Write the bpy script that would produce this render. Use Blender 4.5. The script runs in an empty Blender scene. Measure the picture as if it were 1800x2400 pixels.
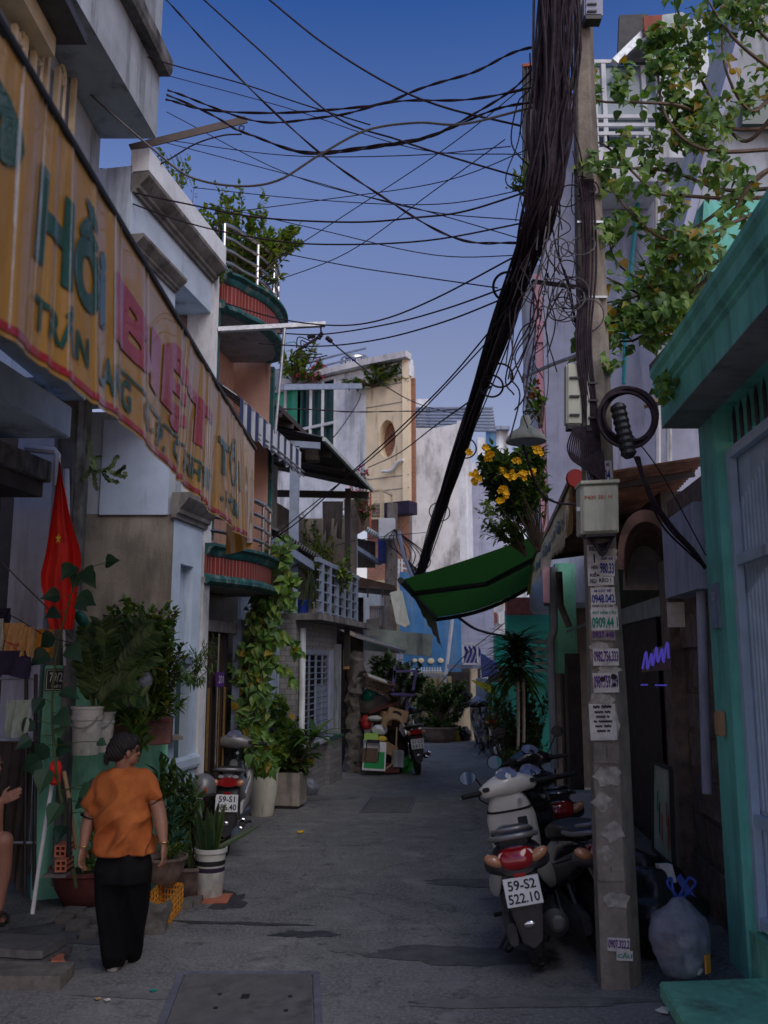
import bpy, bmesh, math, random
from mathutils import Vector, Matrix, noise, Euler
V = Vector
rnd = random.Random(7)
SC = bpy.context.scene
COL = SC.collection
# ------------------------------------------------------------------ camera, sky, sun, exposure
FPX, TH, H = 2100.0, math.radians(9.6), 2.05
cam = bpy.data.cameras.new("camera"); camo = bpy.data.objects.new("camera", cam); COL.objects.link(camo)
camo.location = (0, 0, H); camo.rotation_euler = (math.pi / 2 + TH, 0, 0)
cam.sensor_fit = 'VERTICAL'; cam.sensor_height = 36.0; cam.lens = 36.0 * FPX / 2400.0
cam.clip_start = 0.05; cam.clip_end = 2000
cam.dof.use_dof = True; cam.dof.focus_distance = 9.0; cam.dof.aperture_fstop = 2.4
SC.camera = camo
SUN_EL, SUN_AZ = math.radians(46), math.radians(148)      # azimuth clockwise from +Y
w = bpy.data.worlds.new("World"); SC.world = w; w.use_nodes = True
nt = w.node_tree; bg = nt.nodes["Background"]
sky = nt.nodes.new("ShaderNodeTexSky"); sky.sky_type = 'NISHITA'; sky.sun_disc = False
sky.sun_elevation = SUN_EL; sky.sun_rotation = SUN_AZ; sky.air_density = 1.0; sky.dust_density = 0.7; sky.ozone_density = 2.2
hs = nt.nodes.new("ShaderNodeHueSaturation"); hs.inputs["Saturation"].default_value = 1.15; nt.links.new(sky.outputs[0], hs.inputs["Color"])
tcw = nt.nodes.new("ShaderNodeTexCoord"); sx = nt.nodes.new("ShaderNodeSeparateXYZ"); rp = nt.nodes.new("ShaderNodeValToRGB"); nt.links.new(tcw.outputs["Generated"], sx.inputs[0]); nt.links.new(sx.outputs[2], rp.inputs[0])
for p_, c_ in ((.15, (.62, .40, .36)), (.335, (.70, .43, .39)), (.49, (.63, .465, .51)), (.66, (.10, .235, .43)), (.80, (.52, .50, .52)), (.97, (.62, .58, .58))):      # lilac near the horizon, deep blue above; unseen zenith brightened as added fill
    e_ = rp.color_ramp.elements.new(p_); e_.color = c_ + (1,)
rp.color_ramp.elements.remove(rp.color_ramp.elements[0]); rp.color_ramp.elements.remove(rp.color_ramp.elements[-1])
tint = nt.nodes.new("ShaderNodeMix"); tint.data_type = 'RGBA'; tint.blend_type = 'MULTIPLY'; tint.inputs[0].default_value = 1
nt.links.new(rp.outputs[0], tint.inputs[7]); nt.links.new(hs.outputs[0], tint.inputs[6]); nt.links.new(tint.outputs[2], bg.inputs[0]); bg.inputs[1].default_value = 0.15
sl = bpy.data.lights.new("sun", 'SUN'); sl.energy = 0.95; sl.angle = math.radians(50); sl.color = (1, 0.93, 0.85)
so = bpy.data.objects.new("sun", sl); COL.objects.link(so)
sd = V((math.sin(SUN_AZ) * math.cos(SUN_EL), math.cos(SUN_AZ) * math.cos(SUN_EL), math.sin(SUN_EL)))
so.rotation_euler = sd.to_track_quat('Z', 'Y').to_euler(); so.location = (20, -10, 30)
SC.view_settings.view_transform = 'Standard'; SC.view_settings.look = 'None'; SC.view_settings.gamma = 1
SC.view_settings.exposure = 0.9
SC.render.engine = 'CYCLES'; SC.cycles.max_bounces = 6; SC.cycles.use_denoising = True
# ------------------------------------------------------------------ placing helpers (photo pixel of the 1800x2400 picture + depth -> point)
CT, ST = math.cos(TH), math.sin(TH)
def P(px, py, Y):
    u = (1200 - py) / FPX; t = Y / (CT - ST * u)
    return V(((px - 900) / FPX * t, Y, H + t * (ST + CT * u)))
def G(px, py, z=0.0):
    u = (1200 - py) / FPX; t = (z - H) / (ST + CT * u)
    return V(((px - 900) / FPX * t, t * (CT - ST * u), z))
def XZ(px, X, py):            # point on plane x = X
    u = (1200 - py) / FPX; t = X / ((px - 900) / FPX)
    return V((X, t * (CT - ST * u), H + t * (ST + CT * u)))
FL = lambda Y: -2.31 + .18 * (Y - 7.67)      # line of the left fronts
FR = lambda Y: 2.42 + .084 * (Y - 6.7)       # line of the right fronts
def fl(Y, z, d=0): return V((FL(Y) - d, Y, z))
def fr(Y, z, d=0): return V((FR(Y) + d, Y, z))
# ------------------------------------------------------------------ objects
OFF = {}
def setp(o, label=None, cat=None, group=None, kind=None):
    if label: o["label"] = label
    if cat: o["category"] = cat
    if group: o["group"] = group
    if kind: o["kind"] = kind
    return o
def thing(name, label, cat, loc=(0, 0, 0), group=None, local=False, rot=None):
    o = bpy.data.objects.new(name, None); COL.objects.link(o); o.location = loc; o.empty_display_size = .1
    if rot: o.rotation_euler = rot
    OFF[o.name] = V((0, 0, 0)) if local else V(loc)
    return setp(o, label, cat, group)
def copy_tree(o, parent=None):
    c = o.copy(); COL.objects.link(c)
    if parent is not None:
        mpi = o.matrix_parent_inverse.copy(); c.parent = parent; c.matrix_parent_inverse = mpi
    for ch in list(o.children): copy_tree(ch, c)
    return c
class MB:
    def __init__(s): s.v = []; s.f = []
    def add(s, vs, fs):
        b = len(s.v); s.v += [V(p) for p in vs]; s.f += [tuple(i + b for i in f) for f in fs]; return s
    def quad(s, a, b, c, d): return s.add([a, b, c, d], [(0, 1, 2, 3)])
    def poly(s, pts): return s.add(pts, [tuple(range(len(pts)))])
    def pbox(s, o, a, b, c):      # corner + three edge vectors
        o, a, b, c = V(o), V(a), V(b), V(c)
        if a.cross(b).dot(c) < 0: o = o + a; a = -a
        return s.add([o, o + a, o + a + b, o + b, o + c, o + a + c, o + a + b + c, o + b + c],
                     [(3, 2, 1, 0), (4, 5, 6, 7), (0, 1, 5, 4), (1, 2, 6, 5), (2, 3, 7, 6), (3, 0, 4, 7)])
    def box(s, c, size, rot=None):
        c = V(c); R = Euler(rot).to_matrix() if rot is not None else Matrix.Identity(3)
        a, b, d = [R @ V(e) for e in ((size[0], 0, 0), (0, size[1], 0), (0, 0, size[2]))]
        return s.pbox(c - (a + b + d) / 2, a, b, d)
    def bar(s, p, q, w, h=None, up=(0, 0, 1)):
        p, q = V(p), V(q); d = (q - p); h = h or w
        side = d.cross(V(up))
        if side.length < 1e-6: side = d.cross(V((1, 0, 0)))
        side.normalize(); u = side.cross(d).normalized()
        return s.pbox(p - side * w / 2 - u * h / 2, side * w, u * h, d)
    def slab(s, pts, n):           # planar outline thickened by vector n
        pts = [V(p) for p in pts]; n = V(n); k = len(pts)
        nn = V((0, 0, 0))
        for i in range(k): nn += pts[i].cross(pts[(i + 1) % k])
        if nn.dot(n) > 0: pts = pts[::-1]
        return s.add(pts + [p + n for p in pts], [tuple(range(k)), tuple(range(2 * k - 1, k - 1, -1))] +
                     [(i, i + k, (i + 1) % k + k, (i + 1) % k) for i in range(k)])
    def loft(s, rings, closed=True, cap=True):
        n = len(rings[0]); b = len(s.v)
        for r in rings: s.v += [V(p) for p in r]
        for j in range(len(rings) - 1):
            for i in range(n if closed else n - 1):
                k = (i + 1) % n
                s.f.append((b + j * n + i, b + j * n + k, b + (j + 1) * n + k, b + (j + 1) * n + i))
        if cap and closed:
            s.f.append(tuple(b + i for i in range(n - 1, -1, -1)))
            s.f.append(tuple(b + (len(rings) - 1) * n + i for i in range(n)))
        return s
    def tube(s, pts, r, n=6, cap=True):
        pts = [V(p) for p in pts]; rs = r if isinstance(r, (list, tuple)) else [r] * len(pts)
        rings = []; prev = None
        for i, p in enumerate(pts):
            d = (pts[min(i + 1, len(pts) - 1)] - pts[max(i - 1, 0)])
            d = d.normalized() if d.length > 1e-9 else V((0, 0, 1))
            if prev is None:
                a = d.cross(V((0, 0, 1)))
                if a.length < 1e-3: a = d.cross(V((1, 0, 0)))
            else: a = prev - d * prev.dot(d)
            a.normalize(); prev = a; b = d.cross(a)
            rings.append([p + (a * math.cos(2 * math.pi * k / n) + b * math.sin(2 * math.pi * k / n)) * rs[i] for k in range(n)])
        return s.loft(rings, True, cap)
    def lathe(s, c, prof, n=24, axis=None, cap=True):      # prof: (radius, height)
        c = V(c); R = V((0, 0, 1)).rotation_difference(V(axis)).to_matrix() if axis is not None else Matrix.Identity(3)
        return s.loft([[c + R @ V((r * math.cos(2 * math.pi * k / n), r * math.sin(2 * math.pi * k / n), h)) for k in range(n)] for r, h in prof], True, cap)
    def torus(s, c, R, r, axis=(0, 0, 1), n=32, m=8, a0=0, a1=2 * math.pi):
        c = V(c); Q = V((0, 0, 1)).rotation_difference(V(axis)).to_matrix(); full = abs(a1 - a0 - 2 * math.pi) < 1e-6
        rings = []
        for i in range(n + (0 if full else 1)):
            a = a0 + (a1 - a0) * i / n
            rings.append([c + Q @ V(((R + r * math.cos(t)) * math.cos(a), (R + r * math.cos(t)) * math.sin(a), r * math.sin(t))) for t in [2 * math.pi * k / m for k in range(m)]])
        if full: rings.append(rings[0])
        return s.loft(rings, True, not full)
    def ball(s, c, r, n=14, m=9, rot=None):
        c = V(c); r = (r, r, r) if not isinstance(r, (list, tuple)) else r
        R = Euler(rot).to_matrix() if rot is not None else Matrix.Identity(3)
        return s.loft([[c + R @ V((r[0] * math.sin(t) * math.cos(p), r[1] * math.sin(t) * math.sin(p), -r[2] * math.cos(t))) for p in [2 * math.pi * k / n for k in range(n)]]
                       for t in [math.pi * (j + .03) / (m + .06) for j in range(m + 1)]])
    def grid(s, fn, nu, nv):
        return s.loft([[fn(i / nu, j / nv) for i in range(nu + 1)] for j in range(nv + 1)], False, False)
    def build(s, name, mat, parent=None, smooth=False, bevel=0, label=None, cat=None, group=None, kind=None, solid=0, local=False, sub=0, angle=40):
        me = bpy.data.meshes.new(name)
        vs = s.v
        if parent is not None: off = OFF.get(parent.name, V((0, 0, 0)))
        elif local: off = V((0, 0, 0))
        else:
            xs = [p.x for p in vs]; ys = [p.y for p in vs]; off = V(((min(xs) + max(xs)) / 2, (min(ys) + max(ys)) / 2, min(p.z for p in vs)))
        me.from_pydata([tuple(p - off) for p in vs], [], s.f); me.update()
        if solid or bevel or sub:
            bm = bmesh.new(); bm.from_mesh(me)
            if bevel:
                bmesh.ops.remove_doubles(bm, verts=bm.verts, dist=1e-5)
                bmesh.ops.bevel(bm, geom=[e for e in bm.edges if len(e.link_faces) == 2 and e.calc_face_angle(0) > .5], offset=bevel, segments=2, affect='EDGES', clamp_overlap=True)
            if solid: bmesh.ops.solidify(bm, geom=bm.faces[:], thickness=solid)
            bm.to_mesh(me); bm.free()
        o = bpy.data.objects.new(name, me); COL.objects.link(o)
        me.materials.append(mat if not isinstance(mat, str) else M(mat))
        if smooth:
            me.shade_smooth() if hasattr(me, 'shade_smooth') else None
            try: me.set_sharp_from_angle(angle=math.radians(angle))
            except Exception: pass
        if parent is not None:
            o.parent = parent; OFF[o.name] = off
        else: o.location = off; OFF[o.name] = off
        return setp(o, label, cat, group, kind)
def rope(pts, n=8):            # smooth curve through points
    pts = [V(p) for p in pts]; out = []
    q = [pts[0] * 2 - pts[1]] + pts + [pts[-1] * 2 - pts[-2]]
    for i in range(1, len(q) - 2):
        for k in range(n):
            t = k / n; a, b, c, d = q[i - 1], q[i], q[i + 1], q[i + 2]
            out.append(.5 * ((2 * b) + (c - a) * t + (2 * a - 5 * b + 4 * c - d) * t * t + (3 * b - a - 3 * c + d) * t ** 3))
    return out + [pts[-1]]
def ring(c, ax, ay, rx, ry, n=16, p=2.0):
    c, ax, ay = V(c), V(ax), V(ay); out = []
    for k in range(n):
        a = 2 * math.pi * k / n; ca, sa = math.cos(a), math.sin(a)
        out.append(c + ax * (rx * math.copysign(abs(ca) ** (2 / p), ca)) + ay * (ry * math.copysign(abs(sa) ** (2 / p), sa)))
    return out
def remesh(mb, voxel, smooth=4, push=0):          # union of overlapping closed shapes into one skin
    me = bpy.data.meshes.new("tmp"); me.from_pydata([tuple(p) for p in mb.v], [], mb.f)
    o = bpy.data.objects.new("tmp", me); COL.objects.link(o)
    m = o.modifiers.new("r", 'REMESH'); m.mode = 'VOXEL'; m.voxel_size = voxel
    if smooth: m2 = o.modifiers.new("s", 'SMOOTH'); m2.iterations = smooth; m2.factor = .5
    dg = bpy.context.evaluated_depsgraph_get(); e = o.evaluated_get(dg); mm = e.to_mesh()
    r = MB(); r.v = [v.co.copy() for v in mm.vertices]; r.f = [tuple(p.vertices) for p in mm.polygons]
    if push: r.v = [v.co + v.normal * push for v in mm.vertices]
    e.to_mesh_clear(); bpy.data.objects.remove(o); bpy.data.meshes.remove(me)
    return r
def text_mesh(s, spacing=1.0, bold=0):
    cu = bpy.data.curves.new("t", 'FONT'); cu.body = s; cu.align_x = 'CENTER'; cu.align_y = 'CENTER'; cu.space_character = spacing; cu.offset = bold; cu.resolution_u = 3
    o = bpy.data.objects.new("t", cu); me = o.to_mesh()
    vs = [v.co.copy() for v in me.vertices]; fs = [tuple(p.vertices) for p in me.polygons]
    o.to_mesh_clear(); bpy.data.objects.remove(o); bpy.data.curves.remove(cu)
    return vs, fs
def text(s, c, x, up, h, mat, parent, name="lettering", width=None, spacing=1.0, bold=0.0, proud=.003):
    """flat letters centred on c, running along x, standing along up"""
    vs, fs = text_mesh(s, spacing, bold)
    c, x, up = V(c), V(x).normalized(), V(up).normalized(); n = x.cross(up).normalized()
    x0, x1 = min(v.x for v in vs), max(v.x for v in vs); y0, y1 = min(v.y for v in vs), max(v.y for v in vs)
    k = h / (y1 - y0); kx = (width / (x1 - x0)) if width else k
    mb = MB().add([c + x * ((v.x - (x0 + x1) / 2) * kx) + up * ((v.y - (y0 + y1) / 2) * k) + n * proud for v in vs], fs)
    return mb.build(name, mat, parent)
# ------------------------------------------------------------------ materials
MATS = {}
def S(r, g, b):
    f = lambda c: (c / 255 / 12.92) if c <= 10 else ((c / 255 + .055) / 1.055) ** 2.4
    return (f(r), f(g), f(b))
def M(name): return MATS[name]
def mat(name, col, rough=.7, var=.25, scale=5, bump=.15, metal=0, stain=0, stcol=(.03, .028, .025), stz=.12, sts=3.0, coat=0, emit=None, trans=0, sheet=0, grain=60, spec=.4, alpha=1):
    m = bpy.data.materials.new(name); m.use_nodes = True; MATS[name] = m
    t = m.node_tree; N, L = t.nodes, t.links; b = N["Principled BSDF"]
    b.inputs["Roughness"].default_value = rough; b.inputs["Metallic"].default_value = metal
    b.inputs["Specular IOR Level"].default_value = spec; b.inputs["Coat Weight"].default_value = coat
    if trans: b.inputs["Transmission Weight"].default_value = trans; b.inputs["IOR"].default_value = 1.1 if sheet else 1.45
    b.inputs["Alpha"].default_value = alpha
    tc = N.new("ShaderNodeTexCoord")
    def noi(s, det, vec=None, rg=.6):
        n = N.new("ShaderNodeTexNoise"); n.inputs["Scale"].default_value = s; n.inputs["Detail"].default_value = det; n.inputs["Roughness"].default_value = rg
        L.new(vec or tc.outputs["Object"], n.inputs["Vector"]); return n.outputs["Fac"]
    def ramp(src, a, bb, ca=(0, 0, 0, 1), cb=(1, 1, 1, 1)):
        r = N.new("ShaderNodeValToRGB"); r.color_ramp.elements[0].position = a; r.color_ramp.elements[1].position = bb
        r.color_ramp.elements[0].color = ca; r.color_ramp.elements[1].color = cb; L.new(src, r.inputs[0]); return r.outputs[0]
    lo = tuple(max(0, c * (1 - var)) for c in col) + (1,); hi = tuple(min(1, c * (1 + var)) for c in col) + (1,)
    out = ramp(noi(scale, 8), .3, .7, lo, hi)
    if stain:
        mp = N.new("ShaderNodeMapping"); mp.inputs["Scale"].default_value = (1, 1, stz); L.new(tc.outputs["Object"], mp.inputs[0])
        f = ramp(noi(sts, 9, mp.outputs[0], .68), .62 - .3 * stain, .78 - .1 * stain)
        mx = N.new("ShaderNodeMix"); mx.data_type = 'RGBA'; L.new(f, mx.inputs[0]); L.new(out, mx.inputs[6]); mx.inputs[7].default_value = stcol + (1,); out = mx.outputs[2]
    L.new(out, b.inputs["Base Color"])
    if bump:
        bp = N.new("ShaderNodeBump"); bp.inputs["Strength"].default_value = bump; bp.inputs["Distance"].default_value = .01
        L.new(noi(grain, 5), bp.inputs["Height"]); L.new(bp.outputs[0], b.inputs["Normal"])
    if emit: b.inputs["Emission Color"].default_value = emit[:3] + (1,); b.inputs["Emission Strength"].default_value = emit[3]
    return m
def pattern(m, kind, ca, cb, scale=(1, 1, 1), axis='X', width=.5, mortar=.02, bump=.3, vec='Object', rot=(0, 0, 0), extra=0.0):
    """replace the base colour by stripes ('stripe') or bricks ('brick'), keeping the noise as dirt"""
    t = m.node_tree; N, L = t.nodes, t.links; b = N["Principled BSDF"]; src = b.inputs["Base Color"].links[0].from_socket
    tc = N.new("ShaderNodeTexCoord"); mp = N.new("ShaderNodeMapping"); mp.inputs["Scale"].default_value = scale; mp.inputs["Rotation"].default_value = rot; L.new(tc.outputs[vec], mp.inputs[0])
    if kind == 'brick':
        n = N.new("ShaderNodeTexBrick"); n.inputs["Color1"].default_value = ca + (1,); n.inputs["Color2"].default_value = tuple(c * .75 for c in ca) + (1,); n.inputs["Mortar"].default_value = cb + (1,)
        n.inputs["Mortar Size"].default_value = mortar; n.inputs["Scale"].default_value = 1; n.inputs["Brick Width"].default_value = width; n.inputs["Row Height"].default_value = .25
        L.new(mp.outputs[0], n.inputs["Vector"]); col = n.outputs["Color"]
    else:
        n = N.new("ShaderNodeTexWave"); n.wave_type = 'BANDS'; n.bands_direction = axis; n.inputs["Scale"].default_value = 1; n.inputs["Distortion"].default_value = extra; L.new(mp.outputs[0], n.inputs["Vector"])
        r = N.new("ShaderNodeValToRGB"); r.color_ramp.elements[0].position = width - .04; r.color_ramp.elements[1].position = width + .04
        r.color_ramp.elements[0].color = ca + (1,); r.color_ramp.elements[1].color = cb + (1,); L.new(n.outputs["Fac"], r.inputs[0]); col = r.outputs[0]
    hs = N.new("ShaderNodeMix"); hs.data_type = 'RGBA'; hs.blend_type = 'MULTIPLY'; hs.inputs[0].default_value = 1
    L.new(col, hs.inputs[6]); L.new(src, hs.inputs[7]); L.new(hs.outputs[2], b.inputs["Base Color"])
    return m
def leafmat(name, stops, rough=.45, transl=.35):
    m = bpy.data.materials.new(name); m.use_nodes = True; MATS[name] = m; t = m.node_tree; N, L = t.nodes, t.links; b = N["Principled BSDF"]
    g = N.new("ShaderNodeNewGeometry"); r = N.new("ShaderNodeValToRGB")
    while len(r.color_ramp.elements) < len(stops): r.color_ramp.elements.new(.5)
    for e, (p, c) in zip(r.color_ramp.elements, stops): e.position = p; e.color = tuple(c) + (1,)
    L.new(g.outputs["Random Per Island"], r.inputs[0]); L.new(r.outputs[0], b.inputs["Base Color"]); b.inputs["Roughness"].default_value = rough
    tr = N.new("ShaderNodeBsdfTranslucent"); mx = N.new("ShaderNodeMixShader"); mx.inputs[0].default_value = transl
    br = N.new("ShaderNodeMix"); br.data_type = 'RGBA'; br.blend_type = 'MULTIPLY'; br.inputs[0].default_value = 1; br.inputs[7].default_value = (1.5, 1.5, .7, 1); L.new(r.outputs[0], br.inputs[6]); L.new(br.outputs[2], tr.inputs[0])
    o = N["Material Output"]; L.new(b.outputs[0], mx.inputs[1]); L.new(tr.outputs[0], mx.inputs[2]); L.new(mx.outputs[0], o.inputs[0])
    return m
# plaster, paint, stone
mat('white_plaster', (.76, .8, .82), .85, .18, 3, .25, stain=.34, stz=.1, sts=2.2)
mat('blue_plaster', (.5, .6, .7), .85, .15, 3, .25, stain=.3, stz=.1, sts=2.2)
mat('blue_panel', (.42, .50, .62), .8, .1, 4, .2, stain=.1)
mat('grey_plaster', (.36, .4, .43), .85, .2, 3, .25, stain=.3)
mat('dirty_wall', (.25, .22, .18), .9, .35, 2.5, .5, stain=.62, stz=.22, sts=4, stcol=(.1, .09, .075))
mat('old_concrete', (.2, .19, .175), .9, .35, 4, .5, stain=.5, stz=.3, sts=4)
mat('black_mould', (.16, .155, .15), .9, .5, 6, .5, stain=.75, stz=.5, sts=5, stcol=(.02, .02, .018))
mat('stained_white', (.72, .72, .72), .88, .15, 1.5, .25, stain=.46, stz=.35, sts=1.6, stcol=(.09, .085, .08))
mat('pink_plaster', (.52, .32, .25), .85, .15, 3, .2, stain=.2)
mat('cream_wall', (.86, .72, .48), .8, .12, 2, .15, stain=.15)
mat('yellow_wall', (.5, .42, .25), .8, .15, 2, .2, stain=.3)
mat('blue_wall', (.06, .21, .42), .75, .25, 2, .2, stain=.35, stcol=(.2, .3, .38))
mat('mint_wall', (.16, .54, .44), .75, .22, 2, .35, stain=.4, stz=.12, sts=2.6, stcol=(.05, .16, .13))
mat('mint_low_wall', (.21, .57, .38), .85, .25, 3, .35, stain=.42, stz=.25, stcol=(.09, .12, .09))
mat('far_green', (.06, .48, .33), .8, .1, 3, .1)
mat('teal_trim', (.012, .085, .085), .6, .4, 10, .3, stain=.3, stz=.6, sts=9, stcol=(.25, .24, .2))
mat('lavender_wall', (.36, .39, .5), .85, .15, 3, .3, stain=.28, stcol=(.16, .16, .18))
mat('rose_trim', (.5, .27, .32), .8, .15, 4, .2)
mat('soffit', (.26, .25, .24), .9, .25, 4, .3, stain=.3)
mat('brown_wood', (.055, .032, .024), .55, .35, 8, .2)
mat('dark_panel', (.04, .032, .034), .5, .4, 6, .2)
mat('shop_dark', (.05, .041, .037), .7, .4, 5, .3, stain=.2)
mat('shop_stone', (.15, .11, .09), .7, .5, 9, .5, stain=.3)
mat('rust_sheet', (.26, .15, .11), .7, .5, 5, .3, stain=.4, stz=1, stcol=(.06, .04, .035))
mat('sheet_dark', (.05, .05, .052), .6, .4, 6, .2)
mat('sheet_blue', (.26, .32, .42), .55, .2, 6, .1, stain=.15)
mat('sheet_pale', (.42, .5, .48), .6, .25, 8, .2, stain=.2)
mat('gate_paint', (.42, .54, .66), .5, .15, 5, .1, stain=.12)
mat('frame_blue', (.2, .25, .34), .55, .2, 6, .1, stain=.2)
mat('white_paint', (.66, .68, .68), .5, .12, 6, .08, stain=.15)
mat('cream_metal', (.6, .48, .3), .5, .15, 6, .05, stain=.1)
mat('steel', (.55, .53, .5), .25, .15, 10, .05, metal=1)
mat('galv', (.4, .42, .44), .45, .3, 14, .1, metal=.8)
mat('black_metal', (.02, .02, .022), .45, .3, 8, .1)
mat('chrome', (.7, .7, .7), .12, .05, 5, 0, metal=1)
mat('mirror_glass', (.75, .8, .85), .03, 0, 5, 0, metal=1)
mat('glass_dark', (.015, .06, .055), .15, .3, 2, 0, spec=.5)
mat('glass_green', (.03, .42, .22), .3, .25, 2, 0, spec=.7)
mat('brick_wall', (1, 1, 1), .85, .2, 6, .3); pattern(M('brick_wall'), 'brick', (.42, .17, .1), (.3, .25, .2), (3.2, 3.2, 3.2), mortar=.03, rot=(math.pi / 2, 0, 0))
mat('red_tile', (1, 1, 1), .45, .15, 6, .1, stain=.12); pattern(M('red_tile'), 'stripe', (.3, .16, .13), (.22, .028, .018), (7.5, 7.5, 0), 'DIAGONAL', .12)
mat('wall_tile', (1, 1, 1), .6, .25, 7, .3); pattern(M('wall_tile'), 'brick', (.3, .29, .28), (.14, .14, .14), (3, 3, 3), mortar=.015, rot=(math.pi / 2, 0, 0))
mat('orange_shirt', (.50, .135, .022), .85, .1, 9, .25, grain=180, spec=.2)
mat('black_cloth', (.006, .006, .007), .9, .3, 9, .2, grain=200, spec=.15)
mat('skin', (.25, .12, .075), .55, .08, 12, .08, grain=150)
mat('skin_man', (.27, .13, .085), .5, .1, 12, .08, grain=150)
mat('hair', (.012, .009, .009), .75, .4, 40, .4, grain=120)
mat('sandal', (.22, .2, .18), .8, .2, 9, .2)
mat('red_cloth', (.7, .03, .02), .75, .1, 6, .1); mat('yellow_cloth', (.75, .48, .03), .75, .1, 6, .1)
mat('tan_cloth', (.52, .30, .12), .85, .15, 8, .2); mat('purple_cloth', (.025, .018, .045), .85, .3, 8, .2); mat('pale_cloth', (.45, .47, .42), .85, .15, 8, .2)
mat('terracotta', (.17, .075, .06), .7, .3, 8, .3, stain=.3, stz=.5); mat('bowl_red', (.13, .035, .033), .5, .3, 6, .2, stain=.25)
mat('pot_grey', (.2, .15, .12), .75, .3, 7, .3, stain=.35, stz=.4); mat('soil', (.035, .024, .018), .95, .5, 20, .8, grain=30)
mat('bucket_white', (.52, .52, .47), .5, .2, 5, .1, stain=.42, stz=.5, sts=4, stcol=(.14, .15, .13))
mat('ceramic_white', (.66, .64, .52), .35, .08, 4, .05, stain=.05); mat('planter_wood', (.34, .3, .25), .7, .25, 5, .3, stain=.3)
mat('orange_plastic', (.62, .26, .03), .5, .15, 6, .05, stain=.1); mat('brick_orange', (.4, .13, .07), .85, .25, 9, .3)
mat('card', (.38, .24, .13), .85, .15, 6, .1); mat('wicker', (.12, .075, .05), .8, .3, 30, .5); mat('hose', (.4, .28, .16), .5, .1, 6, .05)
mat('bag_black', (.012, .012, .014), .3, .3, 6, .6, grain=14); mat('bag_clear', (.26, .28, .34), .28, .35, 9, .9, grain=22, alpha=.62, stain=.3, stz=1, sts=7, stcol=(.08, .08, .1))
mat('bag_yellow', (.55, .42, .06), .5, .2, 6, .3); mat('bag_green', (.03, .35, .05), .6, .2, 6, .3); mat('bag_blue', (.02, .05, .28), .4, .2, 6, .3); mat('bag_white', (.55, .58, .6), .5, .2, 6, .3)
mat('purple_plastic', (.10, .075, .22), .5, .2, 6, .1); mat('red_plastic', (.35, .02, .02), .45, .2, 6, .1); mat('green_plastic', (.0, .28, .06), .5, .1, 6, .05); mat('lime_plastic', (.35, .6, .12), .5, .1, 6, .05); mat('teal_plastic', (.0, .22, .16), .4, .15, 6, .05)
mat('cable', (.034, .024, .032), .75, .5, 20, .2, grain=40, spec=.15); mat('cable_grey', (.10, .095, .10), .6, .3, 12, .1); mat('cable_teal', (.02, .28, .3), .5, .1, 6, 0)
mat('pole_concrete', (.24, .21, .175), .9, .3, 7, .6, stain=.5, stz=.5, sts=3, stcol=(.1, .09, .075))
mat('box_paint', (.46, .47, .37), .6, .12, 5, .1, stain=.26, stz=.15, stcol=(.16, .15, .11))
mat('paper', (.55, .53, .49), .9, .2, 12, .1, stain=.3, stz=1, sts=9, stcol=(.25, .22, .18)); mat('ink_blue', (.02, .025, .2), .8, .3, 30, 0); mat('ink_violet', (.09, .02, .17), .8, .3, 30, 0); mat('ink_green', (.0, .2, .13), .8, .3, 30, 0); mat('ink_black', (.015, .015, .017), .8, .2, 10, 0); mat('ink_red', (.35, .07, .03), .8, .2, 10, 0); mat('ink_white', (.6, .6, .6), .6, .1, 10, 0)
mat('vinyl_yellow', (.30, .15, .02), .4, .12, 5, .05, coat=.4); mat('vinyl_green', (.004, .045, .022), .4, .15, 8, 0, coat=.4); mat('vinyl_red', (.24, .008, .014), .4, .15, 8, 0, coat=.4); mat('vinyl_back', (.3, .19, .08), .6, .2, 6, .1)
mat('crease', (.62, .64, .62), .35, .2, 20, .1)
mat('fringe', (.95, .74, .45), .6, .15, 10, .1, stain=.12, stz=.08, stcol=(.45, .36, .28))
mat('awning_green', (1, 1, 1), .7, .15, 4, .1); pattern(M('awning_green'), 'stripe', (.11, .17, .04), (.014, .105, .018), (0, 3.6, 0), 'Y', .05)
def see_through(m, f):          # thin cloth lets light through
    t = m.node_tree; N, L = t.nodes, t.links; b = N["Principled BSDF"]; tr = N.new("ShaderNodeBsdfTranslucent"); mx = N.new("ShaderNodeMixShader"); mx.inputs[0].default_value = f
    L.new(b.inputs["Base Color"].links[0].from_socket, tr.inputs[0]); L.new(b.outputs[0], mx.inputs[1]); L.new(tr.outputs[0], mx.inputs[2]); L.new(mx.outputs[0], N["Material Output"].inputs[0])
see_through(M('awning_green'), .5)
mat('awning_dark', (.09, .1, .06), .8, .25, 5, .1); mat('rubber', (.014, .014, .014), .75, .3, 20, .2); mat('plastic_black', (.02, .02, .022), .42, .3, 14, .08)
mat('paint_white', (.62, .6, .54), .28, .1, 4, .02, coat=.4, stain=.14, stz=.6, sts=7, stcol=(.3, .28, .25)); mat('paint_black', (.014, .013, .015), .22, .2, 5, .02, coat=.6); mat('glass_sky_tint', (.22, .3, .33), .2, .2, 2, 0); mat('paper_old', (.36, .34, .3), .95, .35, 15, .3, stain=.5, stz=1, sts=12, stcol=(.16, .14, .12)); mat('paint_silver', (.19, .185, .185), .35, .1, 5, .02, metal=.3)
mat('seat_black', (.012, .012, .013), .5, .2, 9, .1); mat('lens_red', (.28, .006, .01), .15, .1, 9, 0, coat=.8); mat('lens_amber', (.42, .2, .1), .15, .1, 9, 0, coat=.8); mat('dash', (.12, .13, .22), .2, .2, 9, 0, coat=.8)
mat('engine', (.09, .088, .09), .5, .35, 12, .2, metal=.5, stain=.3, stz=1)
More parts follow.
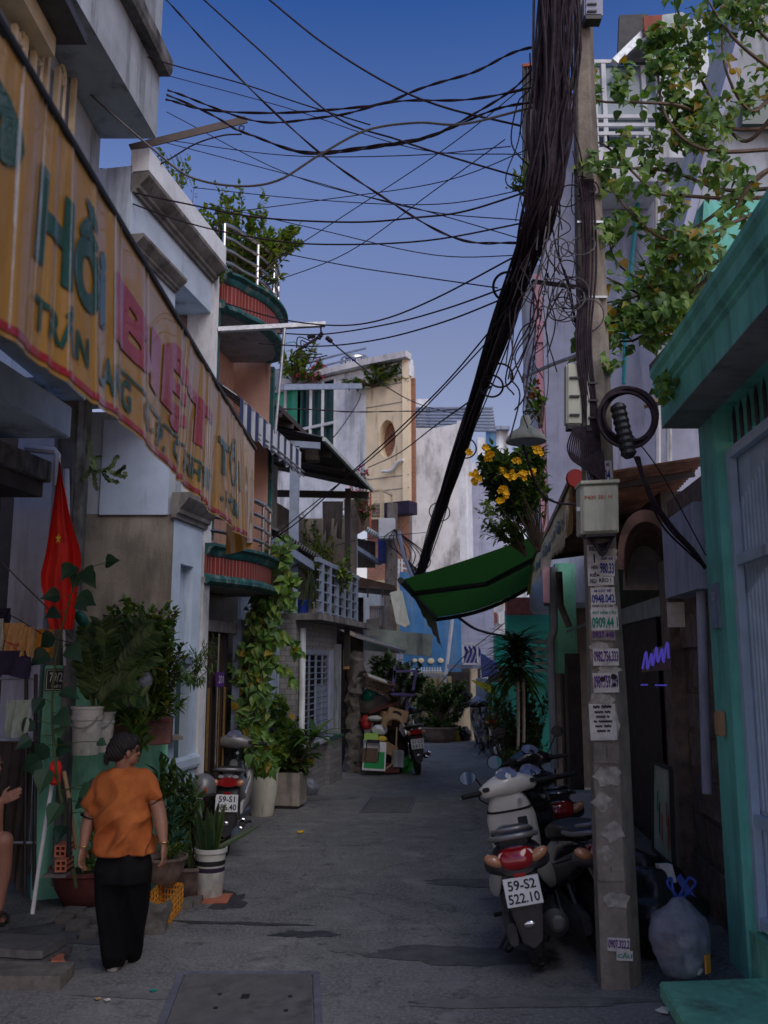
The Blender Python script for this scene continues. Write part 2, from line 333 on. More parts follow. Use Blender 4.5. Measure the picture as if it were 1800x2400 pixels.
mat('petal_yellow', (.85, .5, .01), .6, .1, 5, 0); mat('petal_pink', (.6, .04, .16), .6, .15, 5, 0); mat('petal_mauve', (.4, .1, .42), .6, .1, 5, 0)
mat('bark', (.12, .085, .06), .9, .3, 15, .5); mat('stem_green', (.07, .1, .03), .7, .2, 12, .1); mat('stone_rough', (.14, .125, .11), .95, .5, 5, .9, grain=12, stain=.4, stz=1, stcol=(.05, .045, .04))
mat('neon', (.1, .08, .5), .4, 0, 5, 0, emit=(.16, .12, .85, .11)); mat('gold', (.5, .3, .1), .35, .25, 20, .1, metal=.8); mat('tank', (.6, .58, .52), .25, .1, 4, .05, metal=.7); mat('sign_art', (.3, .36, .3), .5, .25, 4, 0, stain=.2)
mat('tile_roof', (.3, .09, .06), .85, .3, 8, .3); mat('stripe_awning', (1, 1, 1), .7, .15, 5, .1); pattern(M('stripe_awning'), 'stripe', (.04, .05, .13), (.5, .55, .58), (1.9, 1.9, 0), 'DIAGONAL', .5)
leafmat('leaf_dark', [(0, (.012, .035, .012)), (.5, (.03, .075, .018)), (1, (.07, .13, .03))])
leafmat('leaf_mid', [(0, (.03, .075, .015)), (.5, (.07, .14, .025)), (.93, (.13, .2, .04)), (1, (.3, .2, .02))])
leafmat('leaf_bright', [(0, (.05, .1, .015)), (.5, (.12, .2, .025)), (1, (.24, .3, .04))])
leafmat('leaf_vine', [(0, (.04, .10, .022)), (.45, (.10, .21, .04)), (.9, (.2, .31, .06)), (.96, (.3, .22, .02)), (1, (.35, .2, .02))])
leafmat('leaf_blue', [(0, (.018, .06, .035)), (.6, (.035, .1, .055)), (1, (.07, .15, .07))])
leafmat('leaf_snake', [(0, (.04, .08, .03)), (.6, (.08, .11, .035)), (1, (.3, .27, .06))])
leafmat('leaf_dry', [(0, (.12, .08, .04)), (1, (.25, .17, .08))])
leafmat('leaf_yellow', [(0, (.3, .34, .02)), (1, (.45, .42, .03))])
leafmat('leaf_fern', [(0, (.02, .05, .015)), (.5, (.05, .1, .022)), (1, (.1, .16, .04))])
# ------------------------------------------------------------------ ground
def ground_mat():
    m = mat('road_concrete', (.125, .122, .12), .8, .3, .9, .6, grain=45)
    t = m.node_tree; N, L = t.nodes, t.links; b = N["Principled BSDF"]; src = b.inputs["Base Color"].links[0].from_socket
    tc = N.new("ShaderNodeTexCoord")
    def noi(s, d, r=.6, dist=0):
        n = N.new("ShaderNodeTexNoise"); n.inputs["Scale"].default_value = s; n.inputs["Detail"].default_value = d; n.inputs["Roughness"].default_value = r; n.inputs["Distortion"].default_value = dist
        L.new(tc.outputs["Object"], n.inputs["Vector"]); return n
    def ramp(s, a, bb):
        r = N.new("ShaderNodeValToRGB"); r.color_ramp.elements[0].position = a; r.color_ramp.elements[1].position = bb; L.new(s, r.inputs[0]); return r.outputs[0]
    def mix(f, a, c, bt='MIX'):
        x = N.new("ShaderNodeMix"); x.data_type = 'RGBA'; x.blend_type = bt
        if isinstance(f, float): x.inputs[0].default_value = f
        else: L.new(f, x.inputs[0])
        L.new(a, x.inputs[6])
        if isinstance(c, tuple): x.inputs[7].default_value = c + (1,)
        else: L.new(c, x.inputs[7])
        return x.outputs[2]
    c = mix(ramp(noi(2.2, 10, .74).outputs[0], .5, .66), src, (.23, .225, .215))          # pale worn skin
    c = mix(ramp(noi(.55, 6, .6, .6).outputs[0], .55, .66), c, (.075, .073, .074))         # dark repairs
    c = mix(ramp(noi(38, 4, .8).outputs[0], .46, .62), c, (.24, .235, .23))
    c = mix(ramp(noi(6, 8, .7).outputs[0], .56, .66), c, (.08, .078, .08))                  # aggregate
    c = mix(ramp(noi(28, 4, .7).outputs[0], .64, .74), c, (.03, .03, .03))
    vo = N.new("ShaderNodeTexVoronoi"); vo.feature = 'DISTANCE_TO_EDGE'; vo.inputs["Scale"].default_value = .42
    ad = N.new("ShaderNodeVectorMath"); ad.operation = 'MULTIPLY_ADD'; L.new(noi(1.6, 8, .65).outputs["Color"], ad.inputs[0]); ad.inputs[1].default_value = (.9, .9, 0); L.new(tc.outputs["Object"], ad.inputs[2]); L.new(ad.outputs[0], vo.inputs["Vector"])
    cr = ramp(vo.outputs["Distance"], .0, .006); c = mix(cr, mix(1.0, c, (.55, .55, .55), 'MULTIPLY'), c)
    L.new(c, b.inputs["Base Color"])
    rr = N.new("ShaderNodeMapRange"); L.new(noi(3, 8).outputs[0], rr.inputs[0]); rr.inputs[3].default_value = .55; rr.inputs[4].default_value = .95; L.new(rr.outputs[0], b.inputs["Roughness"])
    return m
ground_mat()
mat('wet_dark', (.045, .045, .05), .45, .4, 9, .7, grain=30); mat('patch_pale', (.15, .148, .142), .85, .3, 5, .5, stain=.3, stz=1); mat('patch_dark', (.085, .085, .088), .85, .35, 6, .7, grain=40)
mat('cover_steel', (.11, .105, .1), .7, .25, 5, .3, stain=.3, stz=1, sts=4); mat('cover_rim', (.12, .12, .15), .6, .3, 8, .2)
g = MB(); n = 60
g.grid(lambda u, v: V((-70 + 140 * u, -40 + 240 * v, 0)), 40, 60); g.build('road', 'road_concrete', kind='structure')
def blot(name, m, px, py, rx, ry, z, seed, n=36, ang=0, rough=.35):
    c = G(px, py); r = random.Random(seed); ph = [r.uniform(0, 6.28) for _ in range(6)]; pts = []
    for k in range(n):
        a = 2 * math.pi * k / n; q = 1 + rough * (.5 * math.sin(2 * a + ph[0]) + .35 * math.sin(5 * a + ph[1]) + .2 * math.sin(11 * a + ph[2]) + .12 * math.sin(17 * a + ph[3]))
        x, y = rx * q * math.cos(a), ry * q * math.sin(a)
        pts.append(V((c.x + x * math.cos(ang) - y * math.sin(ang), c.y + x * math.sin(ang) + y * math.cos(ang), z)))
    MB().poly(pts).build(name, m, kind='structure')
blot('asphalt_patch', 'wet_dark', 715, 2190, .20, .10, .004, 3, rough=.5); blot('asphalt_patch', 'wet_dark', 560, 2165, .42, .05, .0045, 4, ang=-.1, rough=.6)
blot('asphalt_patch', 'wet_dark', 530, 2110, .20, .26, .005, 5, rough=.5); blot('concrete_patch', 'patch_pale', 980, 1985, .10, .07, .004, 8); blot('concrete_patch', 'patch_pale', 1000, 1962, .12, .07, .004, 9)
blot('concrete_patch', 'patch_dark', 1130, 2070, .55, .16, .004, 10, rough=.3); blot('concrete_patch', 'patch_dark', 1080, 2240, .62, .22, .004, 12, rough=.3); blot('concrete_patch', 'patch_pale', 760, 1870, .5, .25, .004, 14); blot('concrete_patch', 'patch_pale', 1240, 2350, .75, .09, .0045, 15)
blot('concrete_patch', 'patch_pale', 820, 2225, .1, .16, .0045, 16, rough=.6); blot('concrete_patch', 'patch_dark', 150, 2190, .5, .26, .004, 17); blot('concrete_patch', 'patch_pale', 420, 2330, .5, .1, .004, 18)
# drain covers set in the road
def cover(name, q, label, rim=.06):
    t = thing(name, label, 'drain cover', tuple(sum(q, V()) / 4)); a, b, c, d = q
    ex, ey = (b - a), (d - a); ux, uy = ex.normalized(), ey.normalized(); up = V((0, 0, 1))
    MB().pbox(a + ux * rim + uy * rim + up * .002, ex - 2 * rim * ux, ey - 2 * rim * uy, up * .016).build('plate', 'cover_steel', t, bevel=.004)
    for s, e in ((a, ex), (d - uy * rim, ex)): MB().pbox(s + up * .001, e, uy * rim * .8, up * .02).build('rim', 'cover_rim', t, bevel=.003)
    for s, e in ((a + uy * rim * .85, ey - uy * 1.9 * rim), (b - ux * rim * .8 + uy * rim * .85, ey - uy * 1.9 * rim)): MB().pbox(s + up * .001, ux * rim * .8, e, up * .02).build('rim', 'cover_rim', t, bevel=.003)
    return t
q0 = [G(372, 2398), G(765, 2398), G(808, 2285), G(418, 2282)]; q0[0] = q0[3] + (q0[0] - q0[3]) * 1.15; q0[1] = q0[2] + (q0[1] - q0[2]) * 1.15
ct = cover('trench_cover', q0, 'large rusty steel trench cover with holes in the nearest road surface')
for (px, py) in ((575, 2335), (515, 2330), (680, 2335), (670, 2368), (505, 2362)):
    c = G(px, py, .02); MB().box(c, (.05 if px == 575 else .025, .075 if px == 575 else .03, .004)).build('lifting_hole', 'rubber', ct)
cover('drain_cover', [G(842, 1905), G(962, 1905), G(980, 1871), G(866, 1871)], 'flat drain cover flush with the road, mid street', .04)
# ------------------------------------------------------------------ shapes for buildings
UP = V((0, 0, 1))
def wall(t, name, m, y0, y1, z0, z1, line=FL, d=0.0, thick=.2, **k):
    """upright panel along a front line; thickness goes away from the street"""
    s = -1 if line is FL else 1
    a = V((line(y0) + s * d, y0, z0)); b = V((line(y1) + s * d, y1, z0)); n = (b - a).cross(UP).normalized()
    if n.x * s < 0: n = -n
    return MB().pbox(a, b - a, n * thick, UP * (z1 - z0)).build(name, m, t, **k)
def corrug(o, u, v, n, amp, nv=1, sharp=True):
    o, u, v = V(o), V(u), V(v); nn = u.cross(v).normalized(); k = n * (4 if sharp else 6); prof = [0, 1, 1, 0] if sharp else [math.sin(i * math.pi / 3) for i in range(6)]
    rings = [[o + u * (i / k) + v * (j / nv) + nn * amp * prof[i % len(prof)] for i in range(k + 1)] for j in range(nv + 1)]
    return MB().loft(rings, False, False)
def moulding(a, b, out, prof):          # sweep a profile of (out, z) from a to b
    a, b, out = V(a), V(b), V(out).normalized()
    return MB().loft([[a + out * o + UP * z for o, z in prof], [b + out * o + UP * z for o, z in prof]])
# ------------------------------------------------------------------ nearest house on the left
hA = thing('corner_house', 'nearest grey house on the left with overhanging upper floor and cream railing', 'house', (-3.2, 5, 0))
yA = 7.5; pc = P(367, 325, yA); xa = pc.x; zu = pc.z
fa = lambda y, o=0: V((xa + o + .084 * (y - yA), y, 0))
MB().pbox(fa(.6) + UP * zu, fa(yA) - fa(.6), V((-.9, 0, 0)), UP * 1.5).build('upper_storey', 'grey_plaster', hA)
MB().pbox(fa(.6) + V((-.15, 0, zu + 1.5)), fa(yA - .12) - fa(.6), V((-.75, 0, 0)), UP * 3.2).build('upper_storey', 'grey_plaster', hA)
zl = P(390, 180, yA).z
moulding(fa(.6) + UP * zl, fa(yA) + UP * zl, (1, 0, 0), [(-.05, 0), (.1, 0), (.12, .05), (.12, .16), (.06, .2), (-.05, .2)]).build('ledge', 'black_mould', hA)
wf = MB()
for yy in (7.28, 7.0): wf.bar(fa(yy, -.06) + UP * (zl + .25), fa(yy, -.06) + UP * (zl + 2.2), .07, .1)
wf.bar(fa(7.33, -.06) + UP * (zl + .28), fa(6.2, -.06) + UP * (zl + .28), .08); wf.build('window_frame', 'cream_metal', hA)
xw = P(235, 338, yA).x
MB().pbox((xw - .0, .6, 4.3), (0, yA - .6, 0), (-.2, 0, 0), UP * (zu - 4.31)).build('wall', 'grey_plaster', hA)
# canopies over its ground floor
pa = P(165, 1028, yA); ca = lambda y: V((pa.x + .084 * (y - yA), y, 0)); hz = P(186, 963, yA).z - pa.z
MB().pbox(ca(2.2) + UP * pa.z, ca(yA) - ca(2.2), V((-1.4, 0, 0)), UP * max(.28, hz)).build('canopy', 'blue_plaster', hA, bevel=.01)
pb = P(124, 1083, 7.9); pb2 = P(124, 1132, 7.9)
ds = V((.16, 1, 0)).normalized()
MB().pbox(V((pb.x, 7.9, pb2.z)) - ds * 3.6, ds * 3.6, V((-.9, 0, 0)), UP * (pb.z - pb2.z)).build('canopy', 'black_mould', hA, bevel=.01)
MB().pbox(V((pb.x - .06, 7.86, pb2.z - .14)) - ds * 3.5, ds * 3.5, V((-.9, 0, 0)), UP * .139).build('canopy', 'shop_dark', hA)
MB().pbox(P(28, 1250, 8.35) * 1 + V((0, 0, -2.8)), P(114, 1250, 8.35) - P(28, 1250, 8.35), V((0, .15, 0)), UP * 4.2).build('wall', 'lavender_wall', hA)
MB().pbox((-5.2, 4.5, 0), (1.55, 3.9, 0), (-.3, 0, 0), UP * 3.6).build('wall', 'shop_dark', hA)
MB().pbox(P(118, 1250, 8.45) * 1 + V((0, 0, -3)), P(160, 1250, 8.45) - P(118, 1250, 8.45), V((0, .3, 0)), UP * 5).build('wall', 'old_concrete', hA)
MB().pbox(P(163, 1300, 8.2) + V((0, 0, -2.9)), P(181, 1300, 8.2) - P(163, 1300, 8.2), V((0, .2, 0)), UP * 4.4).build('column', 'black_mould', hA, bevel=.01)
pp = [P(60, 1051, 7.8), P(128, 1057, 7.8), P(134, 1066, 7.8), P(131, 1140, 7.8)]
MB().tube(pp, .035, 8).build('gutter_pipe', 'lavender_wall', hA, smooth=True)
MB().pbox((-8, 9.3, 0), (5.0, 0, 0), (0, .2, 0), UP * 4.5).build('wall', 'shop_dark', hA)
MB().tube([P(155, 1100, 8.1), P(160, 1420, 8.1)], .03, 8).build('gutter_pipe', 'lavender_wall', hA, smooth=True)
# railing + window hood of the near house
rl = MB(); xr = xw + .03
for (px, c, top) in ((168, 0, 100), (128, 1, 160), (100, 0, 20), (68, 1, 110), (44, 0, -60), (18, 1, 60)):
    p = XZ(px, xr, 200); y = p.y; zt = P(px, top, y).z
    rl.pbox((xr, y - .022, zu - 2.2), (.04, 0, 0), (0, .044, 0), UP * (zt - zu + 2.2))
    if c:
        rl.torus((xr + .02, y + .07, zt), .075, .017, (1, 0, 0), 16, 6, 0, math.pi); rl.torus((xr + .02, y + .105, zt - .02), .035, .016, (1, 0, 0), 14, 6, -2.2, 2.6)
        rl.tube([(xr + .02, y + .145, zt), (xr + .02, y + .145, zt - .5)], .016)
rl.pbox((xr, 4.4, zu - .95), (.04, 0, 0), (0, 2.35, 0), UP * .05); rl.build('railing', 'cream_metal', hA)
ph = XZ(188, xr + .3, 105)
MB().pbox((xr - .2, 4.0, ph.z), (.55, 0, 0), (0, ph.y - 4.0, 0), UP * .07).build('window_hood', 'sheet_dark', hA)
MB().pbox((xr - .15, 4.0, ph.z - .16), (.3, 0, 0), (0, ph.y - 4.08, 0), UP * .155).build('window_frame', 'cream_metal', hA)
MB().pbox((xr - .28, 4.2, zu - 2.3), (.08, 0, 0), (0, 2.6, 0), UP * 2.4).build('window', 'glass_dark', hA)
# ------------------------------------------------------------------ second house on the left (blue-white, bare side wall)
hB = thing('plastered_house', 'blue white house with weathered cornice and bare brown side wall', 'house', (-2.6, 8.8, 0))
zc = P(530, 620, 9.7).z
def wallB(y0, y1, z0, z1, m='blue_plaster', d=0, th=.5, nm='wall'): return wall(hB, nm, m, y0, y1, z0, z1, d=d, thick=th)
wallB(7.62, 8.66, 4.6, zc, th=1.6); wallB(8.66, 9.62, zc - .62, zc); wallB(8.66, 9.62, 4.6, 5.0)
wallB(8.66, 9.62, 5.0, zc - .62, d=.42, th=.2, nm='recess')
cp = [(-.02, 0), (.05, 0), (.06, .05), (.10, .07), (.11, .12), (.15, .16), (.22, .24), (.24, .27), (.24, .34), (-.02, .34)]
moulding(fl(7.62, zc - .26), fl(9.62, zc - .26), (1, -.18, 0), [(o * .7, z * .55) for o, z in cp]).build('cornice', 'old_concrete', hB)
moulding(fl(7.62, zc - .06), fl(9.62, zc - .06), (1, -.18, 0), [(-.02, 0), (.16, 0), (.16, .22), (-.02, .22)]).build('parapet', 'white_plaster', hB)
zk = P(418, 684, 8.6).z
moulding(fl(7.64, zk), fl(8.64, zk), (1, -.18, 0), [(o * .55, z * .42) for o, z in cp]).build('cornice', 'old_concrete', hB)
yB = 8.85
zm = P(300, 1205, yB).z
lx = P(180, 1300, yB).x - .1; rx = FL(yB) - .002
MB().pbox((lx, yB, 0), (rx - lx, 0, 0), (0, .25, 0), UP * zm).build('side_wall', 'dirty_wall', hB)
MB().pbox((lx, yB, zm + .002), (rx - lx, 0, 0), (0, .25, 0), UP * (4.58 - zm)).build('side_wall', 'grey_plaster', hB)
px0 = P(240, 1100, yB).x; px1 = P(399, 1100, yB).x
MB().pbox((px0, yB - .03, zm - .01), (px1 - px0, 0, 0), (0, .029, 0), UP * (4.5 - zm)).build('wall_panel', 'blue_panel', hB)
# pilaster beside the bare wall
wallB(8.85, 9.05, 0, 3.55, 'blue_plaster', 0, .2, 'pilaster'); wallB(9.38, 9.6, 0, 3.55, 'blue_plaster', 0, .2, 'pilaster'); wallB(9.05, 9.38, 3.05, 3.55, 'blue_plaster', 0, .2, 'pilaster')
wallB(9.05, 9.38, 0, 3.05, 'blue_panel', .1, .1, 'recess'); wallB(9.0, 9.42, 2.05, 2.12, 'frame_blue', -.02, .12, 'window_frame'); wallB(9.1, 9.14, .7, 2.05, 'frame_blue', .04, .06, 'window_frame')
wallB(9.2, 9.36, .7, 1.9, 'glass_dark', .08, .02, 'window')
zp = P(440, 1205, 9.2).z
moulding(fl(8.8, zp - .1), fl(9.64, zp - .1), (1, -.18, 0), [(o * .7, z * .75) for o, z in cp]).build('capital', 'old_concrete', hB)
moulding(fl(8.82, 1.0), fl(9.62, 1.0), (1, -.18, 0), [(-.01, 0), (.04, 0), (.05, .03), (.05, .1), (.03, .13), (-.01, .13)]).build('base_band', 'blue_plaster', hB)
# ------------------------------------------------------------------ third house: red tile balconies
hC = thing('balcony_house', 'narrow pink house with two red tiled teal trimmed bow balconies', 'house', (-2, 10.8, 0))
wall(hC, 'wall', 'pink_plaster', 9.75, 11.9, 3.3, 6.15, d=.5, thick=.25); wall(hC, 'wall', 'pink_plaster', 9.75, 11.9, 6.6, 6.7, d=.45, thick=.25)
MB().pbox(fl(11.78, 3.35), (.0, .14, 0), (-.6, .1, 0), UP * 2.8).build('wall', 'pink_plaster', hC)
wall(hC, 'pillar', 'stained_white', 9.62, 9.8, 0, 6.6, d=-.02, thick=.3)
wall(hC, 'corner_trim', 'teal_trim', 11.88, 11.95, 3.3, 6.1, d=-.03, thick=.1); wall(hC, 'corner_trim', 'teal_trim', 9.82, 9.87, 3.4, 6.2, d=-.02, thick=.1)
wall(hC, 'pilaster', 'pink_plaster', 10.0, 10.35, 3.3, 5.6, d=.3, thick=.2)
wall(hC, 'ledge', 'teal_trim', 9.95, 10.5, 5.45, 5.58, d=.24, thick=.3); wall(hC, 'ledge', 'teal_trim', 9.95, 10.5, 5.08, 5.17, d=.26, thick=.3)
def bow(y0, y1, out, n=28):
    pts = []
    for i in range(n + 1):
        t = i / n; y = y0 + (y1 - y0) * t
        o = out * (.12 + .88 * max(0, math.sin(math.pi * min(1, max(0, (t - .08) / .92)))) ** .62) * (1 - .18 * math.exp(-((t - .2) / .07) ** 2)) if t > .02 else out * .12
        if t > .985: o = 0
        pts.append(V((FL(y) + o, y, 0)))
    return pts
def sweep_plan(pts, prof, m, t, name):
    rings = []
    for i, p in enumerate(pts):
        d = (pts[min(i + 1, len(pts) - 1)] - pts[max(i - 1, 0)]).normalized(); nrm = V((d.y, -d.x, 0))
        rings.append([p + nrm * o + UP * z for o, z in prof])
    return MB().loft(rings).build(name, m, t, smooth=True)
def bow_balcony(y0, y1, out, z0, z1, rail):
    pts = bow(y0, y1, out)
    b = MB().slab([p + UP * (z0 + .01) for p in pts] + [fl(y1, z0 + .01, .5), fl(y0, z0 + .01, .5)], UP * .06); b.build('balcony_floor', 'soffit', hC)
    sweep_plan(pts, [(-.06, z0), (.02, z0), (.06, z0 + .03), (.06, z0 + .07), (.02, z0 + .11), (-.06, z0 + .11)], 'teal_trim', hC, 'balcony_trim')
    sweep_plan(pts, [(-.07, z0 + .11), (.0, z0 + .11), (.0, z1 - .13), (-.07, z1 - .13)], 'red_tile', hC, 'balcony_front')
    sweep_plan(pts, [(-.08, z1 - .13), (.01, z1 - .13), (.04, z1 - .1), (.05, z1 - .06), (.1, z1 - .03), (.1, z1), (-.08, z1)], 'teal_trim', hC, 'balcony_trim')
    for k in range(rail):
        MB().tube([p + V((-.04, 0, z1 + .16 + k * .155)) for p in pts[2:-1]], .022 if k < rail - 1 else .03, 8).build('rail', 'steel', hC, smooth=True)
    for i in (2, 9, 16, 22, 26):
        MB().tube([pts[i] + V((-.04, 0, z1)), pts[i] + V((-.04, 0, z1 + .17 + (rail - 1) * .155))], .022, 8).build('rail_post', 'steel', hC, smooth=True)
bow_balcony(9.82, 11.75, .34, 6.1, 6.58, 4); bow_balcony(9.62, 11.75, .3, 2.9, 3.34, 4)
wall(hC, 'wall', 'dark_panel', 9.62, 12.0, 0, 2.95, d=.42, thick=.2)
wall(hC, 'lintel', 'old_concrete', 9.7, 11.35, 2.42, 2.55, d=.2, thick=.2)
dC = wall(hC, 'door', 'dark_panel', 9.8, 11.34, .05, 2.42, d=.3, thick=.06)
for y in (9.95, 10.35, 10.72, 11.06):
    wall(dC, 'stile', 'brown_wood', y, y + .06, .1, 2.38, d=.28, thick=.04)
for (ya, yb) in ((10.6, 10.68), (10.85, 11.02), (11.14, 11.2)):
    gm = MB()
    for k in range(26):
        z = .85 + k * .036; a = fl(ya, z, .27); b = fl(yb, z, .27)
        for q in range(2 if yb - ya < .1 else 3):
            nq = 2 if yb - ya < .1 else 3
            gm.torus(a + (b - a) * ((q + .5) / nq), .019, .006, (1, 0, 0), 8, 4)
    gm.build('gold_ornament', 'gold', dC)
MB().tube([fl(10.78, .05, .22), fl(10.78, 2.4, .22)], .02, 8).build('door_post', 'steel', hC, smooth=True)
MB().ball(fl(10.3, 2.28, .25), (.02, .07, .12)).build('lantern', 'brown_wood', hC, smooth=True)
npl = wall(hC, 'number_plate', 'ink_violet', 10.72, 10.95, 1.78, 1.95, d=.2, thick=.02); text('201', fl(10.835, 1.865, .2), (.18, 1, 0), UP, .09, M('ink_white'), npl)
wall(hC, 'gate_panel', 'frame_blue', 11.35, 11.5, 0, 2.6, d=.15, thick=.1)
# ------------------------------------------------------------------ fourth house: grille window, railing, tin roof
hD = thing('tin_roof_house', 'low tiled house with grille window, rail balcony and dark tin roof on posts', 'house', (-1.6, 15, 0))
dD = .2
o = fl(11.95, .1, .46); u = fl(14.2, .1, .46) - o
corrug(o, u, UP * 3.35, 26, .025).build('sheet_wall', 'sheet_blue', hD); MB().pbox(o - u * 0 + V((-.12, .0, 0)), u, V((-.08, 0, 0)), UP * 3.3).build('wall', 'grey_plaster', hD)
wall(hD, 'wall', 'wall_tile', 13.97, 16.75, 0, .78, d=dD, thick=.25); wall(hD, 'wall', 'wall_tile', 13.97, 16.75, 2.28, 2.72, d=dD, thick=.25)
wall(hD, 'wall', 'wall_tile', 13.97, 14.3, .78, 2.28, d=dD, thick=.25); wall(hD, 'wall', 'wall_tile', 16.5, 16.75, .78, 2.28, d=dD, thick=.25)
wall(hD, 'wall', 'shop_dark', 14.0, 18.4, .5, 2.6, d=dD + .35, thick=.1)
MB().tube([fl(14.2, .8, dD - .06), fl(14.2, 2.6, dD - .06)], .05, 10).build('column', 'white_plaster', hD, smooth=True)
wall(hD, 'pilaster', 'lavender_wall', 15.95, 16.2, .8, 2.28, d=dD - .08, thick=.1); wall(hD, 'pilaster', 'grey_plaster', 16.55, 16.78, .8, 2.4, d=dD - .08, thick=.1); wall(hD, 'pilaster', 'wall_tile', 15.9, 16.8, 0, .74, d=dD - .1, thick=.1)
wall(hD, 'sill', 'teal_trim', 15.85, 16.85, .745, .8, d=dD - .12, thick=.14)
gw = wall(hD, 'window_grille', 'frame_blue', 14.28, 16.0, 2.2, 2.28, d=dD - .05, thick=.05)
gb = MB()
for k in range(15): gb.bar(fl(14.3, .82 + k * .098, dD - .03), fl(15.95, .82 + k * .098, dD - .03), .016)
for y in (14.3, 14.7, 15.1, 15.13, 15.55, 15.95): gb.bar(fl(y, .8, dD - .035), fl(y, 2.22, dD - .035), .03)
for k in range(12): gb.bar(fl(15.2 + k * .06, .8, dD - .03), fl(15.2 + k * .06, 1.7, dD - .03), .01)
gb.build('bars', 'frame_blue', gw)
wall(hD, 'sill', 'grey_plaster', 14.25, 15.95, .74, .8, d=dD - .1, thick=.15)
wall(hD, 'eave_slab', 'old_concrete', 13.9, 18.0, 2.72, 2.82, d=dD - .42, thick=1.6)
rD = MB(); zr0, zr1 = 2.86, 3.62
for k in range(5): rD.bar(fl(13.95, zr0 + k * .16, dD - .34), fl(17.0, zr0 + k * .16, dD - .34), .02)
rD.build('balcony_rail', 'frame_blue', hD)
wall(hD, 'balcony_rail', 'frame_blue', 13.9, 17.0, zr1, zr1 + .07, d=dD - .37, thick=.07)
for k in range(6):
    y = 14.2 + k * .52; wall(hD, 'rail_post', 'frame_blue', y, y + .07, zr0 - .04, zr1, d=dD - .37, thick=.07)
wall(hD, 'wall', 'dirty_wall', 13.9, 18.5, 2.83, 5.0, d=1.25, thick=.2); wall(hD, 'column', 'old_concrete', 14.0, 14.25, 2.83, 5.2, d=.6, thick=.25)
wall(hD, 'wall', 'old_concrete', 15.2, 18.2, 3.9, 4.4, d=.75, thick=.12); wall(hD, 'wall', 'terracotta', 12.6, 13.5, 4.75, 5.0, d=.9, thick=.08)
front_ = lambda nm, m, x0, x1, y0, y1, Y: MB().pbox(P(x0, y1, Y), V((P(x1, y1, Y).x - P(x0, y1, Y).x, 0, 0)), V((0, .2, 0)), UP * (P(x0, y0, Y).z - P(x0, y1, Y).z)).build(nm, m, hD)
front_('cross_wall', 'dirty_wall', 600, 835, 1215, 1420, 18.4); front_('cross_wall', 'shop_dark', 740, 850, 1400, 1800, 19.0)
bb = MB()
for i in range(5):
    for j in range(2):
        c = fl(12.65 + i * .17, 4.6 + j * .0 + .12, .88); 
        if j == 0: bb.torus(c, .075, .018, (1, 0, 0), 10, 4); bb.bar(c - UP * .09, c + UP * .09, .03); bb.bar(c + V((0, -.085, 0)), c + V((0, .085, 0)), .03)
bb.build('breeze_block', 'terracotta', hD)
# tin roof and posts
zt = 5.45; ra, rb = 13.5, 17.4
roof = corrug(fl(ra, zt + .06, -.3), fl(rb, zt - .02, -.3) - fl(ra, zt + .06, -.3), V((-1.9, 0, .42)), 44, .02); roof.build('tin_roof', 'sheet_dark', hD, solid=.004)
MB().bar(fl(ra, zt + .03, -.33), fl(rb, zt - .03, -.33), .05, .06).build('roof_edge', 'sheet_pale', hD)
MB().bar(fl(ra + .1, zt - .06, -.25), fl(ra + .1, zt - .0, .7), .1, .1).build('roof_beam', 'sheet_blue', hD); MB().bar(fl(rb - .1, zt - .14, -.28), fl(rb - .1, zt - .1, 1.8), .09, .13).build('roof_beam', 'black_metal', hD)
for k in range(3): MB().bar(fl(14.3 + k, zt - .05, -.25), fl(14.3 + k, zt + .3, 1.5), .05, .07).build('roof_beam', 'black_metal', hD)
p1 = P(690, 1060, 13.6)
MB().pbox((p1.x - .06, 13.55, 2.8), (.14, 0, 0), (0, .14, 0), UP * (zt - 2.87)).build('roof_post', 'sheet_blue', hD); p2 = P(815, 1200, 16.9)
MB().pbox((p2.x - .05, 16.8, 2.0), (.11, 0, 0), (0, .11, 0), UP * (zt - 2.1)).build('roof_post', 'black_metal', hD)
# small lean roof over the sheet wall
corrug(fl(11.9, 3.8, -.12), fl(14.4, 3.7, -.12) - fl(11.9, 3.8, -.12), V((-.9, 0, .35)), 18, .04, sharp=False).build('lean_roof', 'sheet_dark', hD, solid=.006, smooth=True)
MB().bar(fl(11.95, 3.68, -.05), fl(14.0, 3.55, -.05), .06, .12).build('roof_beam', 'frame_blue', hD)
# wooden eave above, behind the striped awning
eD = thing('wooden_eave', 'dark brown wooden eave jutting out behind the striped awning', 'roof', tuple(fl(13, 6, 0)))
ea, eb, ec = P(640, 945, 12.3), P(730, 1035, 14.2), P(640, 1030, 14.2)
MB().slab([ea, eb, ec + V((-.9, 0, .3)), ea + V((-1.2, 0, .3))], UP * .08).build('roof', 'brown_wood', eD); MB().pbox(eb + V((-.1, 0, -.3)), (.22, 0, 0), (0, .25, 0), UP * .36).build('beam_end', 'old_concrete', eD, bevel=.01)
for k in range(3):
    q = ea.lerp(eb, .2 + .3 * k); MB().bar(q + V((.0, 0, -.05)), q + V((-1.0, 0, .22)), .05, .07).build('rafter', 'dark_panel', eD)
